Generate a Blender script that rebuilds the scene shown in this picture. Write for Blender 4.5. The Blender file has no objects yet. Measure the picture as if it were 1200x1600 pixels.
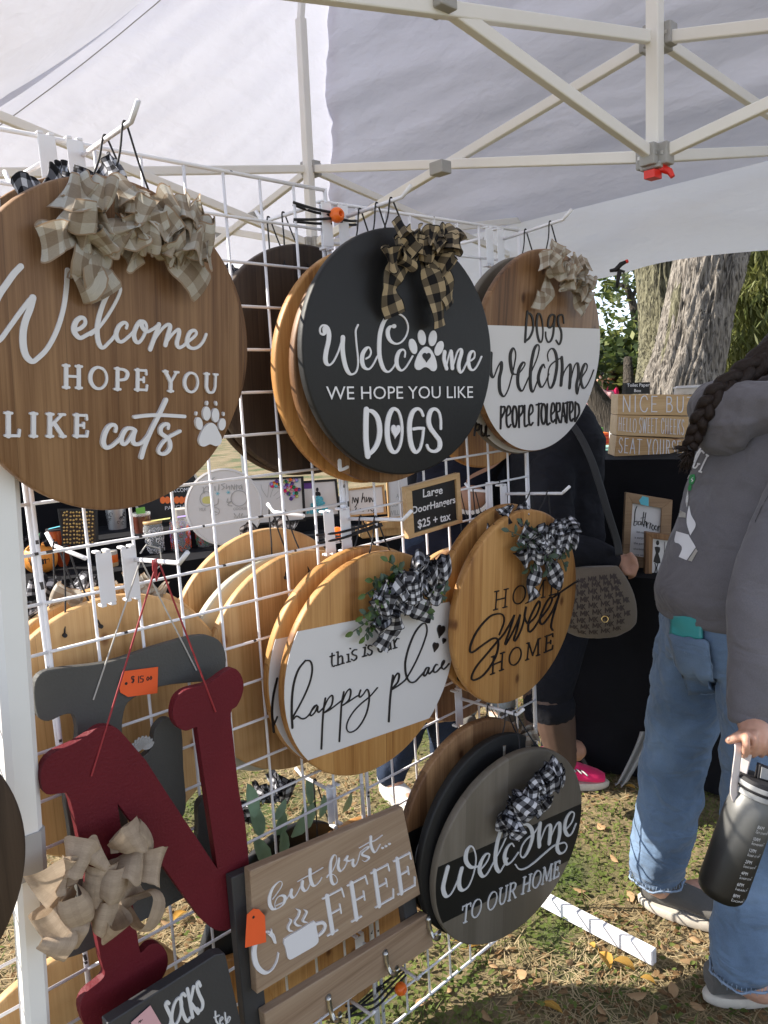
import bpy, bmesh, math, random
from mathutils import Vector, Matrix, noise as mnoise
random.seed(7)
SC = bpy.context.scene
COL = SC.collection
PI = math.pi
R = math.radians

# ---------------------------------------------------------------- camera, sky, sun, exposure
EYE = Vector((0.0, 0.0, 1.46))
PITCH, ROLL, FPX = 0.14766, -0.05895, 1216.7
_f = Vector((0, math.cos(PITCH), -math.sin(PITCH)))
_u0 = Vector((0, math.sin(PITCH), math.cos(PITCH)))
_x0 = Vector((1, 0, 0))
CX = _x0 * math.cos(ROLL) + _u0 * math.sin(ROLL)
CU = _u0 * math.cos(ROLL) - _x0 * math.sin(ROLL)
CF = _f
cam_data = bpy.data.cameras.new('camera')
cam = bpy.data.objects.new('camera', cam_data)
COL.objects.link(cam)
cam_data.sensor_fit = 'HORIZONTAL'
cam_data.sensor_width = 36.0
cam_data.lens = 36.0 * FPX / 1200.0
cam_data.clip_start = 0.02
cam_data.clip_end = 2000
m = Matrix((CX, CU, -CF)).transposed().to_4x4()
m.translation = EYE
cam.matrix_world = m
SC.camera = cam

SUN_DIR = Vector((-1.519, 0.164, 1.1)).normalized()     # towards the sun
sun_data = bpy.data.lights.new('sun', 'SUN')
sun = bpy.data.objects.new('sun', sun_data)
COL.objects.link(sun)
sun_data.energy = 5.0
sun_data.angle = R(0.53)
sun_data.color = (1.0, 0.93, 0.82)
sun.rotation_euler = SUN_DIR.to_track_quat('Z', 'Y').to_euler()
sun.location = (-8, 1, 8)

world = bpy.data.worlds.new('World')
SC.world = world
world.use_nodes = True
wn = world.node_tree.nodes
wl = world.node_tree.links
wn.clear()
sky = wn.new('ShaderNodeTexSky')
sky.sky_type = 'NISHITA'
sky.sun_disc = False
sky.sun_elevation = math.asin(SUN_DIR.z)
sky.sun_rotation = math.atan2(SUN_DIR.x, SUN_DIR.y)
sky.altitude = 2500
sky.air_density = 0.9
sky.dust_density = 0.0
sky.ozone_density = 3.0
bg = wn.new('ShaderNodeBackground')
bg.inputs['Strength'].default_value = 0.15
wo = wn.new('ShaderNodeOutputWorld')
hs = wn.new('ShaderNodeHueSaturation')
hs.inputs['Saturation'].default_value = 0.5
wl.new(sky.outputs[0], hs.inputs['Color'])
wl.new(hs.outputs[0], bg.inputs['Color'])
wl.new(bg.outputs[0], wo.inputs['Surface'])

SC.view_settings.view_transform = 'Standard'
SC.view_settings.look = 'None'
SC.view_settings.exposure = 1.12
SC.view_settings.gamma = 1.0
SC.cycles.max_bounces = 10
SC.cycles.diffuse_bounces = 5
SC.cycles.transmission_bounces = 6
SC.cycles.transparent_max_bounces = 12
SC.cycles.use_denoising = True
SC.cycles.sample_clamp_indirect = 6.0

# ---------------------------------------------------------------- measuring helpers
def ray(px, py):
    return CX * ((px - 600) / FPX) + CU * ((800 - py) / FPX) + CF
def W(px, py, d):
    return EYE + ray(px, py) * d
def onz(px, py, z):
    r = ray(px, py)
    return EYE + r * ((z - EYE.z) / r.z)
YAW = 0.75
HH = Vector((math.cos(YAW), math.sin(YAW), 0))      # along the display wall, away from the camera
NN = Vector((HH.y, -HH.x, 0))                       # out of the display wall, towards the aisle
ZZ = Vector((0, 0, 1))
WALL0 = Vector((-0.5221, 1.1634, 1.865))            # top left corner of the first grid panel
class Plane:
    """a local frame: u to the right, n out of the face, v up"""
    def __init__(s, o, yaw=YAW, lean=0.0, roll=0.0):
        h = Vector((math.cos(yaw), math.sin(yaw), 0))
        n = Vector((h.y, -h.x, 0))
        v = ZZ * math.cos(lean) + n * math.sin(lean)
        h2 = h * math.cos(roll) + v * math.sin(roll)
        v2 = v * math.cos(roll) - h * math.sin(roll)
        s.o, s.h, s.v = Vector(o), h2, v2
        s.n = h2.cross(v2).normalized()
        if s.n.dot(n) < 0: s.n = -s.n
    def uv(s, px, py, off=0.0):
        r = ray(px, py)
        o = s.o + s.n * off
        q = EYE + r * ((o - EYE).dot(s.n) / r.dot(s.n)) - s.o
        return (q.dot(s.h), q.dot(s.v))
    def pt(s, u, v, n=0.0):
        return s.o + s.h * u + s.v * v + s.n * n
    def hit(s, px, py, off=0.0):
        u, v = s.uv(px, py, off)
        return s.pt(u, v, off)
    def matrix(s):
        # local axes: x = u, y = -n (into the wall), z = v
        mm = Matrix((s.h, -s.n, s.v)).transposed().to_4x4()
        mm.translation = s.o
        return mm
def wall(off=0.0):
    return Plane(WALL0 + NN * off)

# ---------------------------------------------------------------- object helpers
def tag(o, label=None, cat=None, group=None, kind=None):
    if label: o['label'] = label
    if cat: o['category'] = cat
    if group: o['group'] = group
    if kind: o['kind'] = kind
    return o
def empty(name, mat4=None, label=None, cat=None, group=None):
    o = bpy.data.objects.new(name, None)
    COL.objects.link(o)
    o.empty_display_size = 0.05
    if mat4 is not None:
        o.matrix_world = mat4 if isinstance(mat4, Matrix) else Matrix.Translation(mat4)
    return tag(o, label, cat, group)
class MB:
    """collects geometry, then links it as ONE mesh object"""
    def __init__(s):
        s.v, s.f, s.uv, s.mi = [], [], [], []
        s.cur = 0
    def face(s, idx, uv=None):
        s.f.append(idx); s.uv.append(uv); s.mi.append(s.cur)
    def add(s, vs, fs, uvs=None):
        b = len(s.v)
        s.v.extend([tuple(p) for p in vs])
        for i, f in enumerate(fs):
            s.face([b + k for k in f], uvs[i] if uvs else None)
        return b
    def box(s, a, b):
        x0, y0, z0 = a; x1, y1, z1 = b
        vs = [(x0,y0,z0),(x1,y0,z0),(x1,y1,z0),(x0,y1,z0),(x0,y0,z1),(x1,y0,z1),(x1,y1,z1),(x0,y1,z1)]
        s.add(vs, [(0,3,2,1),(4,5,6,7),(0,1,5,4),(1,2,6,5),(2,3,7,6),(3,0,4,7)])
    def obox(s, c, ax, ay, az):
        """box from centre and three half-axis vectors"""
        c, ax, ay, az = map(Vector, (c, ax, ay, az))
        vs = [c-ax-ay-az, c+ax-ay-az, c+ax+ay-az, c-ax+ay-az, c-ax-ay+az, c+ax-ay+az, c+ax+ay+az, c-ax+ay+az]
        s.add(vs, [(0,3,2,1),(4,5,6,7),(0,1,5,4),(1,2,6,5),(2,3,7,6),(3,0,4,7)])
    def bar(s, a, b, w, t, up=ZZ):
        """square bar between two points, w across, t along up"""
        a, b = Vector(a), Vector(b)
        d = (b - a)
        L = d.length
        d = d.normalized()
        x = d.cross(Vector(up))
        if x.length < 1e-5: x = d.cross(Vector((1, 0, 0)))
        x.normalize()
        y = x.cross(d).normalized()
        s.obox((a + b) / 2, d * (L / 2), x * (w / 2), y * (t / 2))
    def tube(s, pts, rad, n=8, closed=False, caps=True):
        pts = [Vector(p) for p in pts]
        N = len(pts)
        rads = rad if isinstance(rad, (list, tuple)) else [rad] * N
        rings = []
        prev = None
        for i, p in enumerate(pts):
            if closed:
                t = pts[(i + 1) % N] - pts[i - 1]
            else:
                t = pts[min(i + 1, N - 1)] - pts[max(i - 1, 0)]
            if t.length < 1e-9: t = Vector((0, 0, 1))
            t.normalize()
            if prev is None:
                x = t.orthogonal().normalized()
            else:
                x = prev - t * prev.dot(t)
                x = x.normalized() if x.length > 1e-6 else t.orthogonal().normalized()
            prev = x
            y = t.cross(x)
            rings.append([p + (x * math.cos(2*PI*k/n) + y * math.sin(2*PI*k/n)) * rads[i] for k in range(n)])
        b = len(s.v)
        for r_ in rings: s.v.extend([tuple(q) for q in r_])
        M = N if closed else N - 1
        for i in range(M):
            j = (i + 1) % N
            for k in range(n):
                k2 = (k + 1) % n
                s.face([b+i*n+k, b+i*n+k2, b+j*n+k2, b+j*n+k])
        if caps and not closed:
            s.face([b + k for k in range(n)][::-1])
            s.face([b + (N-1)*n + k for k in range(n)])
    def prism(s, poly, y0, y1):
        """polygon in (x,z), extruded from y0 (front) to y1 (back)"""
        n = len(poly)
        ar = sum(poly[i][0]*poly[(i+1)%n][1] - poly[(i+1)%n][0]*poly[i][1] for i in range(n))
        if ar < 0: poly = poly[::-1]
        vs = [(u, y0, v) for u, v in poly] + [(u, y1, v) for u, v in poly]
        fs = [list(range(n)), list(range(n, 2*n))[::-1]]
        for i in range(n):
            j = (i + 1) % n
            fs.append([i, i + n, j + n, j])
        s.add(vs, fs)
    def lathe(s, prof, n=48, c=(0,0,0), ax='z'):
        """profile of (radius, height); closed at radius 0"""
        b = len(s.v)
        idx = []
        for r_, h_ in prof:
            if r_ < 1e-6:
                s.v.append(s._ax(0, 0, h_, c, ax)); idx.append([len(s.v)-1])
            else:
                row = []
                for k in range(n):
                    a = 2*PI*k/n
                    s.v.append(s._ax(r_*math.cos(a), r_*math.sin(a), h_, c, ax)); row.append(len(s.v)-1)
                idx.append(row)
        for i in range(len(idx)-1):
            p, q = idx[i], idx[i+1]
            for k in range(n):
                k2 = (k+1) % n
                if len(p) == 1 and len(q) == 1: continue
                if len(p) == 1: s.face([p[0], q[k2], q[k]][::-1])
                elif len(q) == 1: s.face([p[k], p[k2], q[0]])
                else: s.face([p[k], p[k2], q[k2], q[k]])
    @staticmethod
    def _ax(x, y, h, c, ax):
        if ax == 'z': return (c[0]+x, c[1]+y, c[2]+h)
        if ax == 'y': return (c[0]+x, c[1]+h, c[2]-y)
        return (c[0]+h, c[1]+x, c[2]+y)
    def build(s, name, mat, parent=None, smooth=False, label=None, angle=None):
        me = bpy.data.meshes.new(name)
        me.from_pydata(s.v, [], s.f)
        if any(u for u in s.uv):
            ul = me.uv_layers.new(name='UVMap')
            li = 0
            for f, u in zip(s.f, s.uv):
                for k in range(len(f)):
                    ul.data[li].uv = u[k] if u else (0, 0)
                    li += 1
        mats = mat if isinstance(mat, (list, tuple)) else [mat]
        for mm in mats: me.materials.append(mm)
        if len(mats) > 1:
            for p, i in zip(me.polygons, s.mi): p.material_index = i
        if smooth:
            for p in me.polygons: p.use_smooth = True
        me.validate()
        me.update()
        if angle is not None:
            for p in me.polygons: p.use_smooth = True
            me.set_sharp_from_angle(angle=R(angle))
        o = bpy.data.objects.new(name, me)
        COL.objects.link(o)
        if parent is not None: o.parent = parent
        if label: o['label'] = label
        return o
def bevel(o, w=0.002, seg=2, ang=40):
    b = o.modifiers.new('bevel', 'BEVEL')
    b.width = w; b.segments = seg; b.limit_method = 'ANGLE'; b.angle_limit = R(ang)
    return o
def copy_tree(o, parent=None):
    c = o.copy()
    COL.objects.link(c)
    if parent is not None: c.parent = parent
    for ch in list(o.children): copy_tree(ch, c)
    return c
def catmull(pts, k=6):
    pts = [Vector(p) for p in pts]
    if len(pts) < 3: return pts
    out = []
    for i in range(len(pts)-1):
        p0 = pts[i-1] if i > 0 else pts[0]*2 - pts[1]
        p1, p2 = pts[i], pts[i+1]
        p3 = pts[i+2] if i+2 < len(pts) else pts[-1]*2 - pts[-2]
        for j in range(k):
            t = j / k
            out.append(0.5*((2*p1) + (p2-p0)*t + (2*p0-5*p1+4*p2-p3)*t*t + (3*p1-p0-3*p2+p3)*t**3))
    out.append(pts[-1])
    return out

# ---------------------------------------------------------------- materials
def newmat(name):
    mt = bpy.data.materials.new(name)
    mt.use_nodes = True
    nt = mt.node_tree
    return mt, nt.nodes, nt.links, nt.nodes['Principled BSDF']
def plain(name, col, rough=0.5, metal=0.0, var=0.12, scale=30, bump=0.0, bscale=200, spec=0.5, coat=0.0, sub=0.0):
    mt, N, L, B = newmat(name)
    tc = N.new('ShaderNodeTexCoord')
    nz = N.new('ShaderNodeTexNoise'); nz.inputs['Scale'].default_value = scale; nz.inputs['Detail'].default_value = 5
    L.new(tc.outputs['Object'], nz.inputs['Vector'])
    mx = N.new('ShaderNodeMix'); mx.data_type = 'RGBA'
    mx.inputs[6].default_value = tuple(c*(1-var) for c in col) + (1,)
    mx.inputs[7].default_value = tuple(min(1, c*(1+var)) for c in col) + (1,)
    L.new(nz.outputs['Fac'], mx.inputs[0])
    L.new(mx.outputs[2], B.inputs['Base Color'])
    B.inputs['Roughness'].default_value = rough
    B.inputs['Metallic'].default_value = metal
    B.inputs['Specular IOR Level'].default_value = spec
    B.inputs['Coat Weight'].default_value = coat
    if bump:
        n2 = N.new('ShaderNodeTexNoise'); n2.inputs['Scale'].default_value = bscale; n2.inputs['Detail'].default_value = 4
        L.new(tc.outputs['Object'], n2.inputs['Vector'])
        bp = N.new('ShaderNodeBump'); bp.inputs['Strength'].default_value = bump; bp.inputs['Distance'].default_value = 0.004
        L.new(n2.outputs['Fac'], bp.inputs['Height'])
        L.new(bp.outputs[0], B.inputs['Normal'])
    return mt
def ramp(N, stops):
    r_ = N.new('ShaderNodeValToRGB')
    e = r_.color_ramp.elements
    while len(e) > 1: e.remove(e[-1])
    e[0].position, e[0].color = stops[0][0], tuple(stops[0][1]) + (1,)
    for p, c in stops[1:]:
        k = e.new(p); k.color = tuple(c) + (1,)
    return r_
def wood(name, dark, mid, light, plank=0.085, rough=0.5, seed=0.0, grain=1.0, knots=True, axis='z'):
    """glued-up pine boards: streaky grain along the local axis, planks of slightly different tone, a few knots"""
    mt, N, L, B = newmat(name)
    tc = N.new('ShaderNodeTexCoord')
    oi = N.new('ShaderNodeObjectInfo')
    sx = N.new('ShaderNodeSeparateXYZ')
    L.new(tc.outputs['Object'], sx.inputs[0])
    ax, al = ('X', 'Z') if axis == 'z' else ('Z', 'X')
    dv = N.new('ShaderNodeMath'); dv.operation = 'DIVIDE'; dv.inputs[1].default_value = plank
    L.new(sx.outputs[ax], dv.inputs[0])
    ofs = N.new('ShaderNodeMath'); ofs.operation = 'MULTIPLY_ADD'; ofs.inputs[1].default_value = 7.3; ofs.inputs[2].default_value = seed
    L.new(oi.outputs['Random'], ofs.inputs[0])
    ad = N.new('ShaderNodeMath'); ad.operation = 'ADD'
    L.new(dv.outputs[0], ad.inputs[0]); L.new(ofs.outputs[0], ad.inputs[1])
    fl = N.new('ShaderNodeMath'); fl.operation = 'FLOOR'
    L.new(ad.outputs[0], fl.inputs[0])
    wnz = N.new('ShaderNodeTexWhiteNoise'); wnz.noise_dimensions = '1D'
    L.new(fl.outputs[0], wnz.inputs['W'])
    # position shifted per plank and per object
    cb = N.new('ShaderNodeCombineXYZ')
    mu = N.new('ShaderNodeMath'); mu.operation = 'MULTIPLY'; mu.inputs[1].default_value = 5.0
    L.new(wnz.outputs['Value'], mu.inputs[0])
    L.new(mu.outputs[0], cb.inputs['Y']); L.new(ofs.outputs[0], cb.inputs['Z'])
    va = N.new('ShaderNodeVectorMath'); va.operation = 'ADD'
    L.new(tc.outputs['Object'], va.inputs[0]); L.new(cb.outputs[0], va.inputs[1])
    def streak(sa, sl, detail, rough_):
        mp = N.new('ShaderNodeMapping')
        mp.inputs['Scale'].default_value = (sa, sa, sl) if axis == 'z' else (sl, sa, sa)
        L.new(va.outputs[0], mp.inputs['Vector'])
        nz = N.new('ShaderNodeTexNoise'); nz.inputs['Scale'].default_value = 1.0
        nz.inputs['Detail'].default_value = detail; nz.inputs['Roughness'].default_value = rough_
        nz.inputs['Distortion'].default_value = 0.35
        L.new(mp.outputs[0], nz.inputs['Vector'])
        return nz
    a = streak(26, 1.6, 3, 0.55)
    b = streak(170, 3.0, 4, 0.6)
    c = streak(700, 14.0, 2, 0.5)
    m1 = N.new('ShaderNodeMath'); m1.operation = 'MULTIPLY'; m1.inputs[1].default_value = 0.50
    L.new(a.outputs['Fac'], m1.inputs[0])
    m2 = N.new('ShaderNodeMath'); m2.operation = 'MULTIPLY_ADD'; m2.inputs[1].default_value = 0.42*grain
    L.new(b.outputs['Fac'], m2.inputs[0]); L.new(m1.outputs[0], m2.inputs[2])
    m3 = N.new('ShaderNodeMath'); m3.operation = 'MULTIPLY_ADD'; m3.inputs[1].default_value = 0.16*grain
    L.new(c.outputs['Fac'], m3.inputs[0]); L.new(m2.outputs[0], m3.inputs[2])
    m4 = N.new('ShaderNodeMath'); m4.operation = 'MULTIPLY_ADD'; m4.inputs[1].default_value = 0.16
    L.new(wnz.outputs['Value'], m4.inputs[0]); L.new(m3.outputs[0], m4.inputs[2])
    rp = ramp(N, [(0.40, dark), (0.58, mid), (0.78, light)])
    L.new(m4.outputs[0], rp.inputs[0])
    # plank joints: thin dark lines
    fr = N.new('ShaderNodeMath'); fr.operation = 'FRACT'
    L.new(ad.outputs[0], fr.inputs[0])
    jn = N.new('ShaderNodeMath'); jn.operation = 'LESS_THAN'; jn.inputs[1].default_value = 0.006/plank*0.12
    L.new(fr.outputs[0], jn.inputs[0])
    mx = N.new('ShaderNodeMix'); mx.data_type = 'RGBA'
    mx.inputs[7].default_value = tuple(x*0.7 for x in dark) + (1,)
    jm = N.new('ShaderNodeMath'); jm.operation = 'MULTIPLY'; jm.inputs[1].default_value = 0.55
    L.new(jn.outputs[0], jm.inputs[0]); L.new(jm.outputs[0], mx.inputs[0]); L.new(rp.outputs[0], mx.inputs[6])
    outc = mx.outputs[2]
    if knots:
        sv = N.new('ShaderNodeSeparateXYZ'); L.new(va.outputs[0], sv.inputs[0])
        cv = N.new('ShaderNodeCombineXYZ'); L.new(sv.outputs['X'], cv.inputs['X']); L.new(sv.outputs['Z'], cv.inputs['Y'])
        mp = N.new('ShaderNodeMapping')
        mp.inputs['Scale'].default_value = (4.6, 3.0, 1) if axis == 'z' else (3.0, 4.6, 1)
        L.new(cv.outputs[0], mp.inputs['Vector'])
        vo = N.new('ShaderNodeTexVoronoi'); vo.voronoi_dimensions = '2D'; vo.inputs['Scale'].default_value = 1.0; vo.inputs['Randomness'].default_value = 1.0
        L.new(mp.outputs[0], vo.inputs['Vector'])
        kr = ramp(N, [(0.012, (0.85, 0.85, 0.85)), (0.030, (0.55, 0.55, 0.55)), (0.042, (0.15, 0.15, 0.15)), (0.085, (0, 0, 0))])
        L.new(vo.outputs['Distance'], kr.inputs[0])
        k2 = N.new('ShaderNodeMix'); k2.data_type = 'RGBA'
        k2.inputs[7].default_value = (dark[0]*0.55, dark[1]*0.35, dark[2]*0.3, 1)
        L.new(kr.outputs[0], k2.inputs[0]); L.new(outc, k2.inputs[6])
        outc = k2.outputs[2]
    L.new(outc, B.inputs['Base Color'])
    B.inputs['Roughness'].default_value = rough
    B.inputs['Specular IOR Level'].default_value = 0.35
    bp = N.new('ShaderNodeBump'); bp.inputs['Strength'].default_value = 0.25; bp.inputs['Distance'].default_value = 0.001
    L.new(b.outputs['Fac'], bp.inputs['Height']); L.new(bp.outputs[0], B.inputs['Normal'])
    return mt
def gingham(name, light, mid, dark, k=2.0, edge=None, rough=0.85, trans=0.25):
    """checked ribbon: UV across 0..1, along in ribbon widths"""
    mt, N, L, B = newmat(name)
    uv = N.new('ShaderNodeUVMap')
    sp = N.new('ShaderNodeSeparateXYZ'); L.new(uv.outputs[0], sp.inputs[0])
    outs = []
    for a in ('X', 'Y'):
        mu = N.new('ShaderNodeMath'); mu.operation = 'MULTIPLY'; mu.inputs[1].default_value = k
        L.new(sp.outputs[a], mu.inputs[0])
        fr = N.new('ShaderNodeMath'); fr.operation = 'FRACT'; L.new(mu.outputs[0], fr.inputs[0])
        gt = N.new('ShaderNodeMath'); gt.operation = 'GREATER_THAN'; gt.inputs[1].default_value = 0.5
        L.new(fr.outputs[0], gt.inputs[0])
        outs.append(gt)
    sm = N.new('ShaderNodeMath'); sm.operation = 'ADD'
    L.new(outs[0].outputs[0], sm.inputs[0]); L.new(outs[1].outputs[0], sm.inputs[1])
    hf = N.new('ShaderNodeMath'); hf.operation = 'MULTIPLY'; hf.inputs[1].default_value = 0.5
    L.new(sm.outputs[0], hf.inputs[0])
    rp = ramp(N, [(0.0, light), (0.4, mid), (0.9, dark)])
    rp.color_ramp.interpolation = 'CONSTANT'
    L.new(hf.outputs[0], rp.inputs[0])
    out = rp.outputs[0]
    # weave: fine threads
    tc = N.new('ShaderNodeMapping'); tc.inputs['Scale'].default_value = (90, 9, 1)
    L.new(uv.outputs[0], tc.inputs['Vector'])
    nz = N.new('ShaderNodeTexNoise'); nz.inputs['Scale'].default_value = 1.0; nz.inputs['Detail'].default_value = 2
    L.new(tc.outputs[0], nz.inputs['Vector'])
    mr = N.new('ShaderNodeMapRange'); mr.inputs['To Min'].default_value = 0.72; mr.inputs['To Max'].default_value = 1.22
    L.new(nz.outputs['Fac'], mr.inputs['Value'])
    mx = N.new('ShaderNodeMix'); mx.data_type = 'RGBA'; mx.blend_type = 'MULTIPLY'; mx.inputs[0].default_value = 1
    L.new(out, mx.inputs[6]); L.new(mr.outputs[0], mx.inputs[7])
    out = mx.outputs[2]
    if edge:
        d = N.new('ShaderNodeMath'); d.operation = 'SUBTRACT'; d.inputs[1].default_value = 0.5
        L.new(sp.outputs['X'], d.inputs[0])
        ab = N.new('ShaderNodeMath'); ab.operation = 'ABSOLUTE'; L.new(d.outputs[0], ab.inputs[0])
        g = N.new('ShaderNodeMath'); g.operation = 'GREATER_THAN'; g.inputs[1].default_value = 0.455
        L.new(ab.outputs[0], g.inputs[0])
        m3 = N.new('ShaderNodeMix'); m3.data_type = 'RGBA'; m3.inputs[7].default_value = tuple(edge) + (1,)
        L.new(g.outputs[0], m3.inputs[0]); L.new(out, m3.inputs[6])
        out = m3.outputs[2]
    L.new(out, B.inputs['Base Color'])
    B.inputs['Roughness'].default_value = rough
    B.inputs['Specular IOR Level'].default_value = 0.2
    if trans:
        tr = N.new('ShaderNodeBsdfTranslucent'); L.new(out, tr.inputs['Color'])
        ms = N.new('ShaderNodeMixShader'); ms.inputs[0].default_value = trans
        om = N['Material Output']
        L.new(B.outputs[0], ms.inputs[1]); L.new(tr.outputs[0], ms.inputs[2]); L.new(ms.outputs[0], om.inputs['Surface'])
    bp = N.new('ShaderNodeBump'); bp.inputs['Strength'].default_value = 0.3; bp.inputs['Distance'].default_value = 0.0008
    L.new(nz.outputs['Fac'], bp.inputs['Height']); L.new(bp.outputs[0], B.inputs['Normal'])
    return mt

M = {}
M['wood_brown'] = wood('walnut_stained_pine', (0.062,0.027,0.011), (0.175,0.086,0.037), (0.300,0.170,0.082), plank=0.075, seed=2.0)
M['wood_gold'] = wood('honey_stained_pine', (0.15,0.058,0.014), (0.385,0.185,0.056), (0.52,0.285,0.100), plank=0.07, seed=11.0)
M['wood_raw'] = wood('pale_pine', (0.27,0.138,0.048), (0.47,0.275,0.115), (0.58,0.375,0.180), plank=0.09, seed=5.0)
M['wood_dark'] = wood('espresso_stained_pine', (0.016,0.009,0.006), (0.034,0.021,0.014), (0.065,0.042,0.028), plank=0.09, seed=9.0, knots=False)
M['wood_barn'] = wood('grey_brown_weathered_board', (0.140,0.090,0.056), (0.275,0.185,0.120), (0.37,0.27,0.185), plank=0.6, seed=4.0, axis='x')
M['wood_greyboard'] = wood('grey_stained_pine', (0.115,0.098,0.076), (0.160,0.138,0.110), (0.200,0.174,0.142), plank=0.12, seed=3.0, knots=False, grain=0.45)
M['wood_box'] = wood('box_pine', (0.36,0.20,0.085), (0.50,0.32,0.15), (0.60,0.41,0.22), plank=0.5, seed=6.0, axis='x')
M['wood_frame'] = wood('picture_frame_pine', (0.15,0.09,0.05), (0.27,0.17,0.095), (0.36,0.24,0.14), plank=0.5, seed=8.0, axis='x', knots=False)
M['black_board'] = plain('black_painted_board', (0.0050,0.0048,0.0052), 0.58, var=0.3, scale=14, bump=0.12, bscale=90)
M['black_band'] = plain('black_paint', (0.004,0.004,0.004), 0.5, var=0.2)
M['white_paint'] = plain('white_sign_paint', (0.66,0.645,0.65), 0.45, var=0.03, scale=8)
M['letter_white'] = plain('white_lettering', (0.72,0.71,0.73), 0.5, var=0.02)
M['letter_black'] = plain('black_lettering', (0.010,0.008,0.009), 0.4, var=0.2)
M['letter_silver'] = plain('pale_grey_lettering', (0.62,0.62,0.63), 0.45, var=0.03)
M['wire'] = plain('white_powder_coated_wire', (0.80,0.79,0.82), 0.35, var=0.04, scale=60)
M['chipped'] = plain('chipped_dark_steel', (0.05,0.045,0.045), 0.6)
M['plate'] = plain('white_plastic_plate', (0.78,0.78,0.81), 0.4, var=0.03)
M['tent_bar'] = plain('white_enamel_steel', (0.80,0.795,0.775), 0.35, var=0.05, scale=12)
M['tent_grey'] = plain('grey_nylon_bracket', (0.36,0.36,0.36), 0.5, var=0.1)
M['red'] = plain('red_plastic', (0.72,0.03,0.02), 0.4)
M['steel'] = plain('brushed_steel', (0.55,0.54,0.52), 0.28, metal=1.0, var=0.1)
M['cord'] = plain('black_cord', (0.012,0.011,0.013), 0.7)
M['cord_red'] = plain('red_cord', (0.30,0.025,0.03), 0.7)
M['cord_grey'] = plain('grey_cord', (0.45,0.43,0.40), 0.7)
M['bungee_ball'] = plain('orange_plastic', (0.86,0.16,0.015), 0.35)
M['maroon'] = plain('maroon_painted_wood', (0.115,0.006,0.0125), 0.65, var=0.18, scale=12, bump=0.35, bscale=240, spec=0.3)
M['grey_letter'] = plain('charcoal_painted_wood', (0.080,0.079,0.074), 0.65, var=0.12, scale=12, bump=0.3, bscale=240, spec=0.3)
M['slate'] = plain('dark_grey_painted_board', (0.040,0.040,0.042), 0.5, var=0.15, scale=20, bump=0.1)
M['orange_tag'] = plain('orange_card', (0.82,0.115,0.022), 0.7, var=0.05)
M['pink_tag'] = plain('pink_card', (0.62,0.36,0.38), 0.7, var=0.05)
M['blue_tag'] = plain('turquoise_card', (0.12,0.50,0.62), 0.7, var=0.05)
M['purple_tag'] = plain('purple_card', (0.13,0.05,0.27), 0.7, var=0.05)
M['bow_beige'] = gingham('beige_check_ribbon', (0.56,0.53,0.47), (0.42,0.36,0.29), (0.29,0.225,0.165), 1.4, edge=(0.36,0.26,0.18))
M['bow_black'] = gingham('black_white_check_ribbon', (0.66,0.66,0.70), (0.14,0.14,0.155), (0.014,0.013,0.016), 1.9, edge=(0.02,0.02,0.022), trans=0.12)
M['bow_tan'] = gingham('black_tan_check_ribbon', (0.40,0.31,0.19), (0.12,0.095,0.065), (0.013,0.012,0.013), 1.4, edge=(0.012,0.012,0.012), trans=0.12)
M['bow_burlap'] = gingham('burlap_ribbon', (0.52,0.41,0.30), (0.48,0.375,0.275), (0.45,0.35,0.255), 3.0, edge=(0.45,0.35,0.25), trans=0.3)
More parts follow.
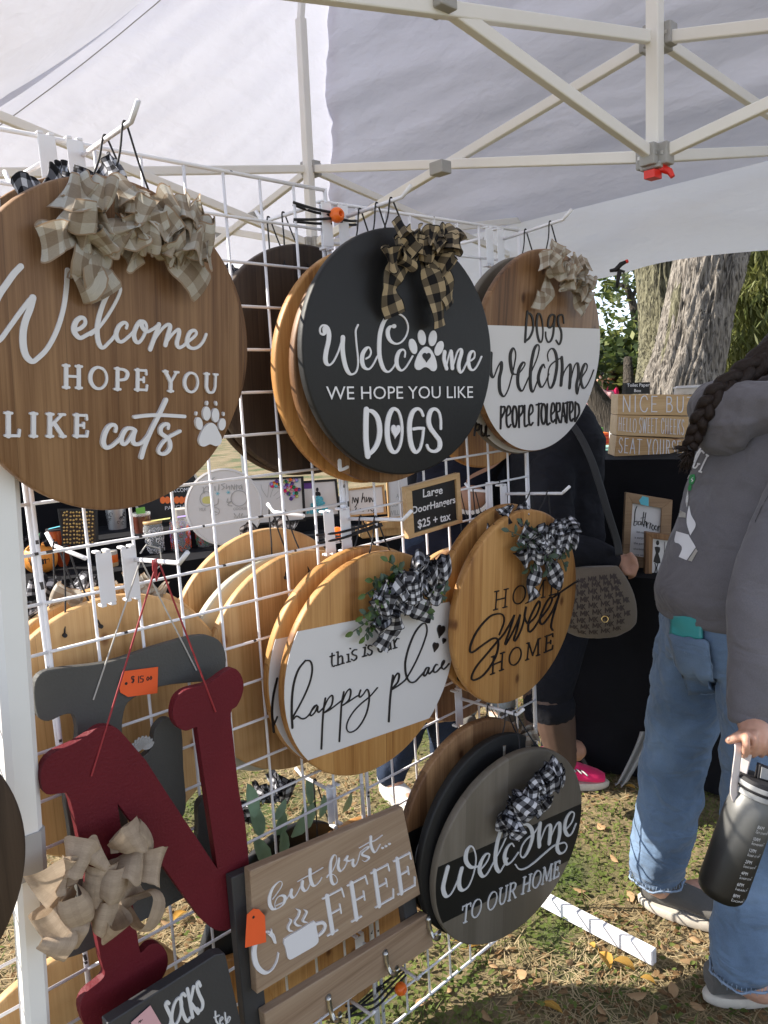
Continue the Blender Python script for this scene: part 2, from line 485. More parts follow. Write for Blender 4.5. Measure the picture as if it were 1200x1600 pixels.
# ---------------------------------------------------------------- lettering: raised strokes on a sign's plane
class Ink:
    """collects strokes, blobs and type in a sign's own (u, v) frame, as one slightly raised lettering mesh"""
    def __init__(s, plane, n0=0.0, h=0.0016):
        s.p, s.mb, s.n0, s.h, s.k = plane, MB(), n0, h, 0
    def uvs(s, pts, ox=0, oy=0, sc=1.0):
        return [Vector(s.p.uv(ox + x/sc, oy + y/sc, s.n0)) for x, y in pts]
    def strip(s, pts, thin, thick, closed=False, taper=0.0, sub=6, widths=None):
        """pts in (u,v) metres; width grows from thin on upstrokes to thick on downstrokes"""
        if len(pts) < 2: return
        if closed:
            pp = [pts[-2], pts[-1]] + pts + [pts[0], pts[1]]
            c = catmull(pp, sub)
            c = c[2*sub:-2*sub]
            c = c[:len(pts)*sub]
        else:
            c = catmull(pts, sub)
        c = [Vector((q[0], q[1])) for q in c]
        N = len(c)
        s.k += 1
        base = s.n0 + s.h + s.k*0.00004
        L, Rr, hs = [], [], []
        ws = []
        for i in range(N):
            a = c[i-1] if (i > 0 or closed) else c[i]
            b = c[(i+1) % N] if (i < N-1 or closed) else c[i]
            t = b - a
            if t.length < 1e-9: t = Vector((1, 0))
            t.normalize()
            dn = max(0.0, -t.y)**1.3
            ws.append((t, thin + (thick-thin)*dn))
        sm = [w for _, w in ws]
        for _ in range(3):
            sm = [(sm[i-1 if (i > 0 or closed) else i] + 2*sm[i] + sm[(i+1) % N if (i < N-1 or closed) else i])/4 for i in range(N)]
        for i in range(N):
            t = ws[i][0]
            w = sm[i]
            if taper and not closed:
                e = min(i, N-1-i)/max(1, N-1)
                w *= min(1.0, taper + e*5)
            p = Vector((-t.y, t.x))*(w/2)
            L.append(c[i]+p); Rr.append(c[i]-p); hs.append(base + 0.0004*i/N)
        mb = s.mb
        b = len(mb.v)
        for i in range(N):
            mb.v.append((L[i].x, -hs[i], L[i].y)); mb.v.append((Rr[i].x, -hs[i], Rr[i].y))
            mb.v.append((L[i].x, -s.n0+0.0003, L[i].y)); mb.v.append((Rr[i].x, -s.n0+0.0003, Rr[i].y))
        for i in range(N if closed else N-1):
            j = (i+1) % N
            A, Bq = b+4*i, b+4*j
            mb.face([A, A+1, Bq+1, Bq])
            mb.face([A+2, A, Bq, Bq+2]); mb.face([A+1, A+3, Bq+3, Bq+1])
        if not closed:
            for i, sg in ((0, -1), (N-1, 1)):
                t = ws[i][0]*sg
                p = (L[i]-c[i])
                r_ = p.length
                fan = []
                for k in range(7):
                    a = PI*k/6
                    q = c[i] + p*math.cos(a) + t*(r_*math.sin(a))
                    fan.append(len(mb.v)); mb.v.append((q.x, -hs[i], q.y))
                    mb.v.append((q.x, -s.n0+0.0003, q.y))
                mb.face(fan if sg < 0 else fan[::-1])
                for k in range(6): mb.face([fan[k], fan[k]+1, fan[k+1]+1, fan[k+1]])
    def draw(s, zoom, strokes, thin, thick, **kw):
        for st in strokes: s.strip(s.uvs(st, *zoom), thin, thick, **kw)
    def ring(s, zoom, c, rx, ry, thin, thick, tilt=0.0):
        pts = []
        for k in range(16):
            a = 2*PI*k/16 + PI/2
            x, y = rx*math.cos(a), ry*math.sin(a)
            pts.append((c[0] + x*math.cos(tilt) - y*math.sin(tilt), c[1] - (x*math.sin(tilt) + y*math.cos(tilt))))
        s.strip(s.uvs(pts, *zoom), thin, thick, closed=True, sub=4)
    def poly(s, pts, lift=0.0):
        s.k += 1
        s.mb.prism([(q[0], q[1]) for q in pts], -(s.n0 + s.h + s.k*0.00004 + lift), -s.n0 + 0.0003)
    def blob(s, zoom, c, rx, ry, tilt=0.0, n=22):
        a_ = R(tilt)
        pts = [(c[0] + rx*math.cos(2*PI*k/n)*math.cos(a_) - ry*math.sin(2*PI*k/n)*math.sin(a_),
                c[1] + rx*math.cos(2*PI*k/n)*math.sin(a_) + ry*math.sin(2*PI*k/n)*math.cos(a_)) for k in range(n)]
        s.poly(s.uvs(pts, *zoom))
    def shape(s, zoom, pts, sub=4, lift=0.0):
        u = s.uvs(pts, *zoom)
        c = catmull([u[-1]] + u + [u[0], u[1]], sub)[sub:sub + len(u)*sub]
        s.poly(c, lift)
    def heart(s, zoom, c, w, h, tilt=0.0, lift=0.0):
        pts = []
        for k in range(28):
            t = 2*PI*k/28
            x = 16*math.sin(t)**3
            y = 13*math.cos(t) - 5*math.cos(2*t) - 2*math.cos(3*t) - math.cos(4*t)
            x, y = x/32*w, -(y+2.5)/29*h
            a = R(tilt)
            pts.append((c[0] + x*math.cos(a) - y*math.sin(a), c[1] + x*math.sin(a) + y*math.cos(a)))
        s.poly(s.uvs(pts, *zoom), lift)
    def word(s, text, p0, p1, ptop, stem, hair, serif=True, gap=0.22, space=0.55, zoom=(0, 0, 1), frame=None, sub=5, widen=1.0):
        """capitals built from strokes, laid from p0 to p1 along the baseline, as high as ptop"""
        if frame: o, e1, e2 = frame
        else:
            o, q, t = s.uvs([p0, p1, ptop], *zoom)
            e1, e2 = q - o, t - o
        adv, total = [], 0
        for ch in text:
            w = space if ch == ' ' else CAPS[ch][0]*widen
            adv.append((total, w)); total += w + (0 if ch == ' ' else gap)
        total -= gap
        for ch, (x0, w) in zip(text, adv):
            if ch == ' ': continue
            for kind, pts in CAPS[ch][1]:
                P = [o + e1*((x0 + x*widen)/total) + e2*y for x, y in pts]
                if kind == 'o': s.strip(P, hair, stem, closed=True, sub=4)
                elif kind == 'S': s.strip(P, stem, stem, sub=1 if len(P) == 2 else sub)
                elif kind == 't': s.strip(P, hair, hair, sub=1 if len(P) == 2 else sub)
                elif kind == 'c': s.strip(P, hair, stem, sub=sub)
            if serif:
                for x, y, hw in CAPS[ch][2]:
                    P = [o + e1*((x0 + (x-hw)*widen)/total) + e2*y, o + e1*((x0 + (x+hw)*widen)/total) + e2*y]
                    s.strip(P, hair, hair, sub=1)
    def type(s, text, o, e1, e2, bold=0.0):
        """block type, fitted into the box spanned by e1 (width) and e2 (cap height)"""
        cu = bpy.data.curves.new('t', 'FONT')
        cu.body = text; cu.size = 1.0; cu.resolution_u = 3; cu.offset = bold
        ob = bpy.data.objects.new('t', cu)
        COL.objects.link(ob)
        dg = bpy.context.evaluated_depsgraph_get()
        me = bpy.data.meshes.new_from_object(ob.evaluated_get(dg))
        xs = [v.co.x for v in me.vertices]
        x0, x1 = min(xs), max(xs)
        cap = 0.729
        s.k += 1
        n = s.n0 + s.h + s.k*0.00004
        vs = []
        for v in me.vertices:
            q = o + e1*((v.co.x-x0)/(x1-x0)) + e2*(v.co.y/cap)
            vs.append((q[0], -n, q[1]))
        s.mb.add(vs, [list(p.vertices) for p in me.polygons])
        bpy.data.objects.remove(ob); bpy.data.curves.remove(cu); bpy.data.meshes.remove(me)
    def typeset(s, text, p0, p1, ptop, zoom=(0, 0, 1), bold=0.0):
        o, q, t = s.uvs([p0, p1, ptop], *zoom)
        s.type(text, o, q - o, t - o, bold)
    def build(s, mat, parent, name='lettering'):
        return s.mb.build(name, mat, parent)

def _arc(cx, cy, rx, ry, a0, a1, n=9):
    return [(cx + rx*math.cos(R(a0 + (a1-a0)*k/(n-1))), cy + ry*math.sin(R(a0 + (a1-a0)*k/(n-1)))) for k in range(n)]
_O = [(0.42 + 0.40*math.cos(PI/2 + 2*PI*k/16), 0.5 + 0.51*math.sin(PI/2 + 2*PI*k/16)) for k in range(16)]
# letter: (advance, strokes, serifs).  S stem, t hairline, c curve thick on downstrokes, o closed curve
CAPS = {
 'A': (0.80, [('t', [(0.02,0),(0.40,1)]), ('S', [(0.40,1),(0.78,0)]), ('t', [(0.17,0.36),(0.64,0.36)])], [(0.02,0,.12),(0.78,0,.12)]),
 'B': (0.66, [('S', [(0.1,1),(0.1,0)]), ('c', [(0.1,0.98),(0.42,0.96),(0.52,0.78),(0.42,0.58),(0.1,0.52)]), ('c', [(0.1,0.52),(0.48,0.50),(0.62,0.27),(0.48,0.04),(0.1,0.02)])], []),
 'C': (0.72, [('c', [(0.70,0.78),(0.58,0.96),(0.40,1.0),(0.18,0.90),(0.05,0.62),(0.05,0.38),(0.18,0.10),(0.42,0.0),(0.60,0.05),(0.71,0.24)])], []),
 'D': (0.74, [('S', [(0.1,1),(0.1,0)]), ('c', [(0.1,0.98),(0.42,0.96),(0.66,0.75),(0.70,0.5),(0.66,0.25),(0.42,0.04),(0.1,0.02)])], []),
 'E': (0.62, [('S', [(0.12,1),(0.12,0)]), ('t', [(0.0,0.985),(0.56,0.985)]), ('t', [(0.12,0.52),(0.44,0.52)]), ('t', [(0.0,0.015),(0.60,0.015)]),
              ('t', [(0.56,1.0),(0.58,0.80)]), ('t', [(0.60,0.0),(0.63,0.24)]), ('t', [(0.44,0.63),(0.44,0.41)])], []),
 'F': (0.60, [('S', [(0.12,1),(0.12,0)]), ('t', [(0.0,0.985),(0.56,0.985)]), ('t', [(0.12,0.50),(0.44,0.50)]), ('t', [(0.56,1.0),(0.59,0.76)]), ('t', [(0.44,0.62),(0.44,0.38)])], [(0.12,0,.15)]),
 'H': (0.82, [('S', [(0.12,1),(0.12,0)]), ('S', [(0.70,1),(0.70,0)]), ('t', [(0.12,0.52),(0.70,0.52)])], [(0.12,0,.13),(0.12,1,.13),(0.70,0,.13),(0.70,1,.13)]),
 'I': (0.26, [('S', [(0.13,1),(0.13,0)])], [(0.13,0,.13),(0.13,1,.13)]),
 'K': (0.76, [('S', [(0.12,1),(0.12,0)]), ('t', [(0.66,1.0),(0.12,0.42)]), ('S', [(0.30,0.60),(0.70,0)])], [(0.12,0,.13),(0.12,1,.13),(0.66,1,.11),(0.70,0,.11)]),
 'L': (0.58, [('S', [(0.12,1),(0.12,0)]), ('t', [(0.0,0.015),(0.55,0.015)]), ('t', [(0.55,0.0),(0.57,0.26)])], [(0.12,1,.13)]),
 'M': (0.98, [('t', [(0.10,0),(0.14,1)]), ('S', [(0.14,1),(0.48,0.12)]), ('t', [(0.48,0.12),(0.82,1)]), ('S', [(0.82,1),(0.88,0)])], [(0.10,0,.11),(0.88,0,.12),(0.08,1,.08),(0.88,1,.08)]),
 'N': (0.76, [('t', [(0.08,0),(0.08,1)]), ('S', [(0.08,1),(0.68,0)]), ('t', [(0.68,0),(0.68,1)])], []),
 'O': (0.84, [('o', _O)], []),
 'P': (0.64, [('S', [(0.12,1),(0.12,0)]), ('c', [(0.12,0.98),(0.42,0.97),(0.60,0.85),(0.62,0.70),(0.52,0.52),(0.30,0.46),(0.12,0.46)])], [(0.12,0,.14),(0.10,1,.10)]),
 'R': (0.74, [('S', [(0.12,1),(0.12,0)]), ('c', [(0.12,0.98),(0.42,0.97),(0.58,0.86),(0.60,0.72),(0.50,0.55),(0.12,0.50)]), ('S', [(0.36,0.50),(0.70,0.0)])], [(0.12,0,.13),(0.10,1,.10),(0.72,0,.08)]),
 'S': (0.58, [('c', [(0.54,0.84),(0.42,0.98),(0.24,0.98),(0.08,0.82),(0.10,0.64),(0.30,0.52),(0.50,0.38),(0.54,0.20),(0.40,0.03),(0.20,0.01),(0.04,0.16)])], []),
 'T': (0.70, [('S', [(0.35,1),(0.35,0)]), ('t', [(0.0,0.985),(0.70,0.985)]), ('t', [(0.01,1.0),(0.0,0.80)]), ('t', [(0.69,1.0),(0.70,0.80)])], [(0.35,0,.15)]),
 'U': (0.78, [('c', [(0.12,1),(0.12,0.5),(0.13,0.28),(0.25,0.04),(0.42,0.0),(0.58,0.06),(0.67,0.28),(0.68,0.5),(0.68,1)])], [(0.12,1,.13),(0.68,1,.11)]),
 'W': (1.05, [('S', [(0.04,1),(0.30,0)]), ('t', [(0.30,0),(0.52,0.9)]), ('S', [(0.52,0.9),(0.76,0)]), ('t', [(0.76,0),(1.0,1)])], []),
 'Y': (0.76, [('S', [(0.06,1),(0.38,0.45)]), ('t', [(0.38,0.45),(0.70,1)]), ('S', [(0.38,0.47),(0.38,0)])], [(0.38,0,.13),(0.06,1,.11),(0.70,1,.10)]),
}
# plain hand-drawn variants without the little end strokes
PLAINCAPS = {}
for _k, _v in CAPS.items():
    st = [(a, b) for a, b in _v[1]]
    if _k == 'E': st = [('t', [(0.1,1),(0.1,0)]), ('t', [(0.1,0.98),(0.56,0.98)]), ('t', [(0.1,0.5),(0.48,0.5)]), ('t', [(0.1,0.02),(0.58,0.02)])]
    if _k == 'F': st = [('t', [(0.1,1),(0.1,0)]), ('t', [(0.1,0.98),(0.56,0.98)]), ('t', [(0.1,0.5),(0.48,0.5)])]
    if _k == 'T': st = [('t', [(0.35,1),(0.35,0)]), ('t', [(0.0,0.98),(0.70,0.98)])]
    if _k == 'L': st = [('t', [(0.1,1),(0.1,0)]), ('t', [(0.1,0.02),(0.55,0.02)])]
    PLAINCAPS[_k] = (_v[0], st, [])

# ---------------------------------------------------------------- bows, sprigs, cords
def ribbon_strip(mb, path, across, width, uv0=0.0, pinch=None, curl=0.0):
    """a ribbon along path; across = list of unit vectors; UV x across 0..1, y along in ribbon widths"""
    n = len(path)
    b = len(mb.v)
    L = uv0
    K = 6
    ls = []
    for i, p in enumerate(path):
        if i: L += (path[i]-path[i-1]).length/width
        ls.append(L)
        w = width*(pinch[i] if pinch else 1.0)
        t = (path[min(i+1, n-1)]-path[max(i-1, 0)])
        t = t.normalized() if t.length > 1e-9 else Vector((1, 0, 0))
        nn = across[i].cross(t)
        for k in range(K+1):
            s_ = k/K - 0.5
            mb.v.append(tuple(p + across[i]*(w*s_) + nn*(curl*w*(0.25 - s_*s_))))
    for i in range(n-1):
        for k in range(K):
            q = b + i*(K+1) + k
            mb.face([q, q+1, q+K+2, q+K+1], [(k/K, ls[i]), ((k+1)/K, ls[i]), ((k+1)/K, ls[i+1]), (k/K, ls[i+1])])
def bow(parent, mat, c, size, loops, width, tails=(), seed=1, depth=1.0, spread=0.35, roll=0.0, tilt=0.0, name='ribbon_bow', style='ruched', crumple=1.0, rowz=0.14, px=0.38, ln=0.036):
    """wreath bow in a sign's local frame (x right, -y out, z up). ruched: crumpled puffs side by side on a spine; loops: open loops from a knot"""
    rnd = random.Random(seed)
    mb = MB()
    c = Vector(c)
    sx, sz = size
    ex_ = Vector((math.cos(roll), 0, math.sin(roll))); ez_ = Vector((-math.sin(roll), 0, math.cos(roll))); ey_ = Vector((0, -1, 0))
    N3 = lambda t, p, q: mnoise.noise(Vector((t, p, q)))
    for i in range(loops):
        f = (i + 0.5)/loops
        x = (f - 0.5)*2
        row = (i % 3) - 1
        if style == 'ruched':
            base = c + ex_*(x*sx*px + rnd.uniform(-.006, .006)) + ez_*(row*sz*rowz + rnd.uniform(-.2, .2)*sz*0.3) + ey_*rnd.uniform(0, .010)
            d = (ex_*(x*1.15 + rnd.uniform(-.5, .5)) + ey_*rnd.uniform(.55, 1.1)*depth + ez_*(row*0.30 + rnd.uniform(-.42, .42) - .08)).normalized()
            Ln = (min(sx*.4, ln) if ln > .04 else min(sx*.22, ln))*rnd.uniform(.75, 1.15)*(1 + .35*abs(x))
            a = rnd.uniform(-.95, .95) + 0.3*row
            ac0 = ez_*math.cos(a) + ex_*math.sin(a)
        else:
            base = c + ex_*(x*sx*0.10) + ey_*.008
            ang = (PI/2 - x*1.5) if i % 2 == 0 else (PI/2 - x*1.15)
            ang += rnd.uniform(-.25, .25)
            d = (ex_*math.cos(ang) + ez_*math.sin(ang) + ey_*rnd.uniform(.2, .7)*depth).normalized()
            Ln = (sx*.46*abs(math.cos(ang)) + sz*.55*abs(math.sin(ang)))*rnd.uniform(.8, 1.1)
            ac0 = d.cross(ey_*0.75 + ex_*rnd.uniform(-.5, .5)).normalized()
        ac0 = (ac0 - d*ac0.dot(d)).normalized()
        o = ac0.cross(d).normalized()
        path, acr, pin = [], [], []
        n = 28
        tw = rnd.uniform(-.9, .9); ph = rnd.uniform(0, 20); bul = Ln*rnd.uniform(.20, .40)
        for k in range(n+1):
            t = k/n
            p = base + d*(Ln*math.sin(PI*t)**0.75) + o*(bul*math.sin(2*PI*t))
            p += Vector((N3(t*5, ph, 0), N3(t*5, ph, 5), N3(t*5, ph, 9)))*(0.012*crumple)
            path.append(p)
            a = tw*(t-0.5)*2 + 0.8*crumple*N3(t*3.5, ph, 14)
            acr.append((ac0*math.cos(a) + o*math.sin(a)).normalized())
            pin.append((0.34 + 0.62*math.sin(PI*t)**0.6)*(1 + .18*N3(t*6, ph, 22)))
        ribbon_strip(mb, path, acr, width*rnd.uniform(0.7, 0.95), uv0=rnd.uniform(0, 3), pinch=pin, curl=rnd.uniform(-.55, .55))
    for k in range(3):
        mid = c + ex_*(rnd.uniform(-.2, .2)*sx*0.3) + ey_*.020*depth + ez_*(rnd.uniform(-.1, .1)*sz)
        pts = [mid + ex_*(math.cos(PI*t/8)*0.014*(1+k*.3)) + ey_*(math.sin(PI*t/8)*0.016*depth) + ez_*((t-4)*0.002) for t in range(9)]
        ribbon_strip(mb, pts, [(ez_ + ex_*.2).normalized()]*9, width*0.5, uv0=k)
    for tl in tails:
        pts = catmull([c + Vector(q) for q in tl], 6)
        acr = []
        for i, p in enumerate(pts):
            t = (pts[min(i+1, len(pts)-1)]-pts[max(i-1, 0)]).normalized()
            acr.append(t.cross(Vector((0.35*math.sin(i*0.6+seed), -1, 0.3*math.cos(i*0.5)))).normalized())
        pin = [(0.35 + 0.65*min(1.0, 4.0*i/len(pts)))*(1+.1*N3(i*.5, seed, 3)) for i in range(len(pts))]
        ribbon_strip(mb, pts, acr, width*.85, uv0=0.3, pinch=pin, curl=0.35*(1 if len(pts) % 2 else -1))
    return mb.build(name, mat, parent, smooth=True)
def leaf_mesh(mb, p, d, up, L, w, cup=0.15):
    d = d.normalized(); x = d.cross(up)
    x = x.normalized() if x.length > 1e-5 else d.orthogonal().normalized()
    n = x.cross(d)
    prof = [(0, .12), (.22, .72), (.5, 1.0), (.78, .78), (.95, .3), (1.0, .02)]
    b = len(mb.v)
    for t, ww in prof:
        q = p + d*(L*t) - n*(L*0.18*t*t)
        mb.v.append(tuple(q - x*(w*ww/2) + n*(cup*w*ww))); mb.v.append(tuple(q)); mb.v.append(tuple(q + x*(w*ww/2) + n*(cup*w*ww)))
    for i in range(len(prof)-1):
        for k in range(2):
            a = b + i*3 + k
            mb.face([a, a+1, a+4, a+3])
def sprigs(parent, mats, stems, seed=1, leaf=0.022, name='greenery', per=12, wide=0.62):
    """eucalyptus-like sprigs; stems = [(start, end)] in the sign's local frame"""
    rnd = random.Random(seed)
    mb = MB()
    for a, b in stems:
        a, b = Vector(a), Vector(b)
        mid = (a+b)/2 + Vector((rnd.uniform(-.01, .01), -rnd.uniform(.008, .03), rnd.uniform(-.01, .015)))
        path = catmull([a, mid, b], 8)
        mb.cur = 0
        mb.tube(path, 0.0011, n=5)
        for k in range(per):
            i = min(len(path)-2, int((k+0.5)/per*(len(path)-1)))
            t = (path[i+1]-path[i]).normalized()
            s = Vector((rnd.uniform(-1, 1), rnd.uniform(-1.0, .25), rnd.uniform(-1, 1)))
            s = (s - t*s.dot(t)).normalized()
            dd = (t*rnd.uniform(.1, .7) + s).normalized()
            mb.cur = 0 if rnd.random() < 0.6 else 1
            l = leaf*rnd.uniform(.7, 1.2)
            leaf_mesh(mb, path[i], dd, Vector((0, -1, 0.3)), l, l*wide)
        mb.cur = 1
        leaf_mesh(mb, path[-1], (path[-1]-path[-2]), Vector((0, -1, 0.3)), leaf, leaf*wide)
    return mb.build(name, mats, parent, smooth=True)
M['leaf_grey'] = plain('grey_green_leaf', (0.052,0.082,0.050), 0.55, var=0.4, scale=60)
M['leaf_green'] = plain('fresh_green_leaf', (0.065,0.115,0.020), 0.5, var=0.4, scale=60)
M['leaf_sage'] = plain('sage_leaf', (0.24,0.36,0.22), 0.8, var=0.25, scale=50)

def loop_cord(parent, plane, apex, ends, mat, r=0.0016, name='hanging_cord'):
    """cord from eyes on the board's top up over a hook; apex a world point, ends in local frame"""
    inv = plane.matrix().inverted()
    a = inv @ Vector(apex)
    mb = MB()
    e0, e1 = Vector(ends[0]), Vector(ends[1])
    pts = [e0, e0.lerp(a, 0.55) + Vector((0, -.002, 0)), a + Vector((-0.004, 0, 0)), a + Vector((0, 0, 0.006)), a + Vector((0.004, 0, 0)), e1.lerp(a, 0.5), e1]
    mb.tube(catmull(pts, 4), r, n=6)
    return mb.build(name, mat, parent, smooth=True)

# ---------------------------------------------------------------- round door signs
def disc_profile(r, t, bev=0.004):
    return [(0, t), (r-bev, t), (r-bev*0.3, t-bev*0.3), (r, t-bev), (r, bev), (r-bev*0.3, bev*0.3), (r-bev, 0), (0, 0)]
def round_sign(plane, mat, label, group=None, r=0.2286, t=0.019, name='round_sign'):
    root = empty(name, plane.matrix(), label, 'sign', group)
    mb = MB()
    mb.lathe([(a, h) for a, h in disc_profile(r, t)], n=96, ax='y')
    b = mb.build('board', mat, root, angle=50)
    return root, b
def clip_band(r, lines, n=120):
    """polygon of the disc clipped by half planes: each line (p, q) keeps the left side of p->q"""
    poly = [Vector((r*math.cos(2*PI*k/n), r*math.sin(2*PI*k/n))) for k in range(n)]
    for p, q in lines:
        out = []
        d = q - p
        f = lambda x: d.x*(x.y-p.y) - d.y*(x.x-p.x)
        for i in range(len(poly)):
            a, b = poly[i], poly[(i+1) % len(poly)]
            fa, fb = f(a), f(b)
            if fa >= 0: out.append(a)
            if fa*fb < 0: out.append(a + (b-a)*(fa/(fa-fb)))
        poly = out
    return poly
def band(root, plane, mat, lines_px, r, name='painted_band'):
    lines = []
    for (a, b) in lines_px:
        lines.append((Vector(plane.uv(*a)), Vector(plane.uv(*b))))
    mb = MB()
    mb.prism(clip_band(r, lines), -0.0007, 0.0003)
    return mb.build(name, mat, root)

PL = {
 'cats':  Plane((-0.3545, 1.1224, 0.0845+1.46), 0.80, 0.09),
 'black': Plane((0.0587, 1.4973, 0.0763+1.46), 0.66, 0.014),
 'dogsw': Plane((0.3885, 1.8268, 0.0762+1.46), 0.7122, 0.1205),
 'happy': Plane((-0.0316, 1.4948, -0.5284+1.46), 0.7396, 0.0779),
 'sweet': Plane((0.3019, 1.7465, -0.5019+1.46), 0.7393, 0.0829),
 'gray':  Plane((0.2448, 1.6053, -1.0107+1.46), 0.6138, 0.0982),
}
PL['cats'] = Plane((-0.3545, 1.1224, 0.0845+1.46), 0.8893, 0.1222)
PL['black'] = Plane((0.0587, 1.4973, 0.0763+1.46), 0.6474, 0.0141)
RD = 0.2286

# --- welcome / hope you like cats
p = PL['cats']
root, _ = round_sign(p, M['wood_brown'], 'large brown stained round sign reading Welcome hope you like cats, nearest on the display wall')
ink = Ink(p)
z = (0, 400, 7.5)
ink.draw(z, [[(240,122),(160,205),(70,330),(-15,455),(-80,600),(-122,780),(-120,930),(-70,1000),(0,975),(100,840),(230,660),(330,530),(378,485)]], 0.0058, 0.0085)
ink.draw(z, [[(380,490),(345,620),(292,760),(265,900),(268,1050),(300,1170),(370,1235),(440,1195),(535,1100),(620,960),(690,790),(742,590),(772,380),(785,165)]], 0.0062, 0.0090)
ink.draw(z, [[(885,865),(940,845),(990,795),(985,740),(945,722),(890,760),(860,840),(872,905),(930,960),(1000,930),(1110,868)]], 0.0052, 0.0078)
z = (100, 430, 5)
ink.draw(z, [[(205,462),(262,415),(335,320),(402,205),(436,120),(426,84),(393,86),(330,160),(282,280),(256,400),(258,490),(276,550),(302,566),(342,530),(388,478),(425,405)],
 [(483,412),(488,384),(464,370),(425,400),(402,460),(416,508),(450,518),(500,480),(548,432)],
 [(622,368),(592,360),(562,400),(542,460),(552,510),(580,525),(616,480),(640,412),(630,372),(608,362),(604,400),(640,440),(690,420),(738,385)],
 [(738,385),(715,450),(668,578)], [(680,550),(715,480),(765,415),(806,385),(824,402),(806,470),(787,545)], [(795,525),(825,480),(862,440),(890,425),(893,460),(877,530),(892,564),(922,555),(962,520),(1008,484),(1030,452),(1010,430),(975,452),(956,510),(966,555),(1005,572),(1050,555),(1085,512),(1106,462)]], 0.0046, 0.0072)
ink.word('HOPE YOU', (98.3, 605), (337, 613.5), (98.3, 571), 0.0058, 0.0036, gap=0.40, space=0.55)
ink.word('LIKE', (7, 681), (134.5, 681.5), (7, 645), 0.0058, 0.0036, gap=0.45)
z = (140, 600, 5.4545)
ink.draw(z, [[(210,400),(214,365),(190,345),(150,365),(116,430),(106,500),(130,540),(180,525),(245,468)],
 [(378,392),(342,375),(300,385),(266,440),(260,490),(285,510),(320,480),(362,410),(376,390),(362,432),(356,482),(376,510),(420,505),(468,462),(520,385)],
 [(640,135),(580,262),(510,400),(456,530),(430,620)], [(372,280),(470,268),(600,264),(798,275)],
 [(658,375),(660,345),(632,340),(597,370),(596,415),(640,450),(670,490),(670,550),(632,590),(590,590),(576,560),(610,500),(660,452),(710,425),(758,400)]], 0.0052, 0.0075)
for c, a, b_, t_ in [((985,250),33,60,0),((1060,265),31,60,0),((920,335),30,55,-10),((1117,342),29,52,8),((988,162),10,20,5),((1066,163),9,20,-8),((897,250),8,18,12),((1130,254),7,18,0)]:
    ink.blob(z, c, a, b_, t_)
ink.shape(z, [(1020,328),(970,360),(935,420),(917,475),(930,520),(965,530),(1015,510),(1060,527),(1100,510),(1112,460),(1085,400),(1060,350)])
ink.build(M['letter_white'], root)
mb = MB(); mb.lathe([(0,-0.001),(0.0038,-0.001),(0.0062,-0.0015),(0.0066,0.0008)], n=16, c=(p.uv(177,297)[0], 0, p.uv(177,297)[1]), ax='y')
mb.build('cord_hole', M['cord'], root)
u, v = p.uv(200, 357)
bow(root, M['bow_beige'], (u, -0.012, v), (0.225, 0.115), 36, 0.060, seed=4, crumple=.85, roll=-0.03, spread=0.37,
    tails=[[(-0.06,0,-0.02),(-0.082,-0.014,-0.05),(-0.078,-0.01,-0.075),(-0.092,-0.006,-0.085)], [(-0.055,0,-0.02),(-0.066,-0.012,-0.06),(-0.048,-0.006,-0.092)], [(0.05,0,-0.02),(0.08,-0.02,-0.05),(0.108,-0.012,-0.074)]])
cats_root = root

# --- welcome / we hope you like dogs (black)
p = PL['black']
root, _ = round_sign(p, M['black_board'], 'black painted round sign reading Welcome we hope you like dogs with a paw print')
ink = Ink(p)
z = (490, 480, 8)
ink.draw(z, [[(133,275),(132,318),(105,342),(78,318),(78,262),(112,228),(160,252),(186,330),(180,430),(155,540),(142,640),(155,700),(195,722),(250,668),(310,540),(352,400),(362,378)],
 [(362,380),(357,520),(375,660),(410,780),(460,838),(520,815),(548,740),(548,620),(535,500),(524,380),(522,290),(550,222)],
 [(650,645),(695,615),(712,560),(690,506),(650,520),(607,590),(600,680),(626,750),(680,775),(732,728),(792,612)],
 [(1000,240),(952,246),(922,300),(932,380),(975,438),(1040,458),(1110,420),(1163,330),(1175,230),(1130,132),(1040,78),(960,92),(880,172),(832,300),(816,430),(816,580),(836,690),(875,780),(930,808),(985,760),(1035,672)],
 [(1135,622),(1140,560),(1110,530),(1062,560),(1032,650),(1042,740),(1090,790),(1142,758),(1200,668),(1232,612)]], 0.0032, 0.0092)
ink.blob(z, (1000, 238), 27, 27)
z = (610, 480, 8)
for c, a, b_, t_ in [((388,380),48,96,-8),((523,390),50,99,8),((277,490),48,98,-14),((603,515),50,96,20)]: ink.blob(z, c, a, b_, t_)
ink.shape(z, [(440,493),(390,520),(340,590),(305,680),(298,740),(322,780),(365,782),(405,756),(440,750),(475,765),(510,795),(550,796),(574,750),(562,660),(530,580),(490,520)])
ink.draw(z, [[(672,562),(664,650),(694,765)],[(694,760),(705,680),(730,582),(748,545),(756,610),(767,760)],[(770,755),(792,680),(830,562),(866,525),(882,565),(852,680),(847,760),(870,815),(902,788),(952,685),(965,665)],
 [(1000,668),(1042,630),(1046,570),(1020,550),(985,590),(968,680),(985,760),(1020,787),(1060,760),(1100,690),(1132,618)]], 0.0034, 0.0090)
ink.typeset('WE HOPE YOU LIKE', (509, 624.5), (738, 621.5), (508.2, 602.5))
z = (560, 630, 8.571)
ink.draw(z, [[(100,88),(94,250),(95,500),(118,706)]], 0.0115, 0.0115)
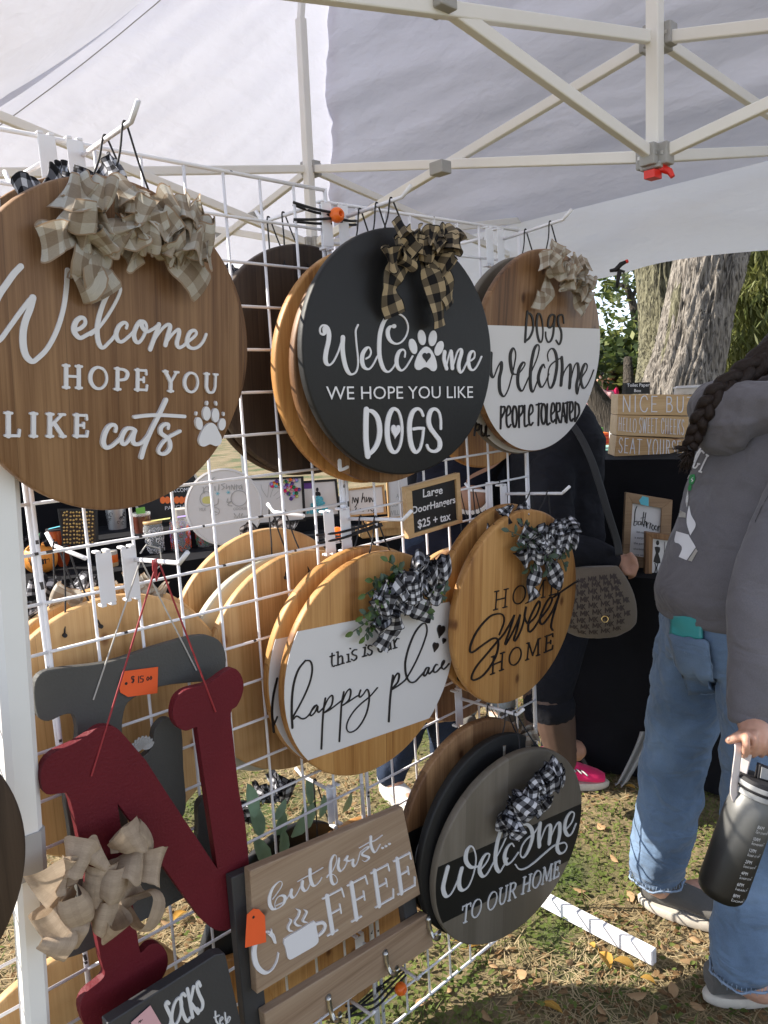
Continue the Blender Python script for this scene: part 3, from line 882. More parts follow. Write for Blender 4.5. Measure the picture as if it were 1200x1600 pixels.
ink.draw(z, [[(92,98),(180,112),(250,200),(278,350),(260,500),(200,620),(108,702)], [(860,165),(830,100),(780,75),(720,120),(682,240),(677,380),(692,520),(725,620),(770,655),(820,600),(850,480),(865,338)], [(868,337),(800,335),(728,345)],
 [(1097,340),(1095,220),(1070,120),(1015,77),(960,110),(932,220),(952,320),(1020,420),(1076,500),(1080,590),(1030,640),(970,640),(930,610),(911,565)]], 0.0058, 0.0112)
ink.ring(z, (477, 365), 100, 292, 0.0058, 0.0112)
ink.heart(z, (490, 385), 128, 190, 4)
ink.build(M['letter_white'], root)
hk = Ink(p); hk.k = 60; hk.heart((610, 480, 8), (440, 632), 100, 120)
hk.build(M['black_board'], root, 'heart_cutout')
u, v = p.uv(640, 388)
bow(root, M['bow_tan'], (u, -0.014, v), (0.150, 0.085), 15, 0.055, seed=14, crumple=.8,
    tails=[[(-0.01,-.004,-0.02),(-0.06,-0.016,-0.048),(-0.072,-0.01,-0.085),(-0.058,-0.006,-0.125)], [(0.01,-.006,-0.02),(0.03,-0.018,-0.07),(0.046,-0.010,-0.145)], [(0.015,-.006,-0.015),(0.05,-0.018,-0.06),(0.074,-0.010,-0.105)]])
black_root = root

# --- dogs welcome people tolerated
p = PL['dogsw']
root, _ = round_sign(p, M['wood_brown'], 'round sign with white lower face reading Dogs welcome people tolerated')
band(root, p, M['white_paint'], [((938.7, 513.8), (764.5, 508))], RD-0.003)
ink = Ink(p, 0.0007)
z = (755, 475, 6.3158)
ink.draw(z, [[(433,75),(421,200),(410,372)],[(432,85),(470,108),(490,180),(485,260),(455,330),(410,370)],[(702,112),(672,105),(646,140),(637,210),(656,234),(686,200),(704,115),(696,200),(686,300),(665,360),(636,375),(616,330),(613,278)],
 [(793,188),(785,122),(765,105),(736,130),(740,200),(766,270),(766,350),(744,398),(716,358)]], 0.0036, 0.0062)
ink.ring(z, (555, 235), 30, 142, 0.0036, 0.0066, 0.06)
ink.draw(z, [[(75,490),(70,600),(76,690),(100,722),(140,625),(174,572),(176,640),(156,740),(162,860),(200,912),(240,850),(270,750),(300,620),(318,500),(296,436),(266,490),(266,580),(286,680),(318,694)],
 [(345,690),(385,640),(410,592),(390,576),(352,640),(337,740),(347,820),(380,858),(412,800),(442,730)],
 [(442,735),(480,650),(530,530),(550,430),(530,402),(496,460),(467,620),(461,760),(470,840),(490,865),(516,800),(545,722)],
 [(606,630),(592,596),(562,640),(541,720),(551,790),(576,820),(612,770),(645,690)],
 [(640,562),(632,500),(652,452),(682,440),(710,480),(724,560),(718,660),(692,780),(656,830),(636,760),(642,650),(672,592),(730,550),(772,530)],
 [(772,530),(776,640),(764,798)],[(768,780),(792,680),(832,612),(856,600),(857,700),(848,824)],[(850,810),(872,700),(902,602),(930,590),(936,700),(917,800),(926,885),(948,790),(975,715),(1016,650),(1022,602),(1000,590),(970,660),(960,760),(986,830),(1022,798),(1060,720),(1086,650)]], 0.0025, 0.0092)
ink.draw(z, [[(172,1012),(168,1228)],[(172,1020),(206,1014),(206,1060),(175,1122)],[(228,1110),(263,1075),(262,1020),(241,1010),(226,1080),(228,1180),(246,1216),(268,1190)],[(350,1008),(350,1215)],[(350,1014),(383,1005),(386,1060),(352,1112)],
 [(405,1003),(405,1196),(440,1190)],[(450,1100),(485,1060),(481,1005),(461,1000),(446,1080),(450,1170),(466,1196),(486,1170)],[(545,983),(540,1195)],[(520,995),(570,980)],[(628,988),(625,1180),(655,1174)],
 [(671,1090),(700,1050),(695,986),(676,984),(665,1060),(668,1140),(685,1165),(703,1140)],[(720,978),(715,1176)],[(720,984),(750,980),(751,1050),(722,1075),(750,1166)],[(765,1170),(785,978)],[(785,978),(808,1160)],[(770,1110),(800,1100)],
 [(826,968),(820,1170)],[(805,978),(848,965)],[(850,1080),(880,1040),(876,972),(856,974),(848,1050),(852,1130),(868,1156),(883,1130)],[(905,968),(900,1156)],[(905,972),(937,1000),(940,1080),(903,1154)]], 0.0036, 0.0048)
ink.ring(z, (305, 1110), 22, 104, 0.0036, 0.0048); ink.ring(z, (590, 1084), 22, 100, 0.0036, 0.0048)
ink.build(M['letter_black'], root)
u, v = p.uv(868, 428)
bow(root, M['bow_beige'], (u, -0.014, v), (0.165, 0.070), 19, 0.048, seed=21, roll=-0.32, spread=0.36,
    tails=[[(-0.05,0,-0.005),(-0.058,-0.012,-0.05),(-0.075,-0.008,-0.062),(-0.098,-0.006,-0.058)], [(0.05,0,-0.03),(0.075,-0.014,-0.07),(0.083,-0.008,-0.088)]])
dogsw_root = root

# --- this is our happy place
p = PL['happy']
HB = [((703,940), (463,987)), ((478,1189), (668,1123))]
root, _ = round_sign(p, M['wood_gold'], 'golden pine round sign with white band reading this is our happy place')
band(root, p, M['white_paint'], HB, RD-0.0015)
ink = Ink(p, 0.0007)
z = (435, 970, 7.6214)
ink.draw(z, [[(318,472),(240,572),(186,720),(160,900),(155,1100),(163,1272)]], 0.0024, 0.0042)
ink.draw(z, [[(318,472),(375,478),(400,560),(380,700),(320,860),(240,1020),(172,1142),(178,1168),(215,1132),(280,1165),(340,1140),(400,1060),(450,1000)],
 [(455,1000),(420,1020),(377,1100),(386,1128),(430,1090),(464,1012),(461,1070),(480,1085),(528,1038)],[(556,920),(535,1050),(520,1250),(508,1522)],
 [(530,1062),(580,942),(630,886),(645,922),(625,1010),(572,1068),(540,1092),(600,1062),(680,1002),(745,950)],[(776,845),(750,980),(738,1150),(722,1432)],
 [(750,988),(800,862),(845,810),(858,850),(840,930),(792,984),(758,1004),(830,962),(900,915),(945,888)],
 [(975,825),(957,880),(970,908),(1010,870),(1050,815),(1072,850),(1078,920),(1065,1020),(1040,1110),(990,1210),(920,1295),(845,1325),(808,1280),(825,1190),(890,1080),(980,985),(1084,899),(1176,794)]], 0.0022, 0.0034)
ink.draw(z, [[(636,385),(632,500),(646,540),(672,530)],[(610,426),(665,408)],[(706,368),(706,525)],[(690,373),(708,368)],[(685,531),(727,518)],[(707,442),(740,415),(758,432),(760,505)],[(740,513),(780,500)],
 [(830,395),(832,486)],[(812,400),(832,395)],[(810,493),(852,482)],[(851,327),(853,331)],[(928,342),(900,345),(874,370),(882,400),(920,412),(925,445),(890,470),(866,455)],
 [(1030,312),(1020,412)],[(1006,320),(1030,311)],[(995,426),(1045,411)],[(1039,286),(1041,290)]], 0.0020, 0.0026)
z = (570, 960, 8.2759)
ink.draw(z, [[(86,405),(52,400),(36,430),(60,455),(86,470),(80,510),(46,526),(30,506)],[(260,357),(275,440),(300,460),(328,430)],[(322,346),(332,448)],[(368,322),(385,432)],[(362,440),(408,425)],[(350,328),(370,322)],[(384,362),(408,312),(432,312)]], 0.0020, 0.0026)
ink.ring(z, (195, 425), 30, 60, 0.0020, 0.0026)
ink.draw(z, [[(359,785),(340,920),(320,1100),(303,1382)],[(335,932),(385,802),(425,757),(438,792),(420,870),(372,930),(335,972),(420,922),(500,860),(535,818),(600,710),(680,550),(750,380),(795,230),(786,132),(740,117),(650,220),(570,400),(522,580),(516,700),(536,808),(580,872),(640,868),(700,808),(765,735)],
 [(822,682),(790,692),(756,760),(762,794),(792,768),(826,684),(812,740),(828,765),(872,722)],[(935,650),(915,645),(882,700),(888,744),(925,735),(975,682)],[(985,672),(1020,622),(1020,592),(996,620),(986,680),(1010,705),(1045,680),(1082,634)]], 0.0022, 0.0034)
ink.heart(z, (972, 222), 98, 172, 12); ink.heart(z, (905, 424), 72, 128, 12); ink.heart(z, (1015, 342), 44, 74, 16)
ink.build(M['letter_black'], root)
u, v = p.uv(616, 915)
bow(root, M['bow_black'], (u, -0.018, v), (0.165, 0.125), 24, 0.056, seed=31, depth=1.25, roll=0.28, spread=0.36,
    tails=[[(-0.02,-.004,-0.03),(-0.035,-0.016,-0.06),(-0.045,-0.01,-0.085),(-0.062,-0.006,-0.11)], [(0.0,-.004,-0.03),(0.04,-0.018,-0.05),(0.075,-0.010,-0.066)]])
sprigs(root, [M['leaf_grey'], M['leaf_green']], [((u-.02,-.012,v+.01),(u-.11,-.03,v-.03)),((u-.03,-.012,v),(u-.125,-.018,v-.06)),((u-.02,-.012,v+.02),(u-.085,-.03,v+.035)),((u-.02,-.012,v+.03),(u-.045,-.03,v+.065)),
  ((u+.03,-.012,v-.02),(u+.11,-.03,v-.045)),((u+.03,-.012,v-.03),(u+.07,-.03,v-.07)),((u+.02,-.012,v),(u+.12,-.03,v-.02)),((u-.03,-.012,v-.01),(u-.10,-.022,v-.075)),((u-.02,-.012,v+.02),(u-.10,-.026,v+.01))], seed=5, leaf=0.0175, per=17)
happy_root = root

# --- home sweet home
p = PL['sweet']
root, _ = round_sign(p, M['wood_gold'], 'golden pine round sign lettered in black Home sweet home beside the wall end')
ink = Ink(p)
z = (715, 900, 6.3158)
ink.word('HOME', (352, 335), (985, 172), (364, 155), 0.0030, 0.0026, gap=0.34, zoom=z)
ink.word('HOME', (322, 970), (930, 722), (332, 798), 0.0030, 0.0026, gap=0.34, zoom=z)
ink.draw(z, [[(405,578),(450,460),(446,392),(400,370),(310,400),(200,520),(132,650),(116,740),(152,744),(240,680),(340,615),(388,622),(395,690),(370,790),(310,900),(230,990),(150,1025),(132,990),(180,890),(280,770),(380,650),(460,555),(552,388)],
 [(552,388),(512,520),(470,640),(468,672),(512,600),(572,480),(610,385)],[(610,385),(582,520),(552,612),(562,636),(602,570),(642,460),(670,305)],[(668,310),(655,400),(682,465),(700,462),(760,400),(804,300),(798,246),(760,300),(702,430),(690,520),(706,550),(750,510),(800,430),(880,330),(925,240),(914,206),(870,260),(816,380),(806,450),(830,474),(880,420),(940,320),(1000,172)],
 [(1000,170),(962,300),(926,430),(916,500),(930,532)],[(940,208),(1000,165),(1080,110),(1178,46)]], 0.0030, 0.0042)
ink.build(M['letter_black'], root)
u, v = p.uv(835, 838)
bow(root, M['bow_black'], (u, -0.016, v), (0.165, 0.11), 18, 0.052, seed=44, roll=-0.05, spread=0.30,
    tails=[[(-0.02,0,-0.03),(-0.03,-0.016,-0.07),(-0.045,-0.012,-0.11),(-0.03,-0.008,-0.14)], [(0.0,0,-0.03),(0.03,-0.018,-0.08),(0.06,-0.012,-0.115),(0.085,-0.008,-0.11)]])
sprigs(root, [M['leaf_grey'], M['leaf_grey']], [((u-.02,-.01,v+.01),(u-.12,-.02,v+.035)),((u-.02,-.01,v),(u-.10,-.03,v-.005)),((u-.01,-.01,v-.02),(u-.06,-.03,v-.06)),((u-.03,-.01,v+.01),(u-.09,-.03,v+.05)),
  ((u+.02,-.01,v-.02),(u+.09,-.03,v-.05)),((u+.02,-.01,v-.03),(u+.085,-.03,v-.085)),((u+.03,-.01,v-.02),(u+.10,-.02,v-.03)),((u,-.01,v-.03),(u+.01,-.03,v-.08))], seed=8, leaf=0.0185, per=14)
sweet_root = root

# --- welcome to our home (grey)
p = PL['gray']
root, _ = round_sign(p, M['wood_greyboard'], 'grey stained round sign with black band reading Welcome to our home')
z = (680, 1250, 5.2174)
zp = lambda x, y: (z[0]+x/z[2], z[1]+y/z[2])
band(root, p, M['black_band'], [(zp(1190,30), zp(20,548)), (zp(75,997), zp(1110,480))], RD-0.0035)
ink = Ink(p, 0.0007)
ink.draw(z, [[(100,548),(76,640),(62,720),(86,782),(130,758),(182,650),(215,556)],[(214,558),(194,640),(195,708),(225,733),(270,700),(310,600),(330,480),(310,392),(280,377),(250,430),(250,500),(290,545),(342,538)],
 [(372,562),(420,500),(440,442),(410,440),(372,500),(358,570),(382,618),(420,600),(472,508)],[(472,508),(540,380),(595,250),(580,202),(546,220),(510,320),(490,430),(490,530),(520,583),(552,540),(588,472)],
 [(640,375),(620,352),(582,390),(562,460),(580,518),(620,500),(675,425)],[(680,330),(660,270),(682,215),(740,196),(780,232),(790,300),(760,400),(720,463),(692,448),(702,380),(742,318),(800,270),(850,195)],
 [(852,192),(842,290),(846,374)],[(850,360),(862,310),(902,217),(935,207),(932,290),(926,350)],[(930,335),(947,280),(986,197),(1010,192),(1010,280),(990,380),(1010,430),(1050,420),(1070,380),(1055,346),(1015,352),(960,374),(880,440),(800,510),(730,555),(680,560),(650,524)],
 [(1062,240),(1110,180),(1130,112),(1105,96),(1066,150),(1052,230),(1075,284),(1110,270),(1145,190)]], 0.0032, 0.0108)
ink.word('TO OUR HOME', (208, 1010), (1000, 618), (222, 866), 0.0036, 0.0020, gap=0.16, space=0.42, zoom=z)
ink.build(M['letter_silver'], root)
u, v = p.uv(814, 1226)
bow(root, M['bow_black'], (u, -0.016, v), (0.175, 0.085), 20, 0.050, seed=52, roll=0.36, spread=0.34,
    tails=[[(-0.05,0,-0.02),(-0.062,-0.014,-0.05),(-0.066,-0.01,-0.085)], [(0.03,0,-0.03),(0.04,-0.01,-0.06),(0.045,-0.006,-0.075)]])
gray_root = root
# ---------------------------------------------------------------- pop-up canopy tent over the stall
def cloth_mat(name, diff, transl, tint, trans_fac=0.5):
    mt, N, L, B = newmat(name)
    tc = N.new('ShaderNodeTexCoord')
    df = N.new('ShaderNodeBsdfDiffuse'); df.inputs['Color'].default_value = diff + (1,)
    tr = N.new('ShaderNodeBsdfTranslucent'); tr.inputs['Color'].default_value = transl + (1,)
    n1 = N.new('ShaderNodeTexNoise'); n1.inputs['Scale'].default_value = 3.2; n1.inputs['Detail'].default_value = 3; n1.inputs['Distortion'].default_value = 0.3
    mp = N.new('ShaderNodeMapping'); mp.inputs['Scale'].default_value = (1.0, 1.0, 2.6); mp.inputs['Rotation'].default_value = (0.5, 0.3, 0.75)
    L.new(tc.outputs['Object'], mp.inputs[0]); L.new(mp.outputs[0], n1.inputs['Vector'])
    n2 = N.new('ShaderNodeTexNoise'); n2.inputs['Scale'].default_value = 14; n2.inputs['Detail'].default_value = 3; n2.inputs['Distortion'].default_value = 0.5
    L.new(mp.outputs[0], n2.inputs['Vector'])
    ad = N.new('ShaderNodeMath'); ad.operation = 'MULTIPLY_ADD'; ad.inputs[1].default_value = 0.18
    L.new(n2.outputs['Fac'], ad.inputs[0]); L.new(n1.outputs['Fac'], ad.inputs[2])
    bp = N.new('ShaderNodeBump'); bp.inputs['Strength'].default_value = 0.5; bp.inputs['Distance'].default_value = 0.04
    L.new(ad.outputs[0], bp.inputs['Height'])
    L.new(bp.outputs[0], df.inputs['Normal']); L.new(bp.outputs[0], tr.inputs['Normal'])
    ms = N.new('ShaderNodeMixShader'); ms.inputs[0].default_value = trans_fac
    L.new(df.outputs[0], ms.inputs[1]); L.new(tr.outputs[0], ms.inputs[2])
    L.new(ms.outputs[0], N['Material Output'].inputs['Surface'])
    return mt
M['canopy'] = cloth_mat('white_canopy_polyester', (0.82,0.83,0.93), (0.56,0.57,0.65), None, 0.30)
M['valance'] = cloth_mat('white_valance_polyester', (0.82,0.82,0.84), (0.74,0.74,0.77), None, 0.5)

M['canopy_double'] = cloth_mat('doubled_canopy_cloth', (0.62,0.64,0.74), (0.22,0.23,0.28), None, 0.2)
UA = W(486, 264, 2.8); LA = W(488, 383, 2.8)
UB = W(1028, 60, 1.74); LB = W(1023, 245, 1.74)
tent = empty('canopy_tent', Matrix.Translation((UA.x, UA.y, 0)), 'white pop-up canopy tent on steel bars sheltering the sign display', 'tent')
TI = Matrix.Translation((-UA.x, -UA.y, 0))
def tl(p): return TI @ Vector(p)
AP = W(502, -255, 2.74)
C1 = HH*2.95 - NN*3.45 + ZZ*2.185
C2 = HH*2.95 + NN*1.9 + ZZ*2.185
C3 = UA + HH*(0.45-UA.dot(HH)) + NN*(-3.6-UA.dot(NN)); C3.z = 2.12
AP2 = AP + NN*2.9
C4 = C3 + NN*5.6
def cloth_patch(mb, quad, nu, nv, sag, amp, seed, scale=2.2):
    a, b, c, d = [Vector(q) for q in quad]       # a-b bottom edge, d-c top edge
    nrm = (b-a).cross(d-a).normalized()
    if nrm.z < 0: nrm = -nrm
    base = len(mb.v)
    for j in range(nv+1):
        for i in range(nu+1):
            u, v = i/nu, j/nv
            p = (a*(1-u)+b*u)*(1-v) + (d*(1-u)+c*u)*v
            e = 4*v*(1-v)
            q = p*scale
            g_ = q.dot(HH)*.8 - q.z*.9; k_ = q.dot(NN) + q.dot(HH)*.35
            wr = mnoise.noise(Vector((g_*1.9+seed, k_*.55, seed))) + 0.45*mnoise.noise(Vector((g_*4.6, k_*.9, seed+4))) + .22*mnoise.noise(Vector((g_*10, k_*1.8, seed+9)))
            edge = min(1, 6*min(v, 1-v) + 0.15)
            p = p - nrm*(sag*e*(1-(2*u-1)**2*0.6)) + nrm*(amp*wr*edge)
            mb.v.append(tuple(tl(p)))
    for j in range(nv):
        for i in range(nu):
            q = base + j*(nu+1) + i
            mb.face([q, q+1, q+nu+2, q+nu+1])
for nm, quad, seed in (('sun', (C3, C1, AP, AP), 1.0), ('right', (C1, C2, AP2, AP), 5.0), ('left', (C4, C3, AP, AP2), 9.0)):
    mb = MB()
    cloth_patch(mb, quad, 110, 80, 0.10, 0.030, seed)
    mb.build('canopy', M['canopy'], tent, smooth=True)
# hip seam band doubled over, and the roof seams
mb = MB()
hp = [AP.lerp(C1, t/30) for t in range(31)]
w_ = (C2-C1).normalized()
b = len(mb.v)
for i, q in enumerate(hp):
    wob = 0.015*mnoise.noise(Vector((i*0.35, 2, 0)))
    mb.v.append(tuple(tl(q - Vector((0,0,0.02))))); mb.v.append(tuple(tl(q + w_*(0.075+wob) - Vector((0,0,0.045)))))
for i in range(30): mb.face([b+2*i, b+2*i+1, b+2*i+3, b+2*i+2])
mb.build('seam_tape', M['canopy_double'], tent, smooth=True)
mb = MB()
md = C1.lerp(C2, 0.30)
for a_, b_ in ((AP, C3),):
    mb.tube([tl(a_.lerp(b_, t/16) - Vector((0,0,0.055+0.09*math.sin(PI*t/16)))) for t in range(17)], 0.002, n=5)
mb.build('roof_seam', M['tent_grey'], tent, smooth=True)
# valance on the far long side, clipped up in loose folds
mb = MB()
NV, NU = 14, 160
for j in range(NV+1):
    for i in range(NU+1):
        u, v = i/NU, j/NV
        p = C1.lerp(C2, u)
        dz = 0.285*v
        wv = 0.030*math.sin(u*46 + 2*mnoise.noise(Vector((u*9, 0, 1))))*v + 0.05*mnoise.noise(Vector((u*14, v*1.5, 3)))*v
        p = p + HH*(wv + 0.05*v) - ZZ*(dz + 0.012*math.sin(u*30)*v)
        mb.v.append(tuple(tl(p)))
for j in range(NV):
    for i in range(NU):
        q = j*(NU+1)+i
        mb.face([q, q+NU+1, q+NU+2, q+1])
mb.build('valance', M['valance'], tent, smooth=True)
mb = MB()
for j in range(7):
    for i in range(61):
        p = C3.lerp(C1, i/60) - ZZ*(0.16*j/6) - NN*(0.02*math.sin(i*0.9)*j/6)
        mb.v.append(tuple(tl(p)))
for j in range(6):
    for i in range(60):
        q = j*61+i
        mb.face([q, q+61, q+62, q+1])
mb.build('valance', M['valance'], tent, smooth=True)
# truss bars
def truss(a, b, w=0.019, t=0.026):
    mb = MB(); mb.bar(tl(a), tl(b), w, t)
    return bevel(mb.build('truss_bar', M['tent_bar'], tent), 0.003, 2)
truss(UA, LB); truss(UB, LA)
truss(UA, W(-110, 272, 1.98)); truss(LA, W(-101, 140, 1.98))
truss(UA, W(300, 408, 3.5)); truss(LA, W(290, 350, 3.6))
truss(UA, W(816, 407, 3.6)); truss(LA, W(868, 337, 3.6))
truss(W(868, 337, 3.6), W(1325, 345, 2.72)); truss(W(868, 424, 3.6), W(1325, 252, 2.72))
truss(LB, W(243, -317, 0.95)); truss(UB, W(243, -46, 0.95))
truss(UB, W(1308, 250, 2.56)); truss(LB, W(1308, 231, 2.56))
truss(UB, W(2600, -120, 0.9)); truss(LB, W(2600, -490, 0.9))
truss(W(300, 352, 3.6), W(-60, 300, 3.0))
def post(a, b, w):
    mb = MB(); mb.bar(tl(a), tl(b), w, w, up=NN)
    return bevel(mb.build('centre_post', M['tent_bar'], tent), 0.003, 2)
post(LA - ZZ*0.01, UA + ZZ*0.50, 0.030); post(UA + ZZ*0.50, W(483.5, -200, 2.75), 0.021)
post(LB - ZZ*0.005, UB + ZZ*0.9, 0.030)
def bracket(p, s=1.0, tab=False):
    mb = MB()
    for d in (HH, NN):
        mb.obox(tl(p), d*0.036*s, d.cross(ZZ)*0.017*s, ZZ*0.022*s)
    mb.obox(tl(p - ZZ*0.022*s), HH*0.023*s, NN*0.023*s, ZZ*0.006*s)
    o = bevel(mb.build('bracket', M['tent_grey'], tent), 0.003, 2)
    for d in (HH, NN):
        for sg in (-1, 1):
            for sd in (-1, 1):
                mb = MB()
                q = p + d*(0.026*s*sg) + d.cross(ZZ)*(0.0175*s*sd)
                mb.obox(tl(q), d*0.0035*s, d.cross(ZZ)*0.0016*s, ZZ*0.0035*s)
                mb.build('rivet', M['steel'], o)
    if tab:
        mb = MB()
        q = p - ZZ*0.036*s + NN*0.004
        mb.obox(tl(q + ZZ*0.016*s), HH*0.009*s, NN*0.020*s, ZZ*0.014*s)
        mb.tube([tl(q + NN*0.008 + ZZ*0.012), tl(q + NN*0.030*s - ZZ*0.002*s), tl(q + NN*0.036*s - ZZ*0.014*s)], [0.009*s, 0.007*s, 0.005*s], n=10)
        mb.obox(tl(q - HH*0.016*s - ZZ*0.004*s), HH*0.016*s, NN*0.012*s, ZZ*0.008*s)
        mb.build('release_tab', M['red'], o, angle=40)
    return o
bracket(UA); bracket(LA, 1.1, True); bracket(UB, 1.05); bracket(LB, 1.05, True)
for q in (W(688, 263, 2.15), W(685, 2, 1.27), W(1078, 338, 3.13), W(872, 335, 3.58), W(397, 340, 3.0), W(347, 366, 3.4)):
    mb = MB(); mb.obox(tl(q), HH*0.02, NN*0.024, ZZ*0.017)
    bevel(mb.build('pivot_bracket', M['tent_grey'], tent), 0.003, 2)
# corner leg beside the display
_near = lambda q: EYE + (Vector(q) + Vector((-.009, 0, 0)) - EYE)*0.958
LT = _near((-0.469, 1.089, 2.34)); LM = _near((-0.5435, 1.0925, 1.46-0.355)); LBt = _near((-0.6245, 1.0953, -0.083))
def leg_tube(a, b, w, ch):
    mb = MB()
    d = (b-a).normalized(); x = (NN - d*NN.dot(d)).normalized(); y = d.cross(x)
    prof = [(w-ch, -w), (w, -w+ch), (w, w-ch), (w-ch, w), (-w+ch, w), (-w, w-ch), (-w, -w+ch), (-w+ch, -w)]
    for q in (a, b):
        for u, v in prof: mb.v.append(tuple(tl(q + x*u + y*v)))
    for k in range(8): mb.face([k, (k+1) % 8, 8+(k+1) % 8, 8+k])
    mb.face(list(range(8))[::-1]); mb.face(list(range(8, 16)))
    return mb
leg_tube(LT, LM.lerp(LBt, 0.235), 0.0222, 0.0085).build('leg', M['tent_bar'], tent)
leg_tube(LM.lerp(LBt, 0.225), LBt + ZZ*0.01, 0.0176, 0.0065).build('leg', M['tent_bar'], tent)
leg_tube(LM.lerp(LBt, 0.215), LM.lerp(LBt, 0.275), 0.0247, 0.0085).build('leg_clamp', M['tent_grey'], tent)
mb = MB(); mb.obox(tl(LBt + ZZ*0.006), HH*0.05, NN*0.05, ZZ*0.006)
bevel(mb.build('foot_plate', M['tent_grey'], tent), 0.003, 1)
# black spring clamp biting the valance
cp = W(966, 424, 3.02)
cl = empty('spring_clamp', Matrix.Translation(cp), 'small black spring clamp with red tip gripping the white canopy edge', 'clamp')
mb = MB()
mb.tube([(-0.032,0,0.004),(-0.010,0,0.006),(0.010,-0.004,0.026),(0.030,-0.006,0.034)], [0.006,0.009,0.009,0.006], n=8)
mb.tube([(0.024,0,-0.004),(0.006,0,0.004),(-0.002,-0.004,-0.03),(-0.008,-0.006,-0.062)], [0.006,0.010,0.008,0.006], n=8)
mb.build('jaw', M['cord'], cl, smooth=True)
mb = MB(); mb.tube([(0.027,-0.006,0.033),(0.036,-0.006,0.036)], 0.007, n=8)
mb.build('tip', M['red'], cl, smooth=True)

# ---------------------------------------------------------------- wire grid display wall
CELL = 0.0762
def grid_panel(o, yaw, lean, roll, label, feet=(), ncol=8, extra=()):
    pl = Plane(o, yaw, lean, roll)
    root = empty('grid_panel', pl.matrix(), label, 'wire panel', 'white wire grid panels of the display wall')
    mb = MB()
    H = 24*CELL
    for k in range(1, ncol):
        mb.tube([(k*CELL, 0, 0), (k*CELL, 0, -H)], 0.0027, n=8)
    for r_ in range(1, 24):
        mb.tube([(0, -0.0052, -r_*CELL), (ncol*CELL, -0.0052, -r_*CELL)], 0.0027, n=8)
    mb.build('wire_mesh', M['wire'], root, smooth=True)
    mb = MB()
    w = ncol*CELL
    for x in (0.0, w): mb.tube([(x, 0, 0.003), (x, 0, -H-0.003)], 0.0040, n=8)
    for z_ in (0.0, -H): mb.tube([(0, 0, z_), (w, 0, z_)], 0.0037, n=8)
    for x in extra: mb.tube([(x, 0.004, 0.0), (x, 0.004, -H)], 0.0035, n=8)
    mb.build('frame', M['wire'], root, smooth=True)
    # chipped paint specks
    rnd = random.Random(int(o[0]*100)+3)
    mb = MB()
    for _ in range(46):
        if rnd.random() < .55:
            x, z_ = (0.0 if rnd.random() < .8 else w), -rnd.random()*H
            mb.tube([(x+rnd.uniform(-.001,.001), -.0008, z_), (x, -.0008, z_-rnd.uniform(.004,.012))], 0.0036, n=6)
        else:
            r_ = rnd.choice([0, 8, 9, 10, 11]); x = rnd.random()*w
            y = -.0012 if r_ == 0 else -.0062
            mb.tube([(x, y, -r_*CELL+.0008), (x+rnd.uniform(.003,.010), y, -r_*CELL+.0008)], 0.0025, n=6)
    mb.build('paint_chips', M['chipped'], root)
    for x, a, b_, hh in feet:
        mb = MB()
        mb.box((x-0.010, a, -pl.o.z+0.004), (x+0.010, b_, -pl.o.z+0.046))
        bevel(mb.build('foot', M['wire'], root), 0.002, 1)
        mb = MB(); mb.tube([(x, a+.004, -pl.o.z-0.01), (x, a+.004, -pl.o.z+0.008)], 0.005, n=8); mb.build('foot_stud', M['steel'], root)
    return root, pl
g1, gp1 = grid_panel((-0.5221, 1.16344, 1.86543), 0.7541, -0.0055, -0.0104, 'white wire grid panel next to the tent leg, near half of the wall')
g2, gp2 = grid_panel((-0.07631, 1.58305, 1.83715), 0.7457, 0.0056, 0.0104, 'white wire grid panel at the far end of the wall, with a white foot bar',
                     feet=((8*CELL, -0.345, 0.25, 0),), extra=(8*CELL+0.011, -0.012))
g0, gp0 = grid_panel(WALL0 - HH*(8*CELL+0.012), 0.7541, -0.0055, 0.0, 'white wire grid panel added out of view left of the tent leg as an occluder')  # panel added beyond the frame edge as an occluder for sun from the left

# hooks: a plate that clips over two wires, and a rod with an upturned end
def hook(px0, px1, px2, label, plate=True, twin=True, px=None):
    S = wall().hit(*px0)
    vp = Plane(S, YAW - PI/2)                    # vertical plane square to the wall
    def hitv(q):
        r_ = ray(*q)
        return EYE + r_*((S-EYE).dot(HH)/r_.dot(HH))
    b_, t_ = hitv(px1), hitv(px2)
    mt = Plane(S, YAW).matrix()
    iv = mt.inverted()
    root = empty('display_hook', mt, label, 'hook', 'white hooks clipped on the wire wall')
    bl, tl_ = iv @ b_, iv @ t_
    sg = -1 if bl.y < 0 else 1
    mb = MB()
    pts = [(0, 0, -0.045), (0, sg*0.006, -0.045), (0, sg*0.010, -0.02), (0, sg*0.012, 0), bl.lerp(Vector((0,0,0)), 0.12), bl, bl.lerp(tl_, 0.35), tl_] if plate else [(0,0,0), bl.lerp(Vector((0,0,0)), .1), bl, bl.lerp(tl_, .4), tl_]
    mb.tube(pts[3:] if plate else pts, 0.0037, n=10)
    mb.build('rod', M['wire'], root, smooth=True)
    if plate:
        for x in ((-0.052, -0.010) if twin else (-0.008,)):
            mb = MB()
            mb.box((x-0.013, -0.0115 if sg < 0 else 0.004, -0.062), (x+0.013, -0.0085 if sg < 0 else 0.007, 0.020))
            for q in (-0.008, 0.008):
                mb.box((x+q-0.0045, -0.0115, 0.020), (x+q+0.0045, 0.006, 0.0245))
                mb.box((x+q-0.0045, -0.0115, -0.067), (x+q+0.0045, 0.005, -0.062))
            bevel(mb.build('clip_plate', M['plate'], root), 0.0012, 1)
    return root, S, b_
HK = {}
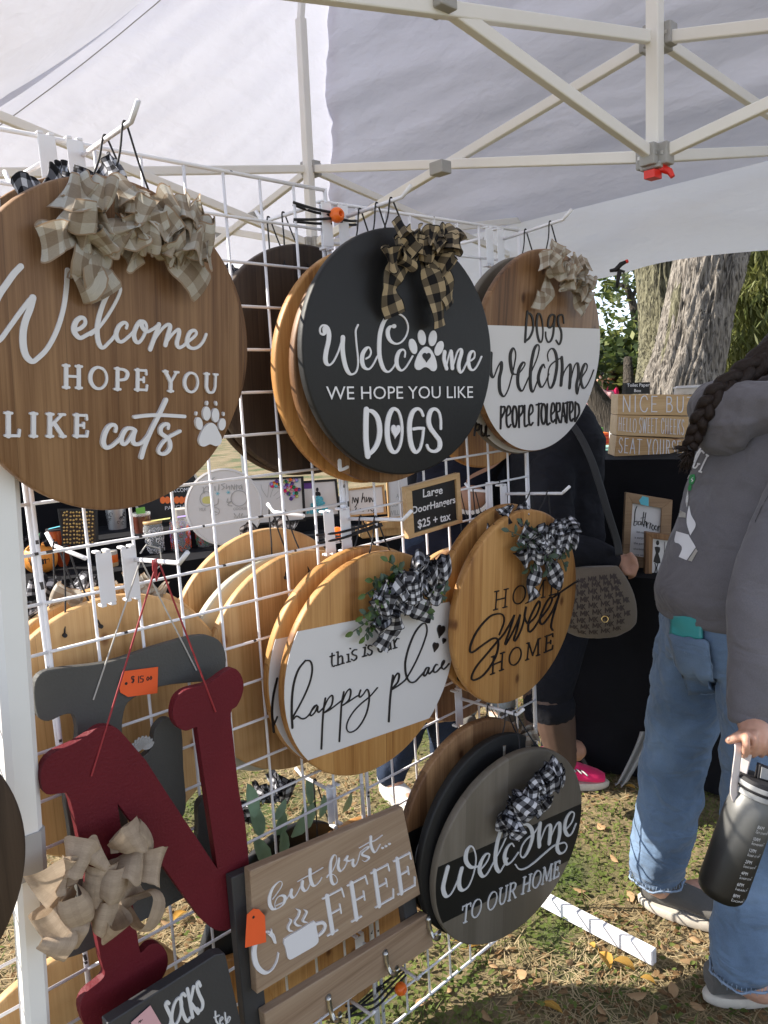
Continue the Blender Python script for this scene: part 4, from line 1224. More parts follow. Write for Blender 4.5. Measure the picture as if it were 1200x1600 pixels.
for k, a, b_, c, lab in (
    ('cats', (125,245), (205,190), (216,157), 'white hook carrying the brown Welcome cats sign'),
    ('black', (537,340), (628,308), (642,290), 'white hook carrying the black Welcome dogs sign'),
    ('dogsw', (781,375), (880,343), (893,327), 'white hook carrying the Dogs welcome people tolerated sign'),
    ('N', (207,873), (280,880), (293,863), 'white hook carrying the maroon and grey letters'),
    ('happy', (540,810), (630,812), (643,798), 'white hook carrying the happy place sign'),
    ('sweet', (785,771), (878,771), (890,760), 'white hook above the Home sweet home sign'),
    ('gray', (715,1090), (808,1117), (818,1108), 'white hook above the grey Welcome to our home sign'),
    ('r1', (65,255), (15,285), (7,268), 'white hook at the back of the wall, beside the top of the brown cats sign'),
    ('r2', (480,325), (410,347), (400,330), 'white hook at the back of the wall, above the dark brown boards'),
    ('r3', (755,372), (702,385), (694,370), 'white hook at the back of the wall, right of the black sign'),
    ('r4', (133,872), (83,852), (73,833), 'white hook at the back of the wall, in front of the orange pumpkin'),
    ('r5', (475,806), (428,800), (418,787), 'white hook at the back of the wall, below the red candle jars'),
    ('r6', (770,768), (735,766), (727,755), 'white hook at the back of the wall, right of the price sign'),
    ('r7', (525,1240), (472,1212), (462,1200), 'white hook at the back of the wall, above the pale green leaves'),
    ('c1', (562,1470), (583,1482), (588,1475), 'short white hook holding the coffee hook rack'),
    ('l1', (622,1508), (652,1530), (657,1524), 'low white hook below the coffee rack, nearer the wall end'),
    ('l2', (546,1562), (580,1586), (585,1580), 'low white hook below the coffee rack, beside the cord')):
    HK[k] = hook(a, b_, c, lab, plate=(k not in ('l1', 'l2', 'r1', 'r4', 'r2', 'r5', 'r3')), twin=(k in ('cats','N','black','happy','dogsw','r2')))
def hook_pt(k, off):
    """point on a hook's rod at a given distance out of the wall"""
    _, S, B_ = HK[k]
    d = (B_-S).dot(NN)
    return S.lerp(B_, off/d)
# cords of the front signs, and the signs hung behind them on the same hooks
def hang(root, plane, k, r=RD, off=None, w=0.034, mat=None):
    top = plane.pt(0, r, -0.019)
    o_ = (top - WALL0).dot(NN) if off is None else off
    d = (HK[k][2]-HK[k][1]).dot(NN)
    o_ = max(0.02, min(o_, d*0.97)) if d > 0 else min(-0.02, max(o_, d*0.97))
    ap = hook_pt(k, o_)
    u = plane.matrix().inverted() @ ap
    x = max(-0.09, min(0.09, u.x))
    zt = math.sqrt(max(0, (r-0.004)**2 - x*x))
    loop_cord(root, plane, ap, ((x-w, 0.010, math.sqrt(max(0,(r-.004)**2-(x-w)**2))-0.01), (x+w, 0.010, math.sqrt(max(0,(r-.004)**2-(x+w)**2))-0.01)), mat or M['cord'])
hang(cats_root, PL['cats'], 'cats'); hang(black_root, PL['black'], 'black'); hang(dogsw_root, PL['dogsw'], 'dogsw')
hang(happy_root, PL['happy'], 'happy'); hang(sweet_root, PL['sweet'], 'sweet'); hang(gray_root, PL['gray'], 'gray')
def behind(k, dn, dh, dz, mat, label, turn=0.0, bandm=None, r=RD):
    p = PL[k]
    q = Plane(p.o - p.n*dn + HH*dh + ZZ*dz, YAW - 0.02 + turn, 0.06)
    root, _ = round_sign(q, mat, label, 'spare round signs hung behind the front ones', r)
    hang(root, q, k, r)
    return root, q
rt, q = behind('cats', 0.05, 0.02, 0.012, M['wood_brown'], 'brown round sign hidden behind the large cats sign')
bow(rt, M['bow_black'], (-0.04, -0.012, 0.205), (0.14, 0.07), 7, 0.05, seed=61)
rt, q = behind('black', 0.050, 0.0, -0.020, M['wood_brown'], 'brown round sign directly behind the black Welcome dogs sign')
ik = Ink(q); ik.draw((380, 700, 6), [[(900,120),(905,200)],[(905,205),(940,195),(975,178)]], 0.006, 0.008); ik.build(M['letter_white'], rt)
rt, q = behind('black', 0.098, -0.01, -0.022, M['wood_gold'], 'honey brown round sign, rearmost of the stack behind the black sign')
rt, q = behind('dogsw', 0.055, 0.006, -0.012, M['wood_greyboard'], 'grey topped round sign behind the Dogs welcome people tolerated sign')
band(rt, q, M['white_paint'], [((938.7, 520), (740, 514))], RD-0.003)
ik = Ink(q, 0.0007)
ik.draw((400, 400, 3), [[(1030,785),(1022,840)],[(1030,790),(1046,790),(1044,812),(1028,818)],[(1056,795),(1056,838),(1070,838),(1074,800)],[(1080,790),(1078,840),(1092,842)]], 0.004, 0.005); ik.build(M['letter_black'], rt)
rt, q = behind('happy', 0.040, -0.004, 0.004, M['wood_gold'], 'golden round sign with white band hidden behind the happy place sign')
band(rt, q, M['white_paint'], [((690, 945), (440, 997)), ((455, 1192), (650, 1128))], RD-0.0015)
ik = Ink(q, 0.0007); ik.draw((400, 800, 3), [[(98,780),(80,860),(74,940),(82,1030)],[(82,1000),(98,960)]], 0.0030, 0.0045); ik.build(M['letter_black'], rt)
rt, q = behind('sweet', 0.045, 0.0, 0.006, M['wood_gold'], 'golden round sign half hidden behind the Home sweet home sign')
ik = Ink(q); ik.draw((700, 1040, 6), [[(140,70),(100,90),(88,120),(110,142),(150,135)]], 0.003, 0.004); ik.build(M['letter_black'], rt)
bow(rt, M['bow_black'], (-0.02, -0.012, 0.20), (0.13, 0.07), 6, 0.045, seed=66)
rt, q = behind('gray', 0.048, -0.022, 0.016, M['black_board'], 'black rimmed round sign directly behind the grey Welcome to our home sign')
rt, q = behind('gray', 0.100, -0.030, 0.034, M['wood_brown'], 'brown round sign with a beige bow behind the grey Welcome to our home sign')
ik = Ink(q)
band(rt, q, M['black_band'], [((700, 1270), (640, 1300)), ((650, 1420), (700, 1390))], RD-0.003)
ik = Ink(q, .0007); ik.draw((400, 1200, 3), [[(790,325),(765,360),(752,420),(765,462),(790,440)]], 0.005, 0.010); ik.build(M['letter_silver'], rt)
u, v = q.uv(772, 1172)
bow(rt, M['bow_beige'], (u, -0.016, v), (0.17, 0.085), 16, 0.05, seed=71, roll=0.1, tails=[[(-0.04,0,-0.02),(-0.06,-0.012,-0.05),(-0.07,-0.008,-0.07)]])

M['cream'] = plain('cream_paint', (0.50,0.47,0.36), .5, var=.05)
# signs hung on the far side of the wall: their plain backs face us
def back_sign(px, off, mat, label, hook_k=None, r=RD, turn=0.0, lean=-0.05):
    c = wall(off).hit(*px)
    q = Plane(c, YAW + PI + turn, lean)
    root, _ = round_sign(q, mat, label, 'signs hung on the far side of the wall', r)
    if hook_k:
        ap = hook_pt(hook_k, off)
        u = q.matrix().inverted() @ ap
        x = max(-0.08, min(0.08, u.x))
        loop_cord(root, q, ap, ((x-.03, 0.0215, r-.045), (x+.03, 0.0215, r-.045)), M['cord'])
        mb = MB()
        for d in (-.03, .03):
            mb.tube([(x+d, 0.019, r-.045), (x+d, 0.025, r-.045)], 0.0035, n=8)
        mb.build('screw_eye', M['cord'], root)
    return root, q
back_sign((476, 566), -0.075, M['wood_dark'], 'dark brown round sign seen from behind, nearest of the dark pair through the wires', 'r2')
rt, q = back_sign((462, 572), -0.125, M['wood_dark'], 'dark brown round sign seen from behind, farther of the dark pair through the wires', 'r2')
bow(rt, M['bow_black'], (0.12, -0.012, 0.17), (0.12, 0.07), 6, 0.045, seed=81)
back_sign((752, 592), -0.10, M['wood_gold'], 'golden round sign seen from behind, below the Dogs welcome sign', 'r3')
rt, q = back_sign((178, 1128), -0.075, M['wood_raw'], 'pale pine round sign seen from behind, left under the cats sign', 'r4')
bow(rt, M['bow_beige'], (-0.03, -0.012, 0.215), (0.19, 0.06), 9, 0.05, seed=83)
rt, q = back_sign((168, 1108), -0.120, M['wood_raw'], 'pale round sign behind the pine one at the left of the wall', 'r4')
bow(rt, M['bow_black'], (0.04, -0.012, 0.215), (0.16, 0.06), 8, 0.05, seed=84)
back_sign((466, 1028), -0.065, M['wood_raw'], 'pale pine round sign seen from behind with two screw eyes near its top', 'r5')
rt, q = back_sign((432, 1032), -0.112, M['cream'], 'cream painted round sign seen from behind, between two pine ones', 'r5')
rt, q = back_sign((412, 990), -0.155, M['wood_raw'], 'pale pine round sign seen from behind, topmost in the middle of the wall', None)
bow(rt, M['bow_black'], (-0.06, -0.012, 0.20), (0.14, 0.05), 6, 0.045, seed=86)
back_sign((722, 985), -0.060, M['wood_brown'], 'brown round sign seen from behind between the happy place and Home sweet home signs', 'r6')
back_sign((700, 990), -0.110, M['wood_raw'], 'pale round sign seen from behind, farthest under the price sign', 'r6')
rt, q = back_sign((540, 1428), -0.070, M['wood_gold'], 'golden round sign seen from behind above the coffee rack', 'r7')
rt, q = back_sign((440, 1445), -0.120, M['black_board'], 'black round sign on the far side with big pale green leaves', None, turn=0.1)
mb = MB()
rnd = random.Random(4)
qi = q.matrix().inverted()
for x, y, l, a in ((408,1300,.075,1.7),(388,1325,.06,2.3),(430,1310,.07,1.1),(455,1300,.085,.6),(420,1345,.075,1.9),(440,1335,.06,1.3),(485,1250,.06,1.5),(535,1262,.045,.9),(500,1270,.05,1.3),(405,1362,.05,2.3),(470,1285,.05,1.2),(425,1275,.05,.7),(398,1270,.07,1.6)):
    c = qi @ wall(-0.085 + rnd.uniform(-.01,.03)).hit(x, y+8)
    d = Vector((-math.cos(a), rnd.uniform(-.1,.2), math.sin(a)))
    leaf_mesh(mb, c, d, Vector((0.2,1,0.2)), l, l*0.42, 0.25)
mb.build('greenery', M['leaf_sage'], rt, smooth=True)
c = qi @ wall(-0.10).hit(422, 1250)
bow(rt, M['bow_black'], (c.x, c.y, c.z), (0.16, 0.10), 9, 0.055, seed=88)
back_sign((112, 1668), -0.07, M['wood_raw'], 'pale pine round sign with sunlit rim at the lower left of the wall', None)
back_sign((330, 1665), -0.08, M['wood_gold'], 'golden round sign seen from behind low between the letter N and the coffee rack', None)
back_sign((-62, 1110), -0.36, M['wood_raw'], 'pale round sign at the left edge beyond the tent leg', None)
# dark sign hung in front of the left panel, its rim just in the picture
q = Plane(wall(0.17).hit(-290, 1440), YAW, 0.08)
rt, _ = round_sign(q, M['wood_dark'], 'dark espresso round sign whose right rim shows at the left edge of the photo')

# ---------------------------------------------------------------- hanging wooden letters
def letter(poly, off, mat, label, thick=0.016, name='wooden_letter'):
    pl = wall(off)
    cx = sum(p[0] for p in poly)/len(poly); cy = sum(p[1] for p in poly)/len(poly)
    pl = Plane(pl.hit(cx, cy))
    uv = [Vector(pl.uv(*p)) for p in poly]
    root = empty(name, pl.matrix(), label, 'letter')
    mb = MB(); mb.prism([(u.x, u.y) for u in uv], 0.0, thick)
    o = mb.build('letter_body', mat, root)
    bevel(o, 0.0015, 2, 25)
    return root, pl
def rounded(pts, k=3):
    """corner points flagged by a third value stay sharp; others are smoothed"""
    out = []
    n = len(pts)
    for i in range(n):
        p0, p1, p2, p3 = [Vector(pts[(i+d) % n][:2]) for d in (-1, 0, 1, 2)]
        s1, s2 = len(pts[i]) > 2, len(pts[(i+1) % n]) > 2
        if s1: p0 = p1*2 - p2
        if s2: p3 = p2*2 - p1
        if s1 and s2: out.append(tuple(p1)); continue
        for j in range(k):
            t = j/k
            out.append(tuple(0.5*((2*p1)+(p2-p0)*t+(2*p0-5*p1+4*p2-p3)*t*t+(3*p1-p0-3*p2+p3)*t**3)))
    return out
EPTS = [(54,1092),(55,1066),(68,1051),(100,1044),(170,1035),(240,1012),(305,994),(335,996),(350,1012),(353,1040),(340,1062),(305,1066),(250,1073),(207,1092),(194,1112),(191,1150),(197,1190),(225,1182),(238,1165),(242,1140),(256,1124),(270,1124),(284,1140),(287,1200),(291,1260),(280,1282),(262,1272),(245,1242),(203,1252),(204,1330),(216,1364),(262,1352),(300,1332),(310,1300),(310,1260),(322,1246),(338,1252),(345,1290),(348,1360),(335,1386),(290,1402),(150,1480),(103,1498),(86,1500),(77,1486),(86,1465),(118,1448),(122,1400),(108,1290),(102,1245),(112,1200),(121,1150),(116,1119),(100,1117),(76,1127),(60,1120)]
root, pl = letter(rounded(EPTS), 0.030, M['grey_letter'], 'charcoal grey wooden letter E hanging behind the maroon N')
MI = pl.matrix().inverted()
mb = MB()
ap = hook_pt('N', 0.030)
for e in ((145,1093),(306,1047)):
    mb.tube([MI @ ap, MI @ pl.hit(*e) - Vector((0,.002,0))], 0.0013, n=6)
mb.tube([MI @ (ap+ZZ*.01+HH*.00), MI @ (ap+ZZ*.022+HH*.012), MI @ (ap+ZZ*.012+HH*.035), MI @ (ap-ZZ*.015+HH*.036), MI @ (ap-ZZ*.022+HH*.022)], 0.0013, n=6)
mb.build('hanging_cord', M['cord_grey'], root)
mb = MB()
c = MI @ pl.hit(222, 1170, .004)
for k in range(9):
    a = k/9*PI*0.9 + 0.2
    leaf_mesh(mb, c, Vector((math.cos(a), -.2, math.sin(a))), Vector((0,-1,0)), 0.022, 0.012, .1)
mb.build('silver_flower', M['tent_grey'], root)
NPTS = [(72,1241),(64,1221),(65,1202),(73,1186),(90,1173),(117,1161),(138,1148),(153,1137),(167,1134),(183,1138),(198,1153,1),(228,1188,1),(260,1238,1),(340,1358,1),(317,1200,1),(308,1136,1),(300,1139),(290,1142),(279,1137),(271,1123),(271,1106),(278,1088),(293,1077),(320,1070),(334,1063),(350,1051),(365,1044),(376,1053),(381,1070),(378,1088),(370,1104),(361,1114),(365,1157),(374,1238),(384,1290),(392,1400),(387,1427),(367,1448),(343,1455),(322,1443),(300,1417),(233,1323,1),(184,1256,1),(196,1340,1),(210,1427,1),(218,1482),(222,1488),(233,1477),(248,1475),(260,1487),(262,1510),(247,1537),(213,1560),(173,1597),(150,1612),(135,1606),(125,1577),(133,1553),(157,1533),(164,1520),(158,1500),(140,1400),(120,1293),(107,1243),(96,1240)]
root, pl = letter(rounded(NPTS), 0.098, M['maroon'], 'big maroon wooden letter N with a burlap bow hanging at the left')
MI = pl.matrix().inverted()
mb = MB()
ap = hook_pt('N', 0.090)
for e in ((142,1212),(336,1112)):
    mb.tube([MI @ ap + Vector((0,0,.003)), MI @ pl.hit(*e) - Vector((0,.002,0))], 0.0015, n=6)
for k in range(4):
    mb.tube([MI @ (ap+ZZ*.004-HH*.003*k), MI @ (ap-ZZ*.012-HH*(.004+.002*k)), MI @ (ap-ZZ*.03-HH*.006), MI @ (ap-ZZ*.018+HH*.001)], 0.0013, n=5)
mb.build('hanging_cord', M['cord_red'], root)
u, v = pl.uv(138, 1368)
bow(root, M['bow_burlap'], (u, -0.012, v), (0.150, 0.190), 15, 0.070, seed=97, depth=1.0, crumple=.35, rowz=.22, px=.32, ln=.044,
    tails=[[(-0.02,-.01,0.02),(-0.05,-0.03,0.045),(-0.085,-0.02,0.03)], [(0.02,-.01,0),(0.035,-0.02,-0.03),(0.045,-0.012,-0.06)]])
def price_tag(pl, poly, hole, mat, label, off=0.0, text=None):
    c = (sum(p[0] for p in poly)/len(poly), sum(p[1] for p in poly)/len(poly))
    q = Plane(pl.hit(c[0], c[1], off)); q.h, q.v, q.n = pl.h, pl.v, pl.n
    root = empty('price_tag', q.matrix(), label, 'price tag')
    mb = MB(); mb.prism([tuple(q.uv(*p)) for p in poly], 0, 0.0006)
    mb.build('card', mat, root)
    if hole:
        u, v = q.uv(*hole)
        mb = MB(); mb.lathe([(0,-.0006),(.0024,-.0006),(.0024,.0003)], n=14, c=(u,0,v), ax='y'); mb.build('eyelet', M['cord'], root)
    if text:
        ik = Ink(q, 0, .0003)
        text(ik); ik.build(M['cord'], root)
    return root
plE = wall(0.030)
price_tag(plE, [(186,1070),(193,1049),(247,1042),(246,1083),(200,1089),(188,1082)], (197,1068), M['orange_tag'], 'orange price card reading $15.00 taped on the grey letter', 0.004,
  lambda ik: ik.draw((200,1040,6), [[(60,105),(35,105),(35,125),(55,130),(50,152),(32,155)],[(48,98),(44,162)],[(100,100),(98,158)],[(145,98),(118,100),(118,122),(140,126),(138,150),(112,155)],[(185,105),(175,125),(185,138),(195,120),(186,104)],[(215,100),(205,118),(213,130),(222,112),(214,99)]], 0.0013, 0.0015))

# ---------------------------------------------------------------- coffee hook rack
OFFC = 0.14
pc = Plane(wall(OFFC).hit(525, 1400))
root = empty('coffee_hook_rack', pc.matrix(), 'weathered board rack lettered but first COFFEE with metal hooks below', 'hook rack')
coffee_root = root
def quad(mb, pts, y0, y1): mb.prism([tuple(pc.uv(*p)) for p in pts], y0, y1)
mb = MB(); quad(mb, [(391,1361),(630,1262),(658,1397),(402,1554)], 0, 0.020)
bevel(mb.build('top_board', M['wood_barn'], root), 0.0015, 1)
mb = MB(); quad(mb, [(413,1584),(668,1428),(678,1478),(420,1642)], 0, 0.020)
bevel(mb.build('lower_board', M['wood_barn'], root), 0.0015, 1)
for pts in ([(372,1380),(404,1366),(430,1620),(396,1640)], [(622,1275),(640,1266),(668,1460),(648,1470)]):
    mb = MB(); quad(mb, pts, 0.0205, 0.040)
    bevel(mb.build('slat', M['slate'], root), 0.0015, 1)
ink = Ink(pc)
z = (385, 1290, 8.5714)
ink.draw(z, [[(345,985),(400,912),(465,812),(468,752),(425,752),(350,832),(308,940),(306,1040),(340,1108),(385,1112)],[(382,1100),(376,1040),(410,962),(470,932),(512,960),(492,1040),(440,1090),(392,1115)],[(392,1070),(430,1050),(470,1032),(530,985),(600,862)],
 [(600,862),(588,920),(612,958),(650,940),(702,850),(745,750)],[(745,750),(740,820),(772,868),(812,850),(852,770)],[(846,588),(850,700),(880,788),(920,798),(970,750),(1005,690)],[(680,748),(780,690),(900,630),(1020,558)]], 0.0011, 0.0068)
z = (500, 1290, 7.5)
ink.draw(z, [[(100,572),(75,600)],[(78,596),(132,545),(185,430),(184,352),(156,346),(122,420),(116,540),(130,650),(160,685),(195,660),(190,612),(156,572),(100,566)],[(215,405),(206,480),(235,530),(280,490),(312,428)],[(212,380),(222,378)],
 [(275,410),(300,372),(318,352),(302,400),(340,410),(382,395),(376,440),(396,474),(430,430),(455,345)],[(455,345),(472,302),(540,250),(562,256),(482,330),(560,365),(558,392),(520,418),(490,404)],[(590,130),(590,220),(620,298),(650,300),(700,214)],[(455,260),(560,200),(640,170),(725,108)]], 0.0011, 0.0062)
for c in ((727,258),(767,237),(808,212)): ink.blob(z, c, 17, 11, -30)
ink.word('FFEE', (512.5, 1460.5), (648, 1382.5), (503.5, 1403), 0.0088, 0.0030, gap=0.14)
z = (385, 1410, 8.5714)
ink.strip(ink.uvs([(382,535),(356,430),(300,385),(220,400),(140,470),(98,600),(96,720),(130,840),(200,915),(270,930),(340,880),(395,780),(418,670)], *z), 0.0024, 0.0090)
ink.shape(z, [(262,405),(300,410),(328,345),(345,440),(384,535),(362,540),(330,470)], 1)
ink.shape(z, [(490,485),(690,365),(897,240),(925,340),(952,480),(938,535),(880,585),(740,665),(605,742),(560,752),(538,722),(512,600)], 2)
ink.draw(z, [[(932,278),(1010,264),(1042,305),(1020,375),(962,430)]], 0.0050, 0.0062)
ink.draw(z, [[(655,80),(700,110),(682,180),(636,250),(660,295),(725,303)],[(760,92),(795,120),(766,190),(744,232),(760,250),(805,258)],[(565,210),(586,240),(552,310),(552,350),(570,368),(610,373)]], 0.0018, 0.0042, taper=0.2)
ink.build(M['letter_white'], root)
for (x, y) in ((516,1576),(605,1506),(672,1452)):
    u, v = pc.uv(x-4, y-18)
    mb = MB()
    mb.lathe([(0,-.003),(.0065,-.0026),(.007,0.0)], n=12, c=(u,0,v), ax='y')
    mb.tube(catmull([(u,-.002,v+.002),(u,-.004,v-.022),(u+.002,-.014,v-.040),(u+.003,-.026,v-.036),(u+.003,-.030,v-.022)], 5), [0.0058]*6+[0.0048]*10+[0.0042]*5, n=8)
    mb.lathe([(0,-.004),(.0045,-.002),(.0055,.001),(0,.004)], n=10, c=(u+.003,-.030,v-.020), ax='y')
    mb.build('wall_hook', M['steel'], root, smooth=True)
price_tag(pc, [(383,1481),(386,1429),(396,1420),(405,1421),(414,1431),(416,1472)], (396,1433), M['orange_tag'], 'blank orange price card on the end of the coffee rack', 0.006)

# ---------------------------------------------------------------- dark board lettered SOCKS
ps = Plane(wall(0.165).hit(270, 1570))
root = empty('socks_board', ps.matrix(), 'dark grey board with pale lettering SOCKS, cut off by the bottom of the photo', 'sign board')
mb = MB(); mb.prism([tuple(ps.uv(*q)) for q in [(168,1600),(337,1492),(352,1490),(398,1690),(200,1790)]], 0, 0.022)
bevel(mb.build('board', M['slate'], root), 0.0015, 1)
ink = Ink(ps)
z = (200, 1500, 6)
ink.draw(z, [[(382,405),(362,388),(350,420),(376,480),(400,540),(390,600),(362,640)],[(535,332),(512,312),(492,350),(500,450),(530,540),(558,568),(575,540)],[(553,268),(603,533)],[(610,248),(578,400)],[(578,390),(655,495)],[(675,240),(656,202),(640,240),(660,310),(695,390),(690,450),(662,474),(645,452)]], 0.0046, 0.0052)
ink.ring(z, (452, 480), 40, 128, 0.0046, 0.0052, -0.20)
ink.draw(z, [[(815,480),(820,560),(842,596)],[(803,536),(852,514)],[(858,572),(885,545),(876,530),(856,560),(862,602),(885,590)],[(905,492),(912,560),(932,580),(954,538),(936,532),(915,592)]], 0.0018, 0.0026)
ink.build(M['letter_silver'], root)
price_tag(ps, [(205,1598),(235,1571),(252,1600),(262,1640),(215,1650)], None, M['pink_tag'], 'pale pink price card on the dark socks board', 0.003,
  lambda ik: ik.draw((200,1500,6), [[(100,590),(105,570),(115,585),(118,562)],[(125,570),(135,558)]], 0.0008, 0.0008))

# ---------------------------------------------------------------- price sign on the wall
pp = Plane(wall(0.018).hit(676, 790))
root = empty('price_sign', pp.matrix(), 'small oak framed black sign reading Large DoorHangers $25 + tax', 'sign')
o4 = [pp.uv(631,761), pp.uv(715.5,738.5), pp.uv(720,816), pp.uv(636,842)]
i4 = [pp.uv(641,767), pp.uv(710,748.5), pp.uv(713.5,812), pp.uv(645,833)]
for k in range(4):
    a, b_ = o4[k], o4[(k+1) % 4]; c, d = i4[(k+1) % 4], i4[k]
    mb = MB(); mb.prism([a, b_, c, d], -0.006, 0.008)
    bevel(mb.build('frame', M['wood_box'], root), 0.0008, 1)
mb = MB(); mb.prism(i4, 0.0, 0.008); mb.build('panel', M['black_board'], root)
ink = Ink(pp, 0.0, 0.0006)
z = (560, 680, 6)
ink.typeset('Large', (603,583), (788,546), (603,505), z, bold=.018)
ink.typeset('DoorHangers', (503,738), (908,632), (500,668), z, bold=.018)
ink.typeset('$25 + tax', (556,872), (864,790), (552,792), z, bold=.018)
ink.build(M['letter_white'], root)

# ---------------------------------------------------------------- bungee cords with orange balls
def bungee(lines, ball, label, off):
    c = wall(off).hit(*ball)
    root = empty('ball_bungee', Plane(c).matrix(), label, 'bungee cord', 'black bungee cords with orange balls tying the wire panels')
    inv = Plane(c).matrix().inverted()
    mb = MB()
    for pts in lines:
        mb.tube(catmull([inv @ wall(o_).hit(x, y) for x, y, o_ in pts], 5), 0.0026, n=7)
    mb.build('cord', M['cord'], root, smooth=True)
    mb = MB()
    prof = [(0.0045, 0.012)] + [(0.0145*math.cos(a), 0.0145*math.sin(a)) for a in [R(60-12*k) for k in range(11)]] + [(0.0045, -0.012), (0.0045, 0.012)]
    mb.lathe(prof, n=24, ax='y')
    mb.build('ball', M['bungee_ball'], root, smooth=True)
    return root
bungee([[(458,316,0.006),(490,326,0.016),(518,332,0.022)],[(458,320,-0.006),(490,331,0.0),(515,336,0.012)],[(459,343,0.006),(490,343,0.016),(520,341,0.022)],[(459,346,-0.006),(490,349,0.0),(518,350,0.01)],[(525,340,0.02),(545,345,0.01),(559,345,-0.006)],[(525,343,0.018),(545,351,0.0),(559,351,-0.004)]], (526.5, 336), 'bungee cord with orange ball at the top of the wall joint, beside the tent post', 0.026)
bungee([[(540,1572,0.004),(580,1568,0.02),(605,1545,0.02),(632,1518,0.0)],[(540,1590,0.004),(585,1575,0.02),(612,1548,0.02),(634,1524,0.0)],[(541,1585,-.004),(575,1556,-.012),(632,1512,-.004)],[(541,1588,-.004),(570,1566,-.012),(600,1540,-.01)]], (626, 1545), 'bungee cord with orange ball at the foot of the wall joint, under the coffee rack', 0.026)
bungee([[(494,836,0.004),(530,832,0.014),(568,822,0.016),(595,813,0.0)],[(496,848,0.004),(530,842,0.014),(568,830,0.016),(597,821,0.0)],[(494,840,-.004),(540,836,-.012),(596,818,-.006)]], (527, 834), 'bungee cord around the middle of the wall joint, ball half hidden by a plate', -0.022)
# ---------------------------------------------------------------- people
def skinmat(name, col):
    mt, N, L, B = newmat(name)
    tc = N.new('ShaderNodeTexCoord'); nz = N.new('ShaderNodeTexNoise'); nz.inputs['Scale'].default_value = 40; nz.inputs['Detail'].default_value = 5
    L.new(tc.outputs['Object'], nz.inputs['Vector'])
    r_ = ramp(N, [(0.3, tuple(c*0.85 for c in col)), (0.7, tuple(min(1, c*1.1) for c in col))]); L.new(nz.outputs['Fac'], r_.inputs[0])
    L.new(r_.outputs[0], B.inputs['Base Color'])
    B.inputs['Roughness'].default_value = 0.5
    B.inputs['Subsurface Weight'].default_value = 0.12
    B.inputs['Subsurface Radius'].default_value = (0.01, 0.004, 0.002)
    return mt
def fabric(name, col, var=0.12, fold=0.5, fscale=9.0, weave=420, wb=0.25, rough=0.9, worn=None):
    mt, N, L, B = newmat(name)
    tc = N.new('ShaderNodeTexCoord')
    n1 = N.new('ShaderNodeTexNoise'); n1.inputs['Scale'].default_value = 6; n1.inputs['Detail'].default_value = 6
    n2 = N.new('ShaderNodeTexNoise'); n2.inputs['Scale'].default_value = weave; n2.inputs['Detail'].default_value = 2
    n3 = N.new('ShaderNodeTexNoise'); n3.inputs['Scale'].default_value = fscale; n3.inputs['Detail'].default_value = 2; n3.inputs['Distortion'].default_value = 1.0
    mp = N.new('ShaderNodeMapping'); mp.inputs['Scale'].default_value = (1, 1, 1.7); mp.inputs['Rotation'].default_value = (.5, .3, 0)
    L.new(tc.outputs['Object'], mp.inputs[0])
    for q in (n1, n2): L.new(tc.outputs['Object'], q.inputs['Vector'])
    L.new(mp.outputs[0], n3.inputs['Vector'])
    stops = [(0.30, tuple(c*(1-var) for c in col)), (0.62, tuple(min(1, c*(1+var)) for c in col))]
    if worn: stops.append((0.74, worn))
    r_ = ramp(N, stops); L.new(n1.outputs['Fac'], r_.inputs[0])
    mr = N.new('ShaderNodeMapRange'); mr.inputs['To Min'].default_value = 0.8; mr.inputs['To Max'].default_value = 1.2
    L.new(n2.outputs['Fac'], mr.inputs['Value'])
    mx = N.new('ShaderNodeMix'); mx.data_type = 'RGBA'; mx.blend_type = 'MULTIPLY'; mx.inputs[0].default_value = 1
    L.new(r_.outputs[0], mx.inputs[6]); L.new(mr.outputs[0], mx.inputs[7]); L.new(mx.outputs[2], B.inputs['Base Color'])
    B.inputs['Roughness'].default_value = rough; B.inputs['Specular IOR Level'].default_value = 0.2
    B.inputs['Sheen Weight'].default_value = 0.15 if sum(col) > .2 else 0.0
    b1 = N.new('ShaderNodeBump'); b1.inputs['Strength'].default_value = fold; b1.inputs['Distance'].default_value = 0.03
    L.new(n3.outputs['Fac'], b1.inputs['Height'])
    b2 = N.new('ShaderNodeBump'); b2.inputs['Strength'].default_value = wb; b2.inputs['Distance'].default_value = 0.001
    L.new(n2.outputs['Fac'], b2.inputs['Height']); L.new(b1.outputs[0], b2.inputs['Normal']); L.new(b2.outputs[0], B.inputs['Normal'])
    return mt
M['skin'] = skinmat('light_skin', (0.56,0.31,0.22))
M['nail'] = plain('finger_nail', (0.62,0.40,0.33), 0.3)
M['skin_tan'] = skinmat('tanned_skin', (0.40,0.21,0.14))
M['hoodie'] = fabric('charcoal_hoodie_fleece', (0.130,0.123,0.134), fold=0.45, fscale=9)
M['denim'] = fabric('mid_blue_denim', (0.125,0.185,0.28), var=0.30, fold=0.5, fscale=11, weave=600, worn=(0.20,0.28,0.40))
M['denim_dark'] = fabric('dark_blue_denim', (0.022,0.032,0.058), var=0.3, fold=0.6, fscale=12)
M['denim_pale'] = fabric('pale_blue_denim', (0.34,0.43,0.52), var=0.2, fold=0.7, fscale=14)
M['black_cloth'] = fabric('black_fleece', (0.0085,0.0088,0.0125), var=0.2, fold=0.5)
M['navy_cloth'] = fabric('navy_knit', (0.012,0.014,0.026), var=0.2, fold=0.6)
M['sheer'] = plain('sheer_brown_mesh', (0.075,0.042,0.030), 0.6, var=0.2)
M['hair_dark'] = plain('dark_brown_hair', (0.017,0.009,0.006), 0.55, var=0.6, scale=160, bump=0.6, bscale=420, spec=0.3)
